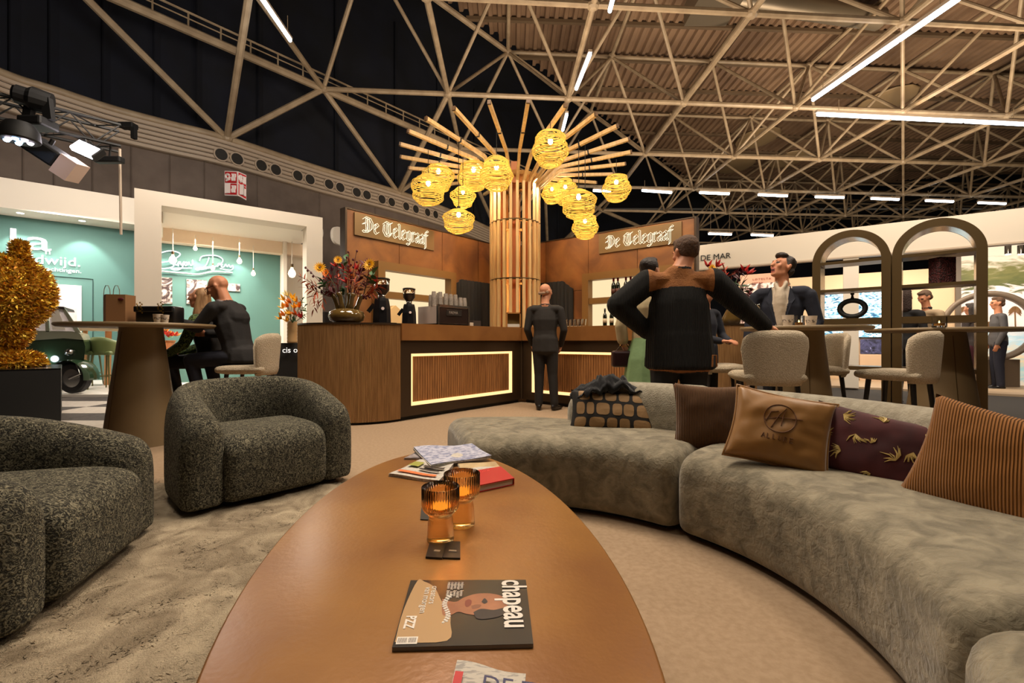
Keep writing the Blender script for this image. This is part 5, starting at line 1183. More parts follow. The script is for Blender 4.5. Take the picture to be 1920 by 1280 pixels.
# --- boucle bar stools, local frame: faces -y, back at +y
def stool(label):
    t = thing('bar_stool', label, 'stool', (0, 0, 0), 0, 'cream boucle bar stools')
    mb = MB(); ss = [0, .003, .012, .03, .05] + [.05 + .36 * i / 8 for i in range(1, 8)] + [.41, .43, .448, .457, .46]
    mb.sweep([(Vector((-.23 + q, -.03)), Vector((0, 1)), q) for q in ss], lambda i: sup(.46, .635, .725, 3.4, 24, cx=0), .05); build('seat', mb, M_['teddy'], t, smooth=True, world=False)
    n = 26; m_ = 14; vs = []
    for side in (0, 1):
        for j in range(m_ + 1):
            for i in range(n + 1):
                u, v = 2 * i / n - 1, j / m_; e = math.sqrt(max(0, 1 - abs(u) ** 7)); topc = 1 - .16 * abs(u) ** 4
                z = .62 + (1.045 - .62) * v * topc; w_ = .20 + .055 * v ** .8 - (.02 * max(0, v - .8) / .2) ; a = u * 1.12
                th = .055 * (max(0, 1 - abs(u) ** 8)) ** .5 * max(0, 1 - max(0, (v - .85) / .15) ** 3) ** .5 * (1 - .5 * max(0, (.12 - v) / .12) ** 2)
                R2 = w_ / math.sin(1.12) * .98; x = math.sin(a) * R2; y = .215 + .03 * v - (1 - math.cos(a)) * R2 * .78
                o = (th * .5) * (1 if side else -1); vs.append((x + math.sin(a) * o, y + math.cos(a) * o, z))
    fs = []; K_ = (n + 1) * (m_ + 1)
    for j in range(m_):
        for i in range(n):
            a = j * (n + 1) + i; fs += [(a, a + 1, a + n + 2, a + n + 1), (K_ + a, K_ + a + n + 1, K_ + a + n + 2, K_ + a + 1)]
    for i in range(n): fs += [(i, i + 1, K_ + i + 1, K_ + i), (m_ * (n + 1) + i, m_ * (n + 1) + i + 1, K_ + m_ * (n + 1) + i + 1, K_ + m_ * (n + 1) + i)]
    for j in range(m_): fs += [(j * (n + 1), (j + 1) * (n + 1), K_ + (j + 1) * (n + 1), K_ + j * (n + 1)), (j * (n + 1) + n, (j + 1) * (n + 1) + n, K_ + (j + 1) * (n + 1) + n, K_ + j * (n + 1) + n)]
    mb = MB(); mb.add(vs, fs); build('backrest', mb, M_['teddy'], t, smooth=True, world=False)
    lm = mat('black_stool_leg', C(20, 16, 14), .45)
    for sx in (-1, 1):
        for sy in (-1, 1): mb = MB(); mb.tube([(sx * .16, sy * .15 - .01, .65), (sx * .215, sy * .20 - .01, 0)], [.02, .012], 8); build('leg', mb, lm, t, smooth=True, world=False, angle=40)
    pts = [(-.19, -.185, .24), (.19, -.185, .24), (.19, .165, .24), (-.19, .165, .24)]
    mb = MB(); mb.tube(pts, .008, 6, closed=True); build('footrest', mb, lm, t, world=False)
    return t
st0 = stool('cream boucle stool seen square from behind, the man in black rests his hand on it'); place(st0, (2.05, 3.66, 0), R_(180 + 172) - PI + PI)
st0.rotation_euler.z = R_(4)
# stool faces -y at rz=0; back towards camera means rz = 180
st0.rotation_euler.z = R_(180 - 8)
def stool_at(x, y, rz, lab): return dup(st0, (x, y, 0), R_(rz), lab, 'cream boucle bar stools')
stool_at(3.02, 4.52, -96, 'cream boucle stool tucked behind the right side of the table with the cups')
stool_at(2.22, 4.86, 78, 'cream boucle stool just right of the man in black, half hidden by him')
stool_at(3.29, 3.86, -150, 'cream boucle stool in side view before the cone of the right high table')
stool_at(-2.68, 4.68, -84, 'cream boucle stool the bald man in the dark jacket sits on')
# --- items on high tables
def cup(x, y, z, lab, r=.041, h=.09, grp=None):
    t = thing('paper_cup', lab, 'cup', (x, y, z), 0, grp); mb = MB(); mb.lathe([(0, .004), (r * .72, .0), (r * .74, .004), (r, h), (r * .95, h), (r * .7, .01), (0, .01)], 20, c=(x, y, z)); build('cup_wall', mb, mat('cup_paper', C(214, 200, 184), .6), t, smooth=True, angle=40)
    mb = MB(); mb.lathe([(r * .835, h * .35), (r * .91, h * .62)], 20, c=(x, y, z)); 
    for v in range(len(mb.v)): mb.v[v] = (x + (mb.v[v][0] - x) * 1.02, y + (mb.v[v][1] - y) * 1.02, mb.v[v][2])
    build('printed_band', mb, mat('cup_print', C(120, 108, 98), .6, col2=C(214, 200, 184), scale=60, contrast=(.45, .5)), t)
def tpos(px, Y): return ((px - 960) / F * Y, Y)
x, y = tpos(1477, 3.95); cup(x, y, 1.0905, 'white paper cup left of the amber candle glass', .046, .098, 'paper cups on the right table')
x, y = tpos(1521, 3.93); cup(x, y, 1.0905, 'white paper cup right of the amber candle glass', .046, .09, 'paper cups on the right table')
def candle(x, y, z, lab, r=.045, h=.10):
    t = thing('candle_glass', lab, 'candle', (x, y, z)); mb = MB(); mb.lathe([(0, .0), (r, 0), (r, h), (r - .004, h), (r - .004, .012), (0, .012)], 24, c=(x, y, z)); build('glass', mb, M_['glass'], t, smooth=True, angle=40)
    mb = MB(); mb.lathe([(0, .0125), (r * .7, .0125), (r * .7, h * .38), (0, h * .38)], 16, c=(x, y, z)); build('candle_wax', mb, mat('amber_wax', C(170, 110, 30), .5), t)
    mb = MB(); mb.lathe([(0, h * .39), (.006, h * .46), (0, h * .64)], 8, c=(x, y, z)); build('flame', mb, emi('flame', (1, .55, .12, 1), 12), t)
x, y = tpos(1498, 4.0); candle(x, y, 1.0905, 'amber lit candle glass between the two white paper cups', .045, .095)
x, y = tpos(1761, 4.0); candle(x, y, 1.0855, 'lit candle glass standing alone on the right high table', .052, .092)
x, y = tpos(1419, 4.0); fl = thing('champagne_glass', 'champagne flute in front of the white shirt of the man in navy', 'glass', (x, y, 1.0905))
mb = MB(); mb.lathe([(0, 0), (.03, 0), (.004, .006), (.004, .06), (.022, .10), (.028, .15), (.024, .20), (.022, .20), (.026, .15), (.02, .10), (0, .07)], 20, c=(x, y, 1.0905)); build('glass', mb, M_['glass'], fl, smooth=True)
mb = MB(); mb.lathe([(0, .075), (.019, .102), (.024, .13), (0, .13)], 16, c=(x, y, 1.0905)); build('wine', mb, mat('wine_yellow', C(220, 180, 70), .1, trans=.8), fl)
# left table: paper bag, handbag, cups
bgx = thing('paper_bag', 'brown paper carrier bag with cord handles on the left high table', 'bag', (-3.72, 4.28, ZTL)); p0 = P(197, 604, 4.35); p1 = P(240, 604, 4.28)
bl = mat('brown_kraft', C(140, 100, 64), .75); x0, x1 = p0.x, p1.x; zt_ = P(210, 553, 4.3).z; yb = 4.25; xm = x0 + (x1 - x0) * .44
mb = MB(); mb.prism([(x0, yb + .08), (xm, yb - .03), (x1, yb), (x1 - .01, yb + .13), (x0 + .06, yb + .16)], ZTL + .001, zt_); build('bag_body', mb, bl, bgx)
mb = MB(); mb.quad(Vector((xm, yb - .032, ZTL + .002)), Vector((xm - .09, yb + .05, ZTL + .002)), Vector((xm - .09, yb + .05, zt_ - .003)), Vector((xm, yb - .032, zt_ - .003))); 
mb = MB(); mb.ell((x1 - .035, yb - .008, zt_ - .045), (.03, .008, .015), 6); build('ribbon', mb, mat('dark_red_ribbon', C(90, 20, 30), .5), bgx)
for q in (.30, .62):
    hx = x0 + (x1 - x0) * q; mb = MB(); mb.tube([(hx - .035, yb + .03, zt_ - .02), (hx - .03, yb + .03, zt_ + .05), (hx - .015, yb + .03, zt_ + .088), (hx + .008, yb + .03, zt_ + .088), (hx + .024, yb + .03, zt_ + .05), (hx + .03, yb + .03, zt_ - .02)], .003, 5); build('handle', mb, mat('grey_cord', C(120, 104, 92), .7), bgx)
hb = thing('handbag', 'black leather handbag with gold chain on the left high table', 'bag', (-3.45, 4.3, ZTL)); a, b = P(258, 604, 4.32), P(331, 604, 4.32); zt_ = P(258, 574, 4.32).z
mb = MB(); mb.bbox(((a.x + b.x) / 2, 4.36, (ZTL + zt_) / 2), (b.x - a.x, .15, zt_ - ZTL), .02); build('bag_body', mb, mat('black_leather', C(18, 16, 18), .35), hb, smooth=True, angle=50)
mb = MB(); mb.bbox(((a.x + b.x) / 2, 4.275, zt_ - .03), (b.x - a.x - .005, .02, .055), .008); build('flap', mb, mat('black_leather', C(1, 1, 1)), hb)
for i_, (xa) in enumerate((.17, .70)):
    hx = a.x + (b.x - a.x) * xa
    for k in range(12):
        q = k / 11; mb = MB(); cz = zt_ + .03 - abs(q - .45) * .17; mb.tube([(hx + .025 * math.sin(k * 1.3) + .005 * math.cos(j * 1.05), 4.262 + .003 * (k % 2), cz + .008 * math.sin(j * 1.05)) for j in range(6)], .0028, 4, closed=True); build('chain_link', mb, mat('gold_chain', C(200, 160, 80), .3, .9), hb)
x, y = tpos(296, 4.0); cup(x, y, ZTL + .0005, 'white printed paper cup before the handbag, the left one', .037, .075, 'paper cups on the left table')
x, y = tpos(309, 4.02); cup(x, y, ZTL + .0005, 'white printed paper cup before the handbag, nearer the hand of the man', .034, .07, 'paper cups on the left table')
# ================================================================= ITEMS ON THE BAR AND THE COFFEE TABLE
def barpt(t, w): x, y = uw(P0, t, w); return Vector((x, y, ZT + .001))
def boxuw(mb, c, su, sw_, z0, z1, b=0):            # box aligned with the bar
    q = [(c.x + U[0] * i * su / 2 + W[0] * j * sw_ / 2, c.y + U[1] * i * su / 2 + W[1] * j * sw_ / 2) for i, j in ((-1, -1), (1, -1), (1, 1), (-1, 1))]; mb.prism(q, c.z + z0, c.z + z1)
def grinder(px, Y, hgt, lab):
    c = Vector(((px - 960) / F * Y, Y, ZT + .001)); t = thing('coffee_grinder', lab, 'grinder', tuple(c), 0, 'coffee grinders on the bar'); s = hgt / .6
    bkm = mat('grinder_black', C(20, 19, 21), .3)
    mb = MB(); boxuw(mb, c, .24 * s, .30 * s, 0, .025 * s); build('foot', mb, bkm, t)
    mb = MB(); k = 20
    for i, (a, z0, z1) in enumerate(((.19, .025, .30),)):
        mb.lathe([(.0, .025 * s), (.118 * s, .025 * s), (.112 * s, .2 * s), (.095 * s, .30 * s), (.085 * s, .335 * s), (0, .335 * s)], 8, c=c, rf=lambda r, q, i: r * (1.06 if int(round(q / (PI / 4))) % 2 else .98))
    build('body', mb, bkm, t)
    mb = MB(); mb.lathe([(.038 * s, .335 * s), (.045 * s, .34 * s), (.045 * s, .375 * s), (.038 * s, .38 * s)], 18, c=c); build('collar', mb, M_['chrome'], t, smooth=True)
    mb = MB(); mb.lathe([(.0, .372 * s), (.038 * s, .375 * s), (.088 * s, .44 * s), (.094 * s, .505 * s), (0, .505 * s)], 20, c=c); build('coffee_beans', mb, mat('coffee_beans', C(34, 18, 10), .6, col2=C(60, 34, 20), scale=120), t, smooth=True, angle=40)
    mb = MB(); mb.lathe([(.04 * s, .372 * s), (.092 * s, .438 * s), (.098 * s, .57 * s), (.096 * s, .57 * s)], 20, c=c); build('hopper', mb, M_['glass'], t, smooth=True)
    mb = MB(); mb.lathe([(0, .57 * s), (.1 * s, .568 * s), (.103 * s, .58 * s), (.09 * s, .592 * s), (0, .594 * s)], 20, c=c); build('lid', mb, bkm, t, smooth=True, angle=40)
    mb = MB(); f_ = Vector((-.62, -.78, 0)); mb.tube([c + Vector((.04, -.10, 0)) * s + Vector((0, 0, .2 * s)), c + Vector((.045, -.115, 0)) * s + Vector((0, 0, .2 * s))], .02 * s, 10); build('badge', mb, mat('badge_white', C(226, 210, 206), .5), t)
    mb = MB(); mb.beam(c + Vector((-.09, -.03, .26)) * s, c + Vector((-.16, -.05, .16)) * s, .02 * s, .05 * s); build('chute', mb, M_['chrome'], t)
grinder(716, 5.95, .615, 'taller black coffee grinder with bean hopper, next to the vase')
grinder(767, 6.22, .515, 'shorter black coffee grinder between the tall one and the coffee machine')
# coffee machine
c = Vector(((832 - 960) / F * 6.62, 6.62, ZT + .001)); cm = thing('coffee_machine', 'chrome espresso machine with dark panel and cup stacks on top', 'coffee machine', tuple(c))
zt_ = .275
mb = MB(); boxuw(mb, c, .60, .42, .03, zt_); build('housing', mb, mat('machine_white', C(196, 184, 176), .3, .3), cm)
mb = MB(); cf = c + Vector((W[0], W[1], 0)) * .213; boxuw(mb, cf, .56, .012, .035, zt_ - .02); build('dark_panel', mb, mat('machine_panel', C(44, 34, 30), .08), cm)
for q, (du, z0, z1, w_) in enumerate(((-.29, .0, zt_ + .015, .03), (.29, 0, zt_ + .015, .03))):
    mb = MB(); boxuw(mb, cf + Vector((U[0], U[1], 0)) * du, w_, .03, z0, z1); build('chrome_post', mb, M_['chrome'], cm)
mb = MB(); boxuw(mb, cf, .6, .03, zt_ - .005, zt_ + .02); build('chrome_rail', mb, M_['chrome'], cm); mb = MB(); boxuw(mb, c, .62, .44, .0, .03); build('base', mb, M_['blackgloss'], cm)
mb = MB(); cb = cf + Vector((W[0], W[1], 0)) * .008; boxuw(mb, cb, .29, .006, .15, .225); nb_ = build('name_badge', mb, mat('badge_dark', C(40, 36, 34), .3), cm)
mb = MB(); boxuw(mb, cb, .29, .010, .145, .152); boxuw(mb, cb, .29, .010, .222, .23); build('badge_border', mb, M_['chrome'], cm)
pb = cb + Vector((W[0], W[1], 0)) * .006 + Vector((0, 0, .17)); txt('FAEMA', pb - Vector((U[0], U[1], 0)) * .10, (U[0], U[1], 0), .055, mat('badge_text', C(150, 140, 130), .4), cm, .001)
sl = mat('grey_paper_cup', C(120, 108, 98), .6, col2=C(150, 138, 126), scale=90)
for i, (du, dw, k) in enumerate([(-.27, .10, 7), (-.17, .12, 7), (-.08, .13, 6), (.01, .14, 6), (.10, .14, 6), (.19, .15, 4), (.27, .15, 4), (-.22, -.02, 5), (-.1, 0, 7), (.03, .02, 7), (.15, .02, 5)]):
    p = c + Vector((U[0], U[1], 0)) * du + Vector((W[0], W[1], 0)) * dw; p.z = ZT + zt_ + .003
    t = thing('cup_stack', 'stack of upturned grey paper cups on the coffee machine, %s' % ['first from the grinder', 'second from the grinder', 'third from the grinder', 'middle one of the front row', 'fifth from the grinder', 'last but one towards the column', 'last one towards the column', 'back row, behind the first', 'back row, behind the third', 'back row, behind the middle', 'back row, nearest the column'][i], 'cups', tuple(p), 0, 'paper cup stacks on the coffee machine')
    for q in range(k):
        h = .018 * q; mb = MB(); r = .038; mb.lathe([(r, h), (r, h + .006), (r * .94, h + .012), (r * .93, h + .0175)], 14, c=p); build('cup_rim', mb, sl, t)
    mb = MB(); h = .018 * k; mb.lathe([(r * .95, h), (r * .72, h + .075), (0, h + .075)], 14, c=p); build('top_cup', mb, sl, t, smooth=True, angle=40)
# boxes beside the machine
for (px, w_, h, Y, lab, m) in ((877, .12, .065, 6.85, 'pale square box right of the coffee machine', 'carton_pale'), (889, .17, .10, 7.0, 'dark slatted box behind the pale box on the bar', 'box_dark')):
    p = Vector(((px - 960) / F * Y, Y, ZT + .001)); mb = MB(); boxuw(mb, p, w_, .12, 0, h); tag(build('box', mb, mat(m, C(190, 176, 156) if 'pale' in m else C(50, 40, 34), .6), None), lab, 'box')
# wooden card stand by the column
p = Vector(((963 - 960) / F * 7.5, 7.55, ZT + .001)); ws = thing('card_stand', 'small wooden box stand with cards on the bar in front of the column', 'stand', tuple(p)); wm_ = mat('amber_wood', C(150, 100, 44), .5)
for dx, dz, sx, sz_ in ((-.11, .13, .02, .26), (.11, .13, .02, .26), (0, .25, .24, .02), (0, .01, .24, .02)): mb = MB(); mb.box((p.x + dx, p.y, p.z + dz), (sx, .12, sz_)); build('wood_board', mb, wm_, ws)
mb = MB(); mb.box((p.x, p.y + .05, p.z + .13), (.2, .01, .22)); build('back_board', mb, mat('olive_card', C(120, 92, 36), .6), ws); mb = MB(); mb.box((p.x, p.y - .03, p.z + .045), (.2, .04, .05)); build('cards', mb, M_['paper'], ws)
# glasses on the right arm of the bar
for i in range(10):
    s = .72 + .07 * (i // 2) + (0 if i < 6 else 1.0) * 0; q = Vector(uw(P1, 0, s)); q += Vector(U) * (.10 + .085 * (i % 2)); x, y = q
    t = thing('drinking_glass', 'empty glass on the bar right of the bald man, %s' % ['front row, nearest him', 'back row, nearest him', 'front row, second', 'back row, second', 'front row, middle', 'back row, middle', 'front row, fourth', 'back row, fourth', 'front row, last', 'back row, last'][i], 'glass', (x, y, ZT + .001), 0, 'glasses on the bar')
    mb = MB(); mb.lathe([(0, 0), (.026, 0), (.032, .11), (.030, .11), (.024, .01), (0, .01)], 14, c=(x, y, ZT + .001)); build('glass_wall', mb, M_['glass'], t, smooth=True, angle=40)
# ---- amber goblets
TZt = TZ + .0008
def goblet(px, py, lab, s=1.0):
    b = onz(px, py, TZ); t = thing('amber_goblet', lab, 'candle holder', (b.x, b.y, TZt), 0, 'amber ribbed candle goblets')
    rf = lambda r, q, i: r * (1 + .011 * math.cos(q * 44)) if r > .02 * s else r
    pr = [(0, 0), (.038, 0), (.040, .004), (.037, .055), (.035, .068), (.033, .074), (.037, .080), (.048, .090), (.054, .100), (.056, .112), (.056, .162), (.0535, .163), (.0525, .115), (.046, .100), (.03, .09), (0, .088)]
    mb = MB(); mb.lathe([(r * s, z * s) for r, z in pr], 176, c=(b.x, b.y, TZt), rf=rf); build('ribbed_glass', mb, M_['amber'], t, smooth=True)
    mb = MB(); mb.lathe([(0, .092 * s), (.026 * s, .095 * s), (.026 * s, .116 * s), (0, .116 * s)], 16, c=(b.x, b.y, TZt)); build('tea_light', mb, mat('tea_light', C(230, 160, 60), .5, emis=(1, .55, .1, 1), es=.6), t)
    mb = MB(); mb.lathe([(0, .117 * s), (.007, .123 * s), (0, .138 * s)], 8, c=(b.x, b.y, TZt)); build('flame', mb, emi('flame', (1, .6, .2, 1), 8), t)
    light('POINT', (b.x, b.y, TZt + .13 * s), .25, (1, .5, .12), .01)
goblet(826, 1013, 'amber ribbed glass goblet in front with a glowing candle', 1.0)
goblet(866, 984, 'amber ribbed glass goblet standing behind the other one', 1.04)
# small cards
def onface(cs, z0, z1, name, label, cat, m, grp=None):
    pts = [onz(x, y, TZ) for x, y in cs]; mb = MB(); mb.prism([(p.x, p.y) for p in pts], TZt + z0, TZt + z1); o = build(name, mb, m, None)
    tag(o, label, cat, grp); MW[o] = Matrix.Identity(4); return o
cd = mat('black_card', C(30, 27, 25), .5); gt = mat('grey_print', C(150, 140, 126), .5)
onface([(806, 1018), (839, 1020), (829, 1049), (798, 1047)], 0, .005, 'coaster', 'black square card under the front of the near goblet, the left one', 'card', cd)
onface([(838, 1017), (863, 1018), (863, 1049), (830, 1048)], 0.0, .0045, 'coaster', 'black square card under the front of the near goblet, the right one', 'card', cd)
onface([(790, 953), (808, 953), (808, 976), (788, 975)], 0, .003, 'coaster', 'black card peeping out left of the near goblet', 'card', cd)
for i, cs in enumerate(([(815, 1034), (826, 1035), (824, 1038), (813, 1037)], [(842, 1034), (856, 1035), (856, 1038), (841, 1037)])):
    pts = [onz(x, y, TZ) for x, y in cs]; mb = MB(); mb.prism([(p.x, p.y) for p in pts], TZt + .0046, TZt + .0056); o = build('print', mb, gt, bpy.data.objects['coaster' if i == 0 else 'coaster.001'], world=False)
# ---- magazine
mg = [(770, 1094), (986, 1093), (1000, 1215), (735, 1222)]
q_ = [onz(x, y, TZ) for x, y in mg]; magz = .008
mt = thing('magazine', 'dark glossy magazine titled chapeau lying near the viewer', 'magazine', tuple(q_[3]))
def MG(u, v, z=0):                                 # u to the right, v away from the viewer
    p = q_[3].lerp(q_[2], u).lerp(q_[0].lerp(q_[1], u), v); return Vector((p.x, p.y, TZt + magz + z))
mb = MB(); mb.prism([(p.x, p.y) for p in q_], TZt, TZt + magz - .001); build('pages', mb, mat('magazine_pages', C(120, 114, 108), .7), mt)
mb = MB(); mb.prism([(p.x, p.y) for p in q_], TZt + magz - .0009, TZt + magz); build('cover', mb, mat('magazine_cover', C(42, 36, 34), .3), mt)
def mpoly(pts, m, nm, z=.0006, sm_=True):
    if sm_: pts = sm(pts + [pts[0]], 4)[:-1]
    mb = MB(); c0 = (sum(p[0] for p in pts) / len(pts), sum(p[1] for p in pts) / len(pts)); k = len(pts)
    bm = bmesh.new(); vv = [bm.verts.new(MG(a, b, z)) for a, b in pts]; fc = bm.faces.new(vv); bmesh.ops.triangulate(bm, faces=[fc]); bm.verts.index_update()
    mb.add([v.co for v in bm.verts], [[v.index for v in f.verts] for f in bm.faces]); bm.free(); build(nm, mb, m, mt)
beige = mat('print_beige', C(176, 140, 96), .45); sk = mat('print_skin', C(138, 84, 56), .45, col2=C(170, 112, 78), scale=12); dk = mat('print_dark', C(40, 26, 22), .5)
mpoly([(.01, .06), (.01, .5), (.06, .98), (.12, .97), (.22, .86), (.30, .62), (.37, .52), (.39, .30), (.38, .06)], beige, 'print_coat')
mpoly([(.30, .66), (.36, .62), (.42, .61), (.48, .68), (.58, .74), (.70, .74), (.80, .68), (.83, .56), (.80, .46), (.68, .44), (.58, .40), (.50, .42), (.44, .45), (.38, .40), (.32, .42)], sk, 'print_face', .0008)
mpoly([(.56, .44), (.62, .49), (.72, .47), (.80, .50), (.83, .44), (.74, .36), (.6, .34)], dk, 'print_hair', .001)
mpoly([(.49, .62), (.515, .645), (.54, .62), (.535, .55), (.505, .52), (.488, .56)], mat('print_lip', C(120, 52, 44), .4), 'print_lips', .0011)
mpoly([(.62, .60), (.645, .66), (.67, .60), (.645, .57)], dk, 'print_eye', .0011); mpoly([(.62, .43), (.645, .48), (.67, .43), (.645, .40)], dk, 'print_eye', .0011)
mpoly([(.54, .54), (.58, .56), (.62, .55), (.60, .51), (.55, .49)], mat('print_shade', C(130, 80, 54), .5), 'print_nose', .0011)
wp = mat('print_white', C(222, 214, 204), .5)
for k in range(26):
    a = k / 25; mb = MB(); mb.ell(MG(.335 + .05 * math.sin(a * 7) * .4 + .02 * (k % 2), .30 + .42 * a, .001), (.0035, .0035, .0012), 4); build('print_pearl', mb, wp, mt)
def mtxt(s, u, v, size, sx=1, name='lettering', m=None, off=0):   # reads from the far edge down to the viewer
    xd = (MG(.5, 0) - MG(.5, 1)).normalized(); up = (MG(1, .5) - MG(0, .5)).normalized(); txt(s, MG(u, v, .0012), xd, size, m or wp, mt, .0003, up=up, sx=sx, name=name, off=off)
mtxt('chapeau', .795, .985, .082, .70, off=.0018); mtxt('creators', .20, .88, .022); mtxt('van morgen', .145, .86, .022); mtxt('PZZ', .05, .40, .03, .8, off=.001)
for i in range(5): mtxt('culinair  kunst' if i % 2 else 'reizen  leven', .44 - i * .028, .95, .012)
mb = MB(); mb.add([MG(.02, .03, .001), MG(.17, .03, .001), MG(.17, .12, .001), MG(.02, .12, .001)], [(0, 1, 2, 3)]); build('barcode_field', mb, wp, mt)
for k in range(14):
    if k != 7: mb = MB(); a = .03 + k * .0095; mb.add([MG(a, .045, .0014), MG(a + .004, .045, .0014), MG(a + .004, .105, .0014), MG(a, .105, .0014)], [(0, 1, 2, 3)]); build('barcode_bar', mb, dk, mt)
# ---- newspapers and red book at the far end
npm = mat('newsprint', C(196, 188, 176), .8, col2=C(158, 152, 146), scale=60, detail=2, stretch=(1, 3, 1), contrast=(.5, .62)); blu = mat('newsprint_blue', C(112, 118, 150), .7, col2=C(184, 184, 200), scale=44, detail=3, contrast=(.35, .6))
def paper(name, label, cs, z0, h, m, bend=.010, cat='newspaper', nn=10, extra=None):
    q = [onz(x, y, TZ) for x, y in cs]; t = thing(name, label, cat, (q[0].x, q[0].y, TZt + z0))
    def pt_(u, v, z): p = q[3].lerp(q[2], u).lerp(q[0].lerp(q[1], u), v); return Vector((p.x, p.y, TZt + z0 + z))
    for L_ in range(3):
        mb = MB(); vs = []; fs = []; o_ = L_ * .004
        for j in range(nn + 1):
            for i in range(nn + 1):
                u, v = i / nn, j / nn; z = L_ * h / 3 + .0015 + bend * (math.sin(u * PI * 1.1 + L_ * .4) ** 2) * (.4 + .6 * v) * .8 + .002 * math.sin(v * 6 + L_)
                vs.append(pt_(u + o_ * (1 - 2 * (L_ % 2)), v + o_, z))
        a = nn + 1; fs = [(j * a + i, j * a + i + 1, (j + 1) * a + i + 1, (j + 1) * a + i) for j in range(nn) for i in range(nn)]; k = len(vs)
        vs += [(x, y, z - h / 3.4) for x, y, z in vs]; fs += [tuple(x + k for x in f_) for f_ in fs]
        rim = [i for i in range(a)] + [i * a + nn for i in range(1, a)] + [nn * a + i for i in range(nn - 1, -1, -1)] + [i * a for i in range(nn - 1, 0, -1)]
        fs += [(rim[i], rim[(i + 1) % len(rim)], k + rim[(i + 1) % len(rim)], k + rim[i]) for i in range(len(rim))]
        mb.add(vs, fs); build('sheet', mb, m if L_ == 2 else npm, t, smooth=True, angle=40)
    if extra: extra(t, lambda u, v, z=0: pt_(u, v, h + .0035 + bend * (math.sin(u * PI * 1.1 + .8) ** 2) * (.4 + .6 * v) * .8 + z))
    return t
def ex1(t, S):
    for i, (u, v, w_, h_, m) in enumerate(((.42, .55, .5, .1, dk), (.42, .38, .45, .08, dk), (.08, .5, .26, .26, mat('print_green', C(150, 150, 60), .6)), (.1, .12, .8, .1, mat('print_orange', C(214, 110, 50), .6)))):
        mb = MB(); mb.add([S(u + w_ * a / 4, v + h_ * b, .0012) for b in (0, 1) for a in range(5)], [(a, a + 1, a + 6, a + 5) for a in range(4)]); build('print_block', mb, m, t)
paper('newspaper', 'folded newspaper with orange and green print, left of the blue one', [(786, 867), (850, 876), (822, 907), (728, 893)], 0, .012, npm, extra=ex1)
paper('newspaper', 'blue toned folded newspaper lying on top of the other papers', [(775, 848), (884, 842), (921, 864), (808, 882)], .014, .010, blu, bend=.012)
paper('newspaper', 'folded paper with dark edge sticking out behind the blue newspaper', [(790, 843), (812, 843), (800, 862), (757, 862)], 0, .008, mat('newsprint_dark', C(70, 60, 66), .7, col2=C(170, 160, 160), scale=24), bend=.003)
paper('magazine', 'beige magazine between the blue newspaper and the red book', [(858, 877), (928, 873), (942, 886), (868, 892)], 0.012, .004, mat('beige_mag', C(160, 132, 92), .6, col2=C(190, 166, 124), scale=14), bend=.003, cat='magazine')
bk_ = [onz(x, y, TZ) for x, y in ((866, 898), (938, 886), (963, 909), (889, 925))]; rb = thing('book', 'red hardcover book with faint title beside the goblets', 'book', tuple(bk_[3]))
redc = mat('red_cover', C(176, 14, 24), .45)
mb = MB(); mb.prism([(p.x, p.y) for p in bk_], TZt, TZt + .003); build('back_cover', mb, redc, rb); cen = sum(bk_, Vector()) / 4
mb = MB(); mb.prism([(cen.x + (p.x - cen.x) * .965, cen.y + (p.y - cen.y) * .965) for p in bk_], TZt + .003, TZt + .024); build('pages', mb, M_['paper'], rb)
mb = MB(); mb.prism([(p.x, p.y) for p in bk_], TZt + .024, TZt + .028); build('front_cover', mb, redc, rb)
mb = MB(); mb.prism([(bk_[1].x, bk_[1].y), (bk_[2].x, bk_[2].y), (bk_[2].x + .003, bk_[2].y), (bk_[1].x + .003, bk_[1].y)], TZt, TZt + .028); build('spine', mb, redc, rb)
xd = (bk_[2] - bk_[3]).normalized(); txt('AMORE', (bk_[0].lerp(bk_[2], .42) + Vector((-.055, 0, 0))).xy.to_3d() + Vector((0, 0, TZt + .0284)), xd, .03, mat('book_foil', C(214, 70, 64), .4), rb, .0003, up=(bk_[0] - bk_[3]).normalized())
def ex2(t, S):
    u_ = (S(1, .5) - S(0, .5)).normalized(); v_ = (S(.5, 1) - S(.5, 0)).normalized()
    txt('DE TELEG', S(.42, .62, .002), u_, .045, mat('ink_blue', C(50, 50, 90), .6), t, .0003, up=v_)
    mb = MB(); mb.add([S(.03, .55, .0015), S(.15, .55, .0015), S(.15, .8, .0015), S(.03, .8, .0015)], [(0, 1, 2, 3)]); build('print_block', mb, mat('print_red', C(190, 50, 50), .6), t)
paper('newspaper', 'newspaper with big blue capitals cut by the bottom edge of the photo', [(856, 1251), (985, 1279), (970, 1420), (820, 1400)], 0, .010, npm, bend=.006, extra=ex2)
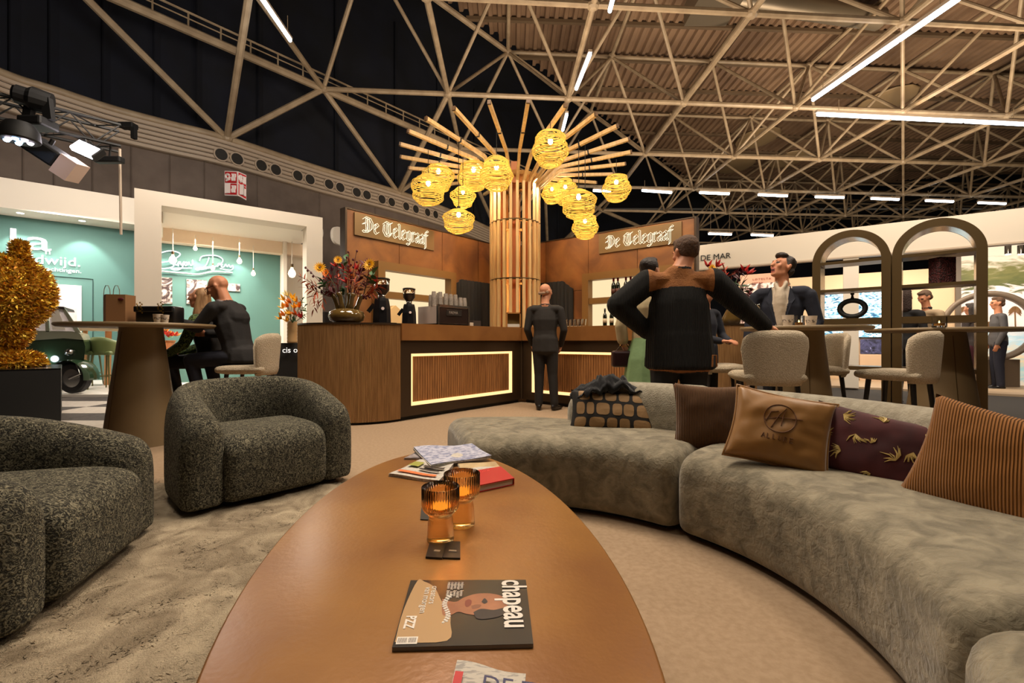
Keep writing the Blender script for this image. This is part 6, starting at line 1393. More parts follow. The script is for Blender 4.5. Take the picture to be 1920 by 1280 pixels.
# ---- wooden table, green stools and bowl inside the left stand
t = thing('wooden_table', 'wooden bar table with four slanted legs in the left stand', 'table', tuple(P(205, 620, 9.3))); wd = mat('light_wood', C(196, 138, 84), .5)
a, b = P(158, 618, 9.3), P(256, 618, 9.3); zt_ = P(205, 617, 9.3).z
mb = MB(); mb.bbox(((a.x + b.x) / 2, 9.4, zt_), (b.x - a.x, .7, .07), .01); build('table_top', mb, mat('pale_top', C(206, 180, 150), .4), t)
for sx, sy in ((-1, -1), (1, -1), (-1, 1), (1, 1)): mb = MB(); m_ = (a.x + b.x) / 2; mb.beam((m_ + sx * .36, 9.4 + sy * .26, zt_ - .03), (m_ + sx * .42, 9.4 + sy * .3, .036), .10, .06); build('leg', mb, wd, t)
def gstool(px, Y, lab, rz):
    x = (px - 960) / F * Y; t = thing('green_stool', lab, 'stool', (x, Y, .036), rz, 'green upholstered stools in the left stand'); g_ = mat('green_leather', C(96, 108, 62), .5)
    mb = MB(); mb.bbox((0, 0, .70), (.42, .40, .08), .03); build('seat', mb, g_, t, smooth=True, world=False)
    mb = MB(); pts = []; vs = []
    for j in range(5):
        for i in range(13):
            q = PI * i / 12; vs.append((.24 * math.cos(q) * (1 + .08 * j / 4), .02 + .20 * math.sin(q) * (1 + .1 * j / 4), .68 + .33 * j / 4 * (1 - .25 * abs(math.cos(q)) ** 3)))
    mb.add(vs, [(j * 13 + i, j * 13 + i + 1, (j + 1) * 13 + i + 1, (j + 1) * 13 + i) for j in range(4) for i in range(12)]); o = build('backrest', mb, g_, t, smooth=True, world=False)
    md = o.modifiers.new('solid', 'SOLIDIFY'); md.thickness = .04
    for sx in (-1, 1):
        for sy in (-1, 1): mb = MB(); mb.tube([(sx * .15, sy * .15, .68), (sx * .21, sy * .2, 0)], [.02, .012], 6); build('leg', mb, mat('olive_leg', C(92, 88, 46), .5), t, world=False)
    mb = MB(); mb.tube([(-.19, -.18, .25), (.19, -.18, .25), (.19, .18, .25), (-.19, .18, .25)], .01, 5, closed=True); build('footrest', mb, mat('olive_leg', C(1, 1, 1)), t, world=False)
gstool(202, 8.95, 'green upholstered bar stool in front of the wooden table', PI); gstool(162, 9.6, 'green upholstered bar stool at the left end of the wooden table, by the vehicle', PI * .6)
# ================================================================= PEOPLE
def V(*a): return Vector(a)
def frame_from(up, fwd=V(0, 1, 0)):
    z = Vector(up).normalized(); x = Vector(fwd).cross(z)
    if x.length < .05: x = V(1, 0, 0)
    x.normalize(); y = z.cross(x); return Matrix((x, y, z)).transposed()
class Fig:
    """primitives: hulls between two ellipsoids, each with a colour key; all become one voxel-remeshed skin"""
    def __init__(s): s.p = []
    def h(s, key, a, ra, b=None, rb=None, R=None, Rb=None):
        ra = (ra,) * 3 if not isinstance(ra, (tuple, list)) else ra; b = a if b is None else b; rb = ra if rb is None else ((rb,) * 3 if not isinstance(rb, (tuple, list)) else rb)
        R = R or Matrix.Identity(3); s.p.append((key, Vector(a), tuple(ra), Vector(b), tuple(rb), R, Rb or R)); return s
    def mesh(s, name, mats, voxel, parent, paint=None, smooth=5):
        mb = MB()
        for key, a, ra, b, rb, R, Rb in s.p:
            bm = bmesh.new(); n = 9; dirs = [(math.sin(PI * (i + .5) / 7) * math.cos(2 * PI * j / 10), math.sin(PI * (i + .5) / 7) * math.sin(2 * PI * j / 10), math.cos(PI * (i + .5) / 7)) for i in range(7) for j in range(10)] + [(0, 0, 1), (0, 0, -1)]
            for c, r, RR in (((a, ra, R), (b, rb, Rb)) if (a - b).length > 1e-5 or rb != ra else ((a, ra, R),)):
                for d in dirs: bm.verts.new(c + RR @ Vector((d[0] * r[0], d[1] * r[1], d[2] * r[2])))
            res = bmesh.ops.convex_hull(bm, input=bm.verts[:]); kill = [v for v in bm.verts if not v.link_faces]
            for v in kill: bm.verts.remove(v)
            bm.verts.index_update(); mb.add([v.co for v in bm.verts], [[v.index for v in f.verts] for f in bm.faces]); bm.free()
        me = bpy.data.meshes.new(name); me.from_pydata(mb.v, [], mb.f)
        o = bpy.data.objects.new(name, me); COL.objects.link(o)
        md = o.modifiers.new('r', 'REMESH'); md.mode = 'VOXEL'; md.voxel_size = voxel
        if smooth: m2 = o.modifiers.new('s', 'SMOOTH'); m2.iterations = smooth; m2.factor = .5
        dg = bpy.context.evaluated_depsgraph_get(); nm = bpy.data.meshes.new_from_object(o.evaluated_get(dg)); bpy.data.objects.remove(o)
        keys = []
        for p in s.p:
            if p[0] not in keys: keys.append(p[0])
        nf = len(nm.polygons); cen = np.empty(nf * 3); nm.polygons.foreach_get('center', cen); cen = cen.reshape(-1, 3); best = np.full(nf, 1e9); lab = np.zeros(nf, int)
        for key, a, ra, b, rb, R, Rb in s.p:
            A, B = np.array(a), np.array(b); d = B - A; L = d @ d
            t = np.clip(((cen - A) @ d) / L, 0, 1) if L > 1e-9 else np.zeros(nf)
            c = A + t[:, None] * d; r = np.array(ra) * (1 - t)[:, None] + np.array(rb) * t[:, None]
            q = ((cen - c) @ np.array(R)) / r; dist = (np.sqrt((q * q).sum(1)) - 1) * r.min(1); m = dist < best; best[m] = dist[m]; lab[m] = keys.index(key)
        if paint:
            names = np.array(keys, object)[lab]; names = paint(cen, names); 
            for k in set(names):
                if k not in keys: keys.append(k)
            lab = np.array([keys.index(k) for k in names])
        nm.materials.clear()
        for k in keys: nm.materials.append(mats[k])
        nm.polygons.foreach_set('material_index', lab.astype(np.int32)); nm.polygons.foreach_set('use_smooth', [True] * nf)
        nm.name = name; ob = bpy.data.objects.new(name, nm); COL.objects.link(ob)
        if parent is not None: ob.parent = parent
        return ob
def hand(f, wr, d, pn, side, skin='skin', curl=.5, s=1.0):
    """wrist point, pointing direction, palm normal, side +1 thumb on +cross"""
    d = Vector(d).normalized(); pn = Vector(pn); pn = (pn - d * pn.dot(d)).normalized(); x = d.cross(pn) * side
    R = Matrix((x, d, pn)).transposed()
    f.h(skin, wr, .026 * s, wr + d * .03 * s, (.034 * s, .03 * s, .018 * s), None, R)
    f.h(skin, wr + d * .03 * s, (.034 * s, .03 * s, .018 * s), wr + d * .075 * s, (.041 * s, .025 * s, .014 * s), R)
    for i, (o, L) in enumerate(((-.030, .062), (-.010, .075), (.011, .080), (.031, .072))):
        b = wr + d * .085 * s + x * o * s; c = curl; L *= s; r = .0088 * s
        p1 = b + (d * math.cos(c * .7) + pn * math.sin(c * .7)) * L * .5; p2 = p1 + (d * math.cos(c * 1.7) + pn * math.sin(c * 1.7)) * L * .36; p3 = p2 + (d * math.cos(c * 2.4) + pn * math.sin(c * 2.4)) * L * .22
        f.h(skin, b - d * .015, r * 1.1, p1, r); f.h(skin, p1, r, p2, r * .95); f.h(skin, p2, r * .95, p3, r * .8)
    b = wr + d * .03 * s + x * .028 * s; p1 = b + (x * .75 + d * .6 + pn * .3).normalized() * .042 * s; p2 = p1 + (x * .2 + d * .9 + pn * .45).normalized() * .036 * s
    f.h(skin, b, .013 * s, p1, .0105 * s); f.h(skin, p1, .0105 * s, p2, .0085 * s)
def head(f, c, R, skin='skin', s=1.0, mouth_open=False, nose=1):
    g = lambda x, y, z: c + R @ V(x * s, y * s, z * s); e = lambda *r: tuple(q * s for q in r)
    f.h(skin, g(0, -.018, .035), e(.074, .092, .084), R=R)
    f.h(skin, g(0, .02, .01), e(.062, .07, .075), g(0, .045, -.085), e(.032, .034, .026), R=R)
    f.h(skin, g(0, .0, -.05), e(.056, .05, .045), g(0, .03, -.075), e(.045, .045, .03), R=R)
    f.h(skin, g(0, .088, .022), e(.009, .009, .012), g(0, .107, -.022), e(.014, .014, .011), R=R)
    f.h(skin, g(-.03, .078, .035), e(.018, .012, .008), g(.03, .078, .035), e(.018, .012, .008), R=R)
    for sx in (-1, 1):
        f.h(skin, g(.076 * sx, -.008, .0), e(.010, .018, .028), g(.082 * sx, -.014, .012), e(.008, .018, .02), R=R)
        f.h(skin, g(.042 * sx, .062, -.012), e(.018, .018, .02), R=R)
        f.h('eye', g(.030 * sx, .081, .014), e(.012, .007, .006), R=R)
        f.h('brow', g(.018 * sx, .090, .034), e(.006, .005, .004), g(.046 * sx, .078, .036), e(.006, .005, .004), R=R)
    if mouth_open:
        f.h('lip', g(0, .086, -.046), e(.022, .012, .007), R=R); f.h('mouth', g(0, .083, -.059), e(.017, .012, .009), R=R); f.h('lip', g(0, .078, -.072), e(.02, .012, .007), R=R); f.h(skin, g(0, .06, -.092), e(.028, .02, .018), R=R)
    else: f.h('lip', g(0, .086, -.051), e(.021, .010, .007), R=R)
def std(**k):
    b = {'skin': M_['skin'], 'eye': mat('eye_dark', C(60, 46, 40), .3), 'brow': mat('brow_brown', C(70, 48, 34), .8), 'lip': mat('lip', C(168, 88, 74), .5), 'mouth': mat('mouth_dark', C(60, 20, 18), .6)}; b.update(k); return b
def limb(f, key, a, b, c, r0, r1, r2):
    f.h(key, a, r0, b, r1); f.h(key, b, r1, c, r2)
def torso(f, key, pelvis, chest, neck, w=1.0, fwd=V(0, 1, 0), dp=1.0, hem=None, hemr=None):
    Rt = frame_from(chest - pelvis, fwd); Rn = frame_from(neck - chest, fwd); wst = pelvis.lerp(chest, .45)
    f.h(key, pelvis, (.165 * w, .115 * dp, .09), wst, (.15 * w, .108 * dp, .1), Rt); f.h(key, wst, (.15 * w, .108 * dp, .1), chest, (.172 * w, .125 * dp, .13), Rt)
    f.h(key, chest, (.172 * w, .125 * dp, .13), chest.lerp(neck, .62), (.15 * w, .085 * dp, .06), Rt, Rn)
def shirtfront(): pass
suit = lambda nm, r, g, b: mat(nm, C(r, g, b), .85, bump=.25, bscale=14)
def person(label, x, y, rz, scale=1.0):
    t = thing('person', label, 'person', (x, y, 0), rz, 'people in the lounge'); t.scale = (scale,) * 3; return t
def hairmesh(t, parts, m, voxel=.008, name='hair'):
    h = Fig()
    for a in parts: h.h('hair', *a[:2], *(a[2:4] if len(a) > 3 else (None, None)), R=a[4] if len(a) > 4 else None)
    return h.mesh(name, {'hair': m}, voxel, t, smooth=2)
def shoes(f, ank, dirv, key='shoe', s=1.0):
    d = Vector(dirv).normalized(); R = Matrix((V(d.y, -d.x, 0), d, V(0, 0, 1))).transposed(); a = Vector(ank); a.z = .045
    f.h(key, a - d * .03, (.037 * s, .045 * s, .045), a + d * .05 * s + V(0, 0, -.005), (.042 * s, .05 * s, .036), R); f.h(key, a + d * .05 * s, (.042 * s, .05 * s, .034), a + d * .155 * s + V(0, 0, -.018), (.036 * s, .04 * s, .024), R)
SHOE = mat('black_shoe', C(18, 15, 14), .3)
# --- A: standing bald man in a dark suit, seen from behind, looking right
t = person('bald man in a dark suit standing with his back to us at the bar corner', .465, 6.37, R_(-8)); f = Fig()
sk_ = V(.02, .015, 0)
torso(f, 'suit', V(0, 0, .98), V(0, .0, 1.26), V(0, -.01, 1.48), 1.06)
f.h('suit', V(0, 0, 1.0), (.18, .13, .1), V(.0, 0, .82), (.19, .135, .05))
f.h('suit', V(-.16, 0, 1.41), (.075, .075, .06), V(.16, 0, 1.41), (.075, .075, .06))
limb(f, 'suit', V(-.205, 0, 1.39), V(-.25, -.02, 1.13), V(-.20, .13, .93), .064, .052, .04); limb(f, 'suit', V(.205, 0, 1.39), V(.26, .0, 1.12), V(.215, .15, .92), .064, .052, .04)
hand(f, V(.215, .16, .91), V(-.1, .5, -.7), V(-1, 0, 0), -1); hand(f, V(-.2, .15, .91), V(.1, .6, -.6), V(1, 0, 0), 1)
limb(f, 'trouser', V(-.09, 0, .88), V(-.085, .02, .5), V(-.09, 0, .1), .098, .072, .058); limb(f, 'trouser', V(.09, 0, .88), V(.10, .02, .5), V(.13, -.01, .1), .098, .072, .058)
shoes(f, V(-.09, 0, .05), V(-.12, 1, 0)); shoes(f, V(.13, -.01, .05), V(.55, 1, 0))
f.h('skin', V(0, -.01, 1.47), .062, V(.0, .01, 1.57), .058); f.h('shirt', V(0, -.005, 1.475), (.074, .074, .022)); head(f, V(.01, .02, 1.65), Matrix.Rotation(R_(-38), 3, 'Z'))
f.mesh('body', std(suit=suit('suit_charcoal', 30, 24, 19), trouser=suit('trouser_black', 24, 19, 16), shirt=mat('shirt_dark', C(60, 50, 44), .8), shoe=SHOE), .0105, t)
Rh = Matrix.Rotation(R_(-38), 3, 'Z'); c = V(.01, .02, 1.65)
hairmesh(t, [(c + Rh @ V(-.072, -.05, -.005), (.008, .035, .024), None, None, Rh), (c + Rh @ V(.070, -.05, -.005), (.008, .035, .024), None, None, Rh), (c + Rh @ V(-.035, -.09, -.02), (.03, .016, .022), c + Rh @ V(.035, -.09, -.02), (.03, .016, .022), Rh)], mat('grey_stubble', C(150, 120, 96), .8), .006, 'hair_fringe')
# --- B: seated bald man with glasses, faces left (local +y = left after rotation 90)
bx, by = (452 - 960) / F * 4.72, 4.72
t = person('bald man with glasses in a dark jacket seated at the left high table, arm stretched', bx, by, R_(86)); f = Fig()
pel = V(0, 0, .80); ch = V(.0, .10, 1.13); nk = V(0, .17, 1.375)
torso(f, 'jacket', pel, ch, nk, 1.12, dp=1.25); f.h('jacket', V(0, -.02, .84), (.19, .16, .1), V(0, -.04, .76), (.2, .175, .05))
f.h('jacket', V(-.15, .14, 1.31), (.08, .085, .06), V(.15, .14, 1.31), (.08, .085, .06)); f.h('jacket', V(0, .05, 1.2), (.15, .12, .12), V(0, .12, 1.33), (.12, .08, .06))
# near arm (towards the camera is local -x? camera lies on local -x side) stretched to the table
limb(f, 'jacket', V(-.19, .16, 1.29), V(-.22, .30, 1.10), V(-.16, .56, 1.155), .07, .058, .044); hand(f, V(-.155, .58, 1.16), V(.1, 1, .05), V(.2, 0, -1), 1, curl=.8)
limb(f, 'jacket', V(.19, .16, 1.29), V(.24, .26, 1.05), V(.14, .46, 1.04), .07, .056, .042); hand(f, V(.13, .48, 1.04), V(-.3, 1, .1), V(-1, 0, 0), 1, curl=.7)
for sx, kx in ((-1, -.14), (1, .12)):
    f.h('jeans', V(.09 * sx, .02, .80), (.095, .1, .085), V(kx, .43, .77), .072); f.h('jeans', V(kx, .43, .77), .070, V(kx * .9, .33, .33), .052); f.h('jeans', V(kx * .9, .33, .33), .05, V(kx * .9, .31, .30), .05)
    d = V(0, 1, -.1); f.h('shoe', V(kx * .9, .29, .27), (.037, .045, .04), V(kx * .9, .42, .25), (.036, .05, .024))
RB = Matrix.Rotation(R_(14), 3, 'Z') @ Matrix.Rotation(R_(-24), 3, 'X'); hc = V(-.01, .245, 1.515)
f.h('skin', nk + V(0, -.01, -.02), .068, hc + V(0, -.03, -.03), .062); f.h('shirt', nk + V(0, .02, .0), (.078, .078, .028)); head(f, hc, RB, s=1.06)
f.mesh('body', std(jacket=suit('jacket_black', 24, 21, 22), jeans=suit('jeans_navy', 28, 30, 44), shirt=mat('shirt_light', C(150, 140, 140), .8), shoe=SHOE), .009, t)
mb = MB()
for sx in (-1, 1):
    mb.tube([hc + RB @ V(sx * .034 + .024 * math.cos(q * .5), .102, .012 + .018 * math.sin(q * .5)) for q in range(13)], .0025, 5); mb.tube([hc + RB @ V(sx * .058, .100, .018), hc + RB @ V(sx * .08, .06, .016), hc + RB @ V(sx * .084, -.01, .012)], .0032, 5)
mb.tube([hc + RB @ V(-.01, .104, .016), hc + RB @ V(.01, .104, .016)], .0025, 5); o = build('glasses', mb, mat('glasses_frame', C(60, 20, 16), .3), t, world=False); o['kind'] = 'stuff'
# --- C: seated woman with floral sleeves behind him
cx_, cy_ = (396 - 960) / F * 5.05, 5.05
t = person('woman with long blonde hair and green floral sleeves seated behind the bald man', cx_, cy_, R_(98)); f = Fig()
torso(f, 'vest', V(0, 0, .76), V(0, .04, 1.04), V(0, .07, 1.27), .95, dp=1.1); f.h('vest', V(-.13, .06, 1.20), (.07, .075, .06), V(.13, .06, 1.20), (.07, .075, .06))
limb(f, 'floral', V(-.175, .07, 1.19), V(-.23, .16, .93), V(-.11, .36, .84), .066, .056, .046); limb(f, 'floral', V(.175, .07, 1.19), V(.22, .15, .92), V(.08, .34, .84), .066, .056, .046)
f.h('skin', V(-.11, .36, .84), .034, V(-.045, .43, .83), .027); f.h('skin', V(.08, .34, .84), .034, V(.045, .42, .825), .027)
hand(f, V(-.045, .43, .83), V(.7, .6, -.2), V(0, -.2, -1), 1, curl=.9); hand(f, V(.045, .42, .825), V(-.7, .6, -.2), V(0, -.2, -1), -1, curl=.9)
for sx in (-1, 1):
    f.h('trouser', V(.09 * sx, .02, .75), (.095, .1, .085), V(.09 * sx, .46, .73), .07); f.h('trouser', V(.09 * sx, .46, .73), .068, V(.08 * sx, .36, .3), .046); f.h('shoe', V(.08 * sx, .35, .25), (.034, .04, .04), V(.08 * sx, .46, .22), (.03, .045, .02))
RC_ = Matrix.Rotation(R_(-4), 3, 'Z') @ Matrix.Rotation(R_(6), 3, 'X'); hc = V(.0, .13, 1.435)
f.h('skin', V(0, .07, 1.27), .055, hc + V(0, -.02, -.04), .05); head(f, hc, RC_, s=.98)
flor = mat('floral_cloth', C(24, 44, 22), .8, col2=C(112, 132, 66), scale=38, detail=3, dist=2.5, contrast=(.48, .54))
f.mesh('body', std(skin=M_['skin2'], vest=suit('vest_black', 16, 14, 14), floral=flor, trouser=suit('trouser_black', 1, 1, 1), shoe=SHOE), .0095, t)
bl_ = mat('blonde_hair', C(176, 138, 98), .6, col2=C(134, 98, 64), scale=40, stretch=(1, 1, .2), bump=.3)
hairmesh(t, [(hc + RC_ @ V(0, -.045, .05), (.084, .082, .078), None, None, RC_), (hc + V(-.072, -.055, .02), (.02, .04, .05), hc + V(-.08, -.02, -.17), (.026, .04, .05)), (hc + V(.072, -.055, .02), (.02, .04, .05), hc + V(.08, -.02, -.17), (.026, .04, .05)), (hc + V(0, -.09, .0), (.07, .03, .06), hc + V(0, -.08, -.18), (.08, .035, .05))], bl_)
mb = MB(); mb.tube([V(-.085 + .032 * math.cos(q), .375 + .02 * math.sin(q), .84 + .033 * math.sin(q)) for q in [i * PI / 8 for i in range(16)]], .006, 6, closed=True); build('bracelet', mb, mat('gold_chain', C(1, 1, 1)), t, world=False)
mb = MB()
for sx in (-1, 1): mb.tube([hc + RC_ @ V(sx * .032 + .024 * math.cos(q * .5), .098, .012 + .018 * math.sin(q * .5)) for q in range(13)], .0022, 5)
o = build('glasses', mb, mat('glasses_frame', C(1, 1, 1)), t, world=False); o['kind'] = 'stuff'
# --- D: big man from behind, black cardigan with tan yoke
dx, dy = (1273 - 960) / F * 3.5, 3.5
t = person('man in a black knitted jacket with tan yoke, seen from behind, hand on a stool', dx, dy, R_(-8)); f = Fig()
torso(f, 'knit', V(0, 0, 1.0), V(0, 0, 1.27), V(-.0, .01, 1.53), 1.22, dp=1.15)
f.h('knit', V(0, 0, 1.02), (.245, .16, .1), V(.01, 0, .765), (.27, .175, .045)); f.h('knit', V(0, 0, 1.25), (.225, .145, .12), V(0, 0, 1.0), (.245, .155, .1)); f.h('knit', V(-.205, .0, 1.43), (.085, .085, .065), V(.205, .0, 1.43), (.085, .085, .065)); f.h('knit', V(0, .0, 1.44), (.16, .09, .07), V(0, .0, 1.50), (.1, .08, .05))
# left arm akimbo, right arm down to the stool back
limb(f, 'knit', V(-.235, 0, 1.42), V(-.46, -.06, 1.24), V(-.23, .06, 1.04), .10, .092, .065); hand(f, V(-.235, .07, 1.05), V(.8, .2, -.5), V(0, -1, 0), -1)
limb(f, 'knit', V(.25, 0, 1.42), V(.46, .05, 1.24), V(.66, .13, 1.09), .10, .086, .062); hand(f, V(.67, .135, 1.083), V(.85, .1, -.25), V(-.2, .3, -1), 1, curl=.55)
limb(f, 'trouser', V(-.10, 0, .86), V(-.115, .02, .5), V(-.13, 0, .1), .122, .09, .068); limb(f, 'trouser', V(.10, 0, .86), V(.12, .02, .5), V(.14, 0, .1), .122, .09, .068); shoes(f, V(-.13, 0, .05), V(-.15, 1, 0)); shoes(f, V(.14, 0, .05), V(.2, 1, 0))
RD_ = Matrix.Rotation(R_(26), 3, 'Z') @ Matrix.Rotation(R_(-10), 3, 'X'); hc = V(.055, .035, 1.638)
f.h('skin', V(.01, .0, 1.50), .074, hc + V(0, -.02, -.04), .062); f.h('collar', V(.01, -.0, 1.515), (.085, .082, .022)); head(f, hc, RD_, s=1.1)
def pD(cen, nm):
    x, z = cen[:, 0], cen[:, 2]; y = cen[:, 1]
    yoke = (nm == 'knit') & (z > 1.375 - (x / .26) ** 2 * .05) & (np.abs(x) < .235) ; nm[yoke] = 'yoke'
    hem = (nm == 'knit') & (z < .748) & (np.abs(x) < .3); nm[hem] = 'edge'
    return nm
knit = mat('black_rib_knit', C(17, 14, 13), .95, bump=.9, bscale=30, kind='wave', dist=.3)
tanm = mat('tan_suede', C(146, 92, 44), .9, col2=C(128, 78, 36), scale=16, bump=.3, bscale=90)
f.mesh('body', std(knit=knit, yoke=tanm, edge=tanm, collar=knit, trouser=suit('trouser_dark', 22, 22, 24), shoe=SHOE), .008, t, pD)
bh = mat('short_brown_hair', C(66, 44, 30), .8, col2=C(92, 64, 44), scale=60, bump=.5)
hairmesh(t, [(hc + RD_ @ V(0, -.024, .05), (.092, .108, .092), hc + RD_ @ V(0, -.045, -.005), (.080, .062, .05), RD_), (hc + RD_ @ V(0, .04, .105), (.064, .052, .036), None, None, RD_)], bh, .0075)
mb = MB(); mb.tube([V(.20, -.155, .775), V(.205, -.15, .86), V(.23, -.145, .86), V(.235, -.14, .775)], .007, 5); o = build('hem_trim', mb, tanm, t, world=False); o['kind'] = 'stuff'
# --- E: woman with dark hair, light cardigan and green dress, behind him
ex, ey = (1216 - 960) / F * 4.15, 4.15
t = person('woman in a pale cardigan and light green dress behind the man in black', ex, ey, R_(-14)); f = Fig()
torso(f, 'card', V(0, 0, 1.0), V(0, 0, 1.26), V(0, 0, 1.44), .92, dp=.95); f.h('card', V(-.13, 0, 1.37), (.065, .07, .05), V(.13, 0, 1.37), (.065, .07, .05))
limb(f, 'card', V(-.165, 0, 1.35), V(-.245, -.02, 1.10), V(-.23, .0, .98), .06, .058, .055); f.h('skin', V(-.23, .0, .97), .036, V(-.18, .03, .84), .026); hand(f, V(-.178, .03, .83), V(.15, .1, -1), V(1, .3, 0), 1, curl=.3)
limb(f, 'card', V(.165, 0, 1.35), V(.2, .05, 1.10), V(.1, .22, 1.02), .06, .05, .042); hand(f, V(.1, .23, 1.02), V(-.3, 1, 0), V(0, 0, -1), 1)
f.h('dress', V(0, 0, .98), (.15, .115, .07), V(0, .0, .80), (.20, .16, .05)); f.h('dress', V(0, 0, .80), (.20, .16, .05), V(.01, 0, .36), (.27, .22, .03))
for k in range(5): q = -PI * (k + .5) / 5; f.h('dress', V(.1 * math.cos(q), .08 * math.sin(q), .8), .05, V(.25 * math.cos(q), .2 * math.sin(q), .36), (.045, .045, .03))
for sx in (-1, 1): f.h('skin', V(.08 * sx, 0, .4), .05, V(.08 * sx, 0, .1), .035); shoes(f, V(.08 * sx, 0, .05), V(.1 * sx, 1, 0), s=.85)
RE = Matrix.Rotation(R_(-40), 3, 'Z'); hc = V(.02, .02, 1.60); f.h('skin', V(0, 0, 1.43), .05, hc + V(0, -.02, -.05), .048); head(f, hc, RE, s=.95)
f.mesh('body', std(skin=M_['skin2'], card=suit('pale_cardigan', 176, 158, 122), dress=mat('green_dress', C(126, 156, 108), .7, bump=.3, bscale=8), shoe=SHOE), .0095, t)
hairmesh(t, [(hc + RE @ V(0, -.028, .045), (.084, .095, .084), None, None, RE), (hc + RE @ V(0, -.085, .06), (.05, .045, .05), None, None, RE), (hc + RE @ V(0, .02, .105), (.05, .05, .03), None, None, RE), (hc + RE @ V(0, -.07, -.02), (.07, .04, .06), None, None, RE)], mat('dark_hair', C(36, 22, 16), .6, bump=.4, bscale=60), .0075)
mb = MB(); mb.tube([V(-.215 + .036 * math.cos(q), .01 + .024 * math.sin(q), .925 + .01 * math.sin(q)) for q in [i * PI / 8 for i in range(16)]], .006, 6, closed=True); build('bracelet', mb, mat('gold_chain', C(1, 1, 1)), t, world=False)
mbp = MB(); p_ = MW[t] @ V(-.23, -.02, .80); mbp.bbox(p_, (.20, .09, .15), .02); mbp.tube([p_ + V(-.06, 0, .07), p_ + V(0.02, 0, .16), p_ + V(.08, 0, .07)], .006, 5); tag(build('handbag', mbp, mat('burgundy_leather', C(44, 18, 22), .35), None), 'small dark burgundy handbag at the side of the woman in the green dress', 'bag')
# --- F: man in navy suit laughing, head tilted up, facing left
fx, fy = (1466 - 960) / F * 4.62, 4.62
t = person('dark-haired man in a navy suit and open white shirt laughing with his chin up', fx, fy, R_(142), 1.03); f = Fig()
torso(f, 'navy', V(0, 0, .98), V(0, 0, 1.27), V(0, 0, 1.49), 1.12, dp=1.1); f.h('navy', V(0, 0, 1.0), (.19, .135, .1), V(.0, 0, .82), (.2, .14, .05)); f.h('navy', V(-.175, 0, 1.41), (.08, .08, .06), V(.175, 0, 1.41), (.08, .08, .06))
limb(f, 'navy', V(-.225, 0, 1.37), V(-.29, -.02, 1.12), V(-.20, .13, .95), .07, .056, .044); hand(f, V(-.2, .14, .94), V(0, .8, -.5), V(1, 0, 0), 1)
f.h('navy', V(.1, 0, 1.42), (.08, .08, .05), V(.225, 0, 1.37), .07); f.h('navy', V(-.1, 0, 1.42), (.08, .08, .05), V(-.225, 0, 1.37), .07); limb(f, 'navy', V(.225, 0, 1.37), V(.28, .0, 1.12), V(.30, .06, .85), .07, .056, .044); hand(f, V(.30, .07, .83), V(.1, .4, -.9), V(-1, 0, 0), -1)
limb(f, 'trouser', V(-.09, 0, .88), V(-.09, .02, .5), V(-.1, 0, .1), .1, .075, .06); limb(f, 'trouser', V(.09, 0, .88), V(.09, .02, .5), V(.1, 0, .1), .1, .075, .06); shoes(f, V(-.1, 0, .05), V(-.2, 1, 0)); shoes(f, V(.1, 0, .05), V(.2, 1, 0))
RF = Matrix.Rotation(R_(-34), 3, 'Z') @ Matrix.Rotation(R_(20), 3, 'X'); hc = V(.0, .02, 1.655)
RF = Matrix.Rotation(R_(-38), 3, 'Z') @ Matrix.Rotation(R_(22), 3, 'X')
f.h('skin', V(0, 0, 1.48), .066, hc + V(0, -.01, -.05), .06); f.h('shirt', V(0, .10, 1.30), (.06, .055, .16), V(0, .11, 1.12), (.04, .035, .08)); f.h('shirt', V(-.045, .06, 1.49), (.018, .03, .032), V(-.012, .115, 1.42), (.016, .012, .026)); f.h('shirt', V(.045, .06, 1.49), (.018, .03, .032), V(.012, .115, 1.42), (.016, .012, .026)); f.h('shirt', V(0, -.02, 1.495), (.075, .07, .03))
head(f, hc, RF, mouth_open=True, s=1.08)
def pF(cen, nm):
    x, y, z = cen[:, 0], cen[:, 1], cen[:, 2]; w_ = np.clip((z - 1.02) / .45, 0, 1) * .085
    m = ((nm == 'navy') | (nm == 'shirt')) & (y > .03) & (z > .98) & (z < 1.5) & (np.abs(x) < w_ + .012); nm[m] = 'shirt'; return nm
f.mesh('body', std(navy=suit('navy_suit', 18, 22, 38), trouser=suit('navy_trouser', 18, 20, 30), shirt=mat('white_shirt', C(186, 170, 150), .8, bump=.3, bscale=25), shoe=SHOE, brow=mat('brow_dark', C(40, 26, 18), .8)), .008, t, pF)
dh = mat('dark_brown_hair', C(38, 24, 16), .6, bump=.5, bscale=60)
hairmesh(t, [(hc + RF @ V(0, -.036, .058), (.091, .098, .084), None, None, RF), (hc + RF @ V(0, .038, .108), (.068, .060, .034), None, None, RF), (hc + RF @ V(0, -.075, -.01), (.080, .048, .06), None, None, RF), (hc + RF @ V(.078, -.012, .035), (.013, .026, .034), hc + RF @ V(.078, -.03, .075), (.015, .034, .034), RF), (hc + RF @ V(-.078, -.012, .035), (.013, .026, .034), hc + RF @ V(-.078, -.03, .075), (.015, .034, .034), RF)], dh, .0075)
mb = MB()                                                  # suit lapels
for sx in (-1, 1):
    mb.add([V(sx * .085, .085, 1.46), V(sx * .125, .10, 1.34), V(sx * .10, .12, 1.30), V(sx * .012, .135, 1.03), V(sx * .06, .118, 1.30), V(sx * .08, .078, 1.47)], [(0, 1, 2, 3, 4, 5)])
o = build('lapel', mb, suit('navy_suit', 1, 1, 1), t, world=False); md = o.modifiers.new('s', 'SOLIDIFY'); md.thickness = .008; o['kind'] = 'stuff'
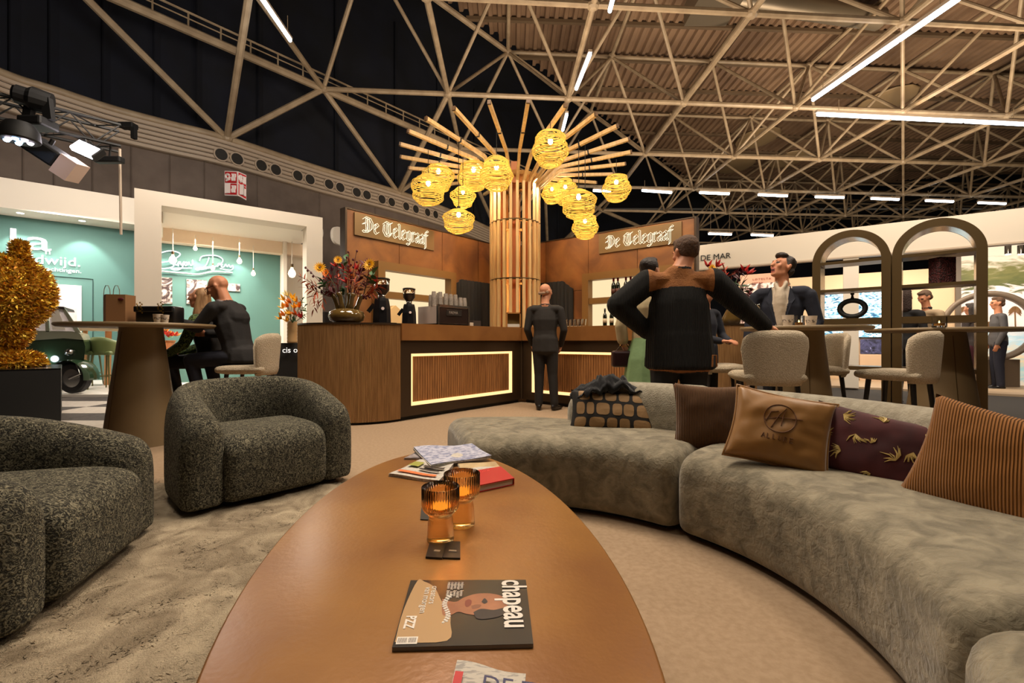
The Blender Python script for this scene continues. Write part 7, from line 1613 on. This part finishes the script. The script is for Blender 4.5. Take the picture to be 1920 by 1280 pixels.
# --- further people
def simple(label, px, Y, h, rz, top, bottom, hairc, turn=0, tilt=0, skin=None, arm='down', long_hair=False, bald=False, w=1.0, lean=0, vox=.013, collar=None, shoe=None):
    x = (px - 960) / F * Y; s = h / 1.76; t = person(label, x, Y, rz, s); f = Fig()
    ln = V(0, lean, 0); torso(f, 'top', V(0, 0, .98), V(0, 0, 1.26) + ln * .6, V(0, 0, 1.47) + ln, w); f.h('top', V(0, 0, 1.0), (.175 * w, .125, .1), V(.0, 0, .86), (.18 * w, .13, .05)); f.h('top', V(-.155 * w, 0, 1.40) + ln, (.072, .072, .055), V(.155 * w, 0, 1.40) + ln, (.072, .072, .055))
    for sx in (-1, 1):
        if arm == 'front': limb(f, 'top', V(.2 * w * sx, 0, 1.38) + ln, V(.24 * sx, .06, 1.12) + ln * .6, V(.08 * sx, .26, 1.06) + ln * .6, .062, .052, .042); hand(f, V(.08 * sx, .27, 1.06) + ln * .6, V(-.5 * sx, 1, 0), V(0, 0, -1), sx)
        else: limb(f, 'top', V(.2 * w * sx, 0, 1.38) + ln, V(.25 * sx, -.01, 1.12), V(.23 * sx, .08, .88), .062, .052, .042); hand(f, V(.23 * sx, .085, .87), V(0, .2, -1), V(-sx, 0, 0), -sx)
        limb(f, 'bot', V(.09 * sx, 0, .88), V(.09 * sx, .02, .5), V(.11 * sx, 0, .1), .1, .075, .06); shoes(f, V(.11 * sx, 0, .05), V(.2 * sx, 1, 0))
    Rh = Matrix.Rotation(turn, 3, 'Z') @ Matrix.Rotation(tilt, 3, 'X'); hc = V(0, .02, 1.645) + ln * 1.25
    f.h('skin', V(0, 0, 1.46) + ln, .06, hc + V(0, -.01, -.05), .056)
    if collar: f.h('collar', V(0, 0, 1.485) + ln, (.075, .072, .026))
    head(f, hc, Rh); d = std(top=top, bot=bottom, shoe=shoe or SHOE, skin=skin or M_['skin']); 
    if collar: d['collar'] = collar
    f.mesh('body', d, vox, t); ps = [(hc + Rh @ V(0, -.03, .05), (.084, .092, .08), None, None, Rh), (hc + Rh @ V(0, .03, .095), (.06, .05, .03), None, None, Rh), (hc + Rh @ V(0, -.07, -.01), (.076, .045, .055), None, None, Rh)]
    if long_hair: ps += [(hc + V(0, -.05, .02), (.10, .08, .08), hc + V(0, -.06, -.18), (.115, .06, .06))]
    hairmesh(t, ps, hairc, .011); return t
blk_ = suit('suit_black', 18, 17, 20)
simple('person in dark navy with clasped hands, mostly hidden behind the man in black', 1322, 4.98, 1.60, R_(-150), suit('navy_dark', 20, 22, 34), blk_, dh, arm='front')
simple('man in a beige sweater looking down, behind the right arched shelf', 1748, 7.5, 1.79, R_(98), suit('beige_sweater', 168, 146, 118), blk_, mat('greying_hair', C(96, 74, 58), .8), tilt=R_(-24), lean=.10, collar=blk_, arm='front')
simple('woman with dark curly hair in black seen between the two arched shelves', 1697, 6.9, 1.74, R_(-70), blk_, blk_, mat('dark_curls', C(44, 26, 18), .8, bump=1, bscale=50), long_hair=True)
simple('bent person in dark blue in front of the man in the beige sweater', 1727, 8.7, 1.52, R_(-20), suit('blue_coat', 24, 28, 56), blk_, dh, lean=.06)
simple('person with dark hair and burgundy trousers behind the high table on the right', 1822, 8.6, 1.68, R_(20), suit('grey_top', 60, 50, 48), suit('burgundy_trouser', 66, 18, 30), dh, long_hair=True)
simple('man in a grey jacket and navy trousers standing right of the arched shelf', 1872, 9.1, 1.84, R_(60), suit('grey_jacket', 84, 82, 84), suit('navy_jeans', 24, 26, 42), mat('brown_grey_hair', C(90, 66, 48), .8), turn=R_(10))
# ================================================================= BOUQUETS
rs = random.Random(21)
def leafmesh(L, w, n=5, bend=.3):
    vs = []; fs = []
    for i in range(n + 1):
        t = i / n; ww = w * math.sin(PI * (.06 + .94 * t) ** .8) * .5 if i < n else 0.0005; z = -bend * L * t * t
        vs += [(-ww, L * t, z + ww * .3), (0, L * t, z), (ww, L * t, z + ww * .3)]
    for i in range(n): a = i * 3; fs += [(a, a + 1, a + 4, a + 3), (a + 1, a + 2, a + 5, a + 4)]
    return vs, fs
def orient(p, d, roll=0):
    d = Vector(d).normalized(); x = d.cross(V(0, 0, 1)); x = V(1, 0, 0) if x.length < .05 else x.normalized(); z = x.cross(d)
    R = Matrix((x, d, z)).transposed().to_4x4(); return Matrix.Translation(p) @ R @ Matrix.Rotation(roll, 4, 'Y')
def stem(t, a, b, m, bow=.08, r=.004):
    mid = (a + b) / 2 + V(rs.uniform(-bow, bow), rs.uniform(-bow, bow), bow * .6) * (b - a).length
    mb = MB(); mb.tube([a, (a * .25 + mid * .5 + b * .25), mid * .4 + b * .6, b], r, 5); build('stem', mb, m, t)
def fl_daisy(t, p, d, R, m, cm, n=16):
    for ring, k in ((1, n), (.65, n // 2)):
        for i in range(k):
            a = 2 * PI * i / k + ring; vs, fs = leafmesh(R * ring, R * .3, 3, .2); mb = MB(); side = Matrix.Rotation(a, 4, 'Y') ; M0 = orient(p, d)
            mb.add(vs, fs, M0 @ Matrix.Rotation(a, 4, 'Y') @ Matrix.Rotation(-1.0 if ring == 1 else -.6, 4, 'X') @ Matrix.Rotation(0, 4, 'Z')); build('petal', mb, m, t)
    mb = MB(); mb.ell(p + Vector(d).normalized() * R * .12, (R * .25,) * 3, 5); build('flower_centre', mb, cm, t)
def lily(t, p, d, L, m):
    for i in range(5):
        a = 2 * PI * i / 5 + rs.random(); vs, fs = leafmesh(L, L * .36, 4, -.15); mb = MB(); mb.add(vs, fs, orient(p, d) @ Matrix.Rotation(a, 4, 'Y') @ Matrix.Rotation(rs.uniform(.25, .6), 4, 'X')); build('petal', mb, m, t)
def leafy(t, a, b, m, L, w, k=7, nm='leaf'):
    d = (b - a); 
    for i in range(k):
        q = a.lerp(b, .25 + .75 * i / k); s = 1 if i % 2 else -1; side = d.cross(V(rs.uniform(-1, 1), 1, rs.uniform(-.5, .5))).normalized() * s
        vs, fs = leafmesh(L * rs.uniform(.7, 1.1), w, 4, .35); mb = MB(); mb.add(vs, fs, orient(q, side + d.normalized() * .8, rs.uniform(-1, 1))); build(nm, mb, m, t)
    vs, fs = leafmesh(L, w, 4, .3); mb = MB(); mb.add(vs, fs, orient(b, d)); build(nm, mb, m, t)
def berries(t, a, b, m, r, k=6):
    for i in range(k): q = a.lerp(b, .4 + .6 * i / (k - 1)) + V(rs.uniform(-1, 1), rs.uniform(-1, 1), rs.uniform(-1, 1)) * r * 2; mb = MB(); mb.ell(q, (r, r, r * 1.2), 5); build('berry', mb, m, t, smooth=True)
gr = mat('leaf_green', C(52, 92, 46), .5); stg = mat('stem_green', C(70, 80, 44), .6); rd = mat('red_leaf', C(168, 32, 26), .5); rust = mat('rust_leaf', C(170, 74, 40), .6); dkr = mat('dark_red_leaf', C(84, 14, 22), .5)
yel = mat('yellow_petal', C(232, 170, 20), .5); orr = mat('orange_petal', C(238, 128, 24), .5); pur = mat('purple_petal', C(96, 24, 60), .5); brn = mat('flower_brown', C(110, 70, 20), .7); pinkb = mat('pink_berry', C(180, 110, 110), .5)
# big bouquet in the brown multi-spout vase on the bar end
Yv = 5.62; vb = P(650, 604, Yv); vb.z = ZT + .001; vs_ = thing('vase', 'brown glass vase with several spouts standing on the rounded bar end', 'vase', tuple(vb))
vm = mat('olive_brown_glass', C(96, 74, 36), .12, coat=.8)
mb = MB(); mb.lathe([(0, .0), (.13, .0), (.195, .04), (.215, .09), (.20, .145), (.13, .18), (.06, .19), (0, .19)], 36, c=vb); build('vase_body', mb, vm, vs_, smooth=True)
sp_ = [(-.115, -.02, .17), (-.045, -.06, .19), (.02, .02, .19), (.075, -.05, .18), (.13, .02, .165)]
for sx, sy, sz_ in sp_:
    mb = MB(); mb.tube([vb + V(sx * .7, sy * .7, sz_ - .04), vb + V(sx, sy, sz_ + .06), vb + V(sx * 1.25, sy * 1.2, sz_ + .15), vb + V(sx * 1.5, sy * 1.3, sz_ + .19)], [.045, .026, .028, .036], 12); build('spout', mb, vm, vs_, smooth=True)
bq = thing('bouquet', 'large autumn bouquet of red, rust, yellow and purple flowers in the spouted vase', 'flowers', tuple(vb + V(0, 0, .3)))
def tip(px, py, dy=0): return P(px, py, Yv + dy)
o_ = vb + V(0, 0, .33)
def from_spout(i): s = sp_[i]; return vb + V(s[0] * 1.45, s[1] * 1.3, s[2] + .15)
for (px, py, kind, si) in ((560, 517, 'rust', 0), (572, 500, 'berry', 0), (585, 560, 'droop', 0), (600, 503, 'ydaisy', 0), (612, 512, 'orange', 1), (622, 508, 'purple', 1), (634, 488, 'ydaisy_s', 1), (648, 486, 'green', 1), (655, 473, 'berry', 2), (668, 473, 'berry', 2), (645, 505, 'red', 1), (657, 512, 'red', 2), (668, 505, 'red', 2), (676, 500, 'dark', 3), (684, 492, 'dark', 3), (694, 497, 'ydaisy', 4),
                           (700, 512, 'green', 4), (704, 530, 'red', 4), (700, 548, 'rust', 4), (712, 536, 'rust', 4), (590, 535, 'berry', 0), (605, 530, 'green', 0), (620, 525, 'red', 1), (635, 520, 'rust', 1), (650, 530, 'red', 2), (665, 530, 'rust', 3), (680, 530, 'dark', 3), (690, 555, 'berry', 4), (575, 540, 'rust', 0), (588, 580, 'droop', 0), (602, 575, 'droop', 0), (640, 545, 'green', 2), (655, 498, 'rust', 2), (660, 520, 'orange', 2), (618, 545, 'dark', 1), (673, 550, 'rust', 3), (690, 520, 'dark', 4), (630, 500, 'red', 1), (610, 520, 'rust', 0), (675, 515, 'red', 3)):
    a = from_spout(si); b = tip(px, py, rs.uniform(-.14, .16)); d = b - a
    if kind == 'droop': b0 = (a + b) / 2 + V(-.03, 0, .12); stem(bq, a, b0, stg); leafy(bq, b0, b, rust, .10, .02, 6); continue
    stem(bq, a, b, stg if kind in ('green', 'orange') else dkr)
    if kind.startswith('ydaisy'): fl_daisy(bq, b, V(rs.uniform(-.3, .3), -1, .3), .085 if kind == 'ydaisy' else .06, yel, brn)
    elif kind == 'orange': fl_daisy(bq, b, V(-.2, -1, .4), .06, orr, brn, 12)
    elif kind == 'purple': lily(bq, b, V(.2, -.6, .6), .07, pur)
    elif kind == 'red': lily(bq, b, V(rs.uniform(-.5, .5), -.6, .7), .09, rd); leafy(bq, a.lerp(b, .4), b, rd, .06, .02, 4)
    elif kind == 'dark': leafy(bq, a.lerp(b, .3), b, dkr, .09, .035, 8)
    elif kind == 'green': leafy(bq, a.lerp(b, .5), b, gr, .11, .07, 4)
    elif kind == 'rust': leafy(bq, a.lerp(b, .3), b, rust, .10, .022, 9)
    elif kind == 'berry': berries(bq, a, b, dkr, .014, 6)
# yellow bouquet on the black counter
Yb = 6.42; vb = P(548, 640, Yb); v2 = thing('vase', 'cylindrical straw-coloured vase on the black counter left of the bar', 'vase', tuple(vb)); vb.z = P(548, 643, 6.35).z + .001
zt_ = P(548, 603, Yb).z - vb.z; mb = MB(); pr = []
for i in range(14): pr += [(.062 + .006 * (i % 2), zt_ * i / 13)]
mb.lathe([(0, 0)] + pr + [(.05, zt_), (.05, zt_ * .8)], 20, c=vb); build('vase_body', mb, mat('straw_vase', C(186, 150, 104), .5), v2, smooth=True)
b2 = thing('bouquet', 'yellow and orange lily bouquet in the straw-coloured vase left of the bar', 'flowers', tuple(vb + V(0, 0, zt_)))
a = vb + V(0, 0, zt_ - .02)
for (px, py, kind) in ((533, 563, 'y'), (540, 555, 'w'), (548, 560, 'y'), (556, 566, 'y'), (530, 578, 'y'), (541, 575, 'o'), (552, 578, 'y'), (562, 576, 'o'), (534, 592, 'o'), (545, 590, 'y'), (556, 590, 'o'), (567, 562, 'g'), (573, 573, 'g'), (572, 590, 'g'), (528, 598, 'y'), (550, 597, 'g'), (565, 596, 'r'), (538, 603, 'y'), (546, 568, 'o')):
    b = P(px, py, Yb + rs.uniform(-.15, .15)); stem(b2, a + V(rs.uniform(-.03, .03), 0, 0), b, stg, r=.003)
    if kind == 'g': leafy(b2, a.lerp(b, .5), b, gr, .06, .035, 6)
    else: lily(b2, b, V(rs.uniform(-.6, .6), -.7, .6), .10, {'y': yel, 'o': orr, 'w': mat('cream_petal', C(240, 220, 160), .5), 'r': rd}[kind])
# bouquet behind the man in black, standing on the right rounded bar end
Yc = 5.9; vb = Vector(((1372 - 960) / F * Yc, Yc, ZT + .001)); v3 = thing('vase', 'dark vase on the right rounded bar end behind the man in black', 'vase', tuple(vb)); mb = MB(); mb.lathe([(0, 0), (.09, 0), (.12, .08), (.06, .2), (.07, .26), (.05, .26), (.04, .2)], 24, c=vb); build('vase_body', mb, vm, v3, smooth=True)
b3 = thing('bouquet', 'red and pink bouquet with berries between the man in black and the man in navy', 'flowers', tuple(vb + V(0, 0, .25))); a = vb + V(0, 0, .24)
for (px, py, kind) in ((1343, 500, 'red'), (1350, 512, 'rust'), (1358, 505, 'rust'), (1360, 525, 'rust'), (1372, 512, 'dark'), (1385, 505, 'dark'), (1396, 508, 'red'), (1402, 514, 'red'), (1380, 530, 'green'), (1392, 534, 'green'), (1402, 538, 'green'), (1412, 546, 'berry'), (1388, 548, 'berry'), (1372, 545, 'pink'), (1380, 556, 'pink'), (1365, 540, 'pink'), (1390, 560, 'berry'), (1334, 503, 'ydaisy'), (1327, 500, 'red'), (1356, 520, 'red'), (1368, 530, 'pink'), (1404, 552, 'berry')):
    b = P(px, py, Yc + rs.uniform(-.15, .15)); stem(b3, a, b, dkr, r=.003)
    if kind == 'red': lily(b3, b, V(rs.uniform(-.5, .5), -.7, .6), .11, rd)
    elif kind == 'rust': leafy(b3, a.lerp(b, .55), b, rust, .11, .02, 7)
    elif kind == 'dark': lily(b3, b, V(rs.uniform(-.5, .5), -.7, -.2), .13, dkr)
    elif kind == 'green': leafy(b3, a.lerp(b, .7), b, gr, .1, .05, 3)
    elif kind == 'pink': berries(b3, a, b, pinkb, .018, 6)
    elif kind == 'ydaisy': fl_daisy(b3, b, V(0, -1, .2), .07, yel, brn, 12)
    else: berries(b3, a, b, dkr, .022, 4)
# low orange arrangement on a table in the left stand
Yd = 9.0; vb = P(302, 640, Yd); v4 = thing('flower_bowl', 'bowl with orange, red and green flowers under the left high table top', 'flowers', tuple(vb)); zt_ = P(302, 636, Yd).z
mb = MB(); mb.lathe([(0, .04), (.10, .04), (.13, .3), (.16, .7), (.22, zt_ - .08), (.24, zt_ - .02), (0, zt_ - .02)], 20, c=(vb.x, vb.y, 0)); build('tall_pot', mb, mat('copper_pot', C(176, 110, 66), .35, .5), v4, smooth=True)
for k in range(34):
    q = rs.random() * 6.28; r = rs.random() ** .5 * .30; p = Vector((vb.x + r * math.cos(q), Yd + r * math.sin(q), zt_ + .02 + .12 * (1 - r / .3) + rs.uniform(0, .06)))
    if k % 4 == 3: vs, fs = leafmesh(.14, .06, 4, .3); mb = MB(); mb.add(vs, fs, orient(p, V(math.cos(q), math.sin(q), .4))); build('leaf', mb, mat('lime_leaf', C(140, 170, 50), .5), v4)
    else: lily(v4, p, V(math.cos(q) * .5, math.sin(q) * .5 - .3, .8), .11, [orr, rd, yel][k % 3])
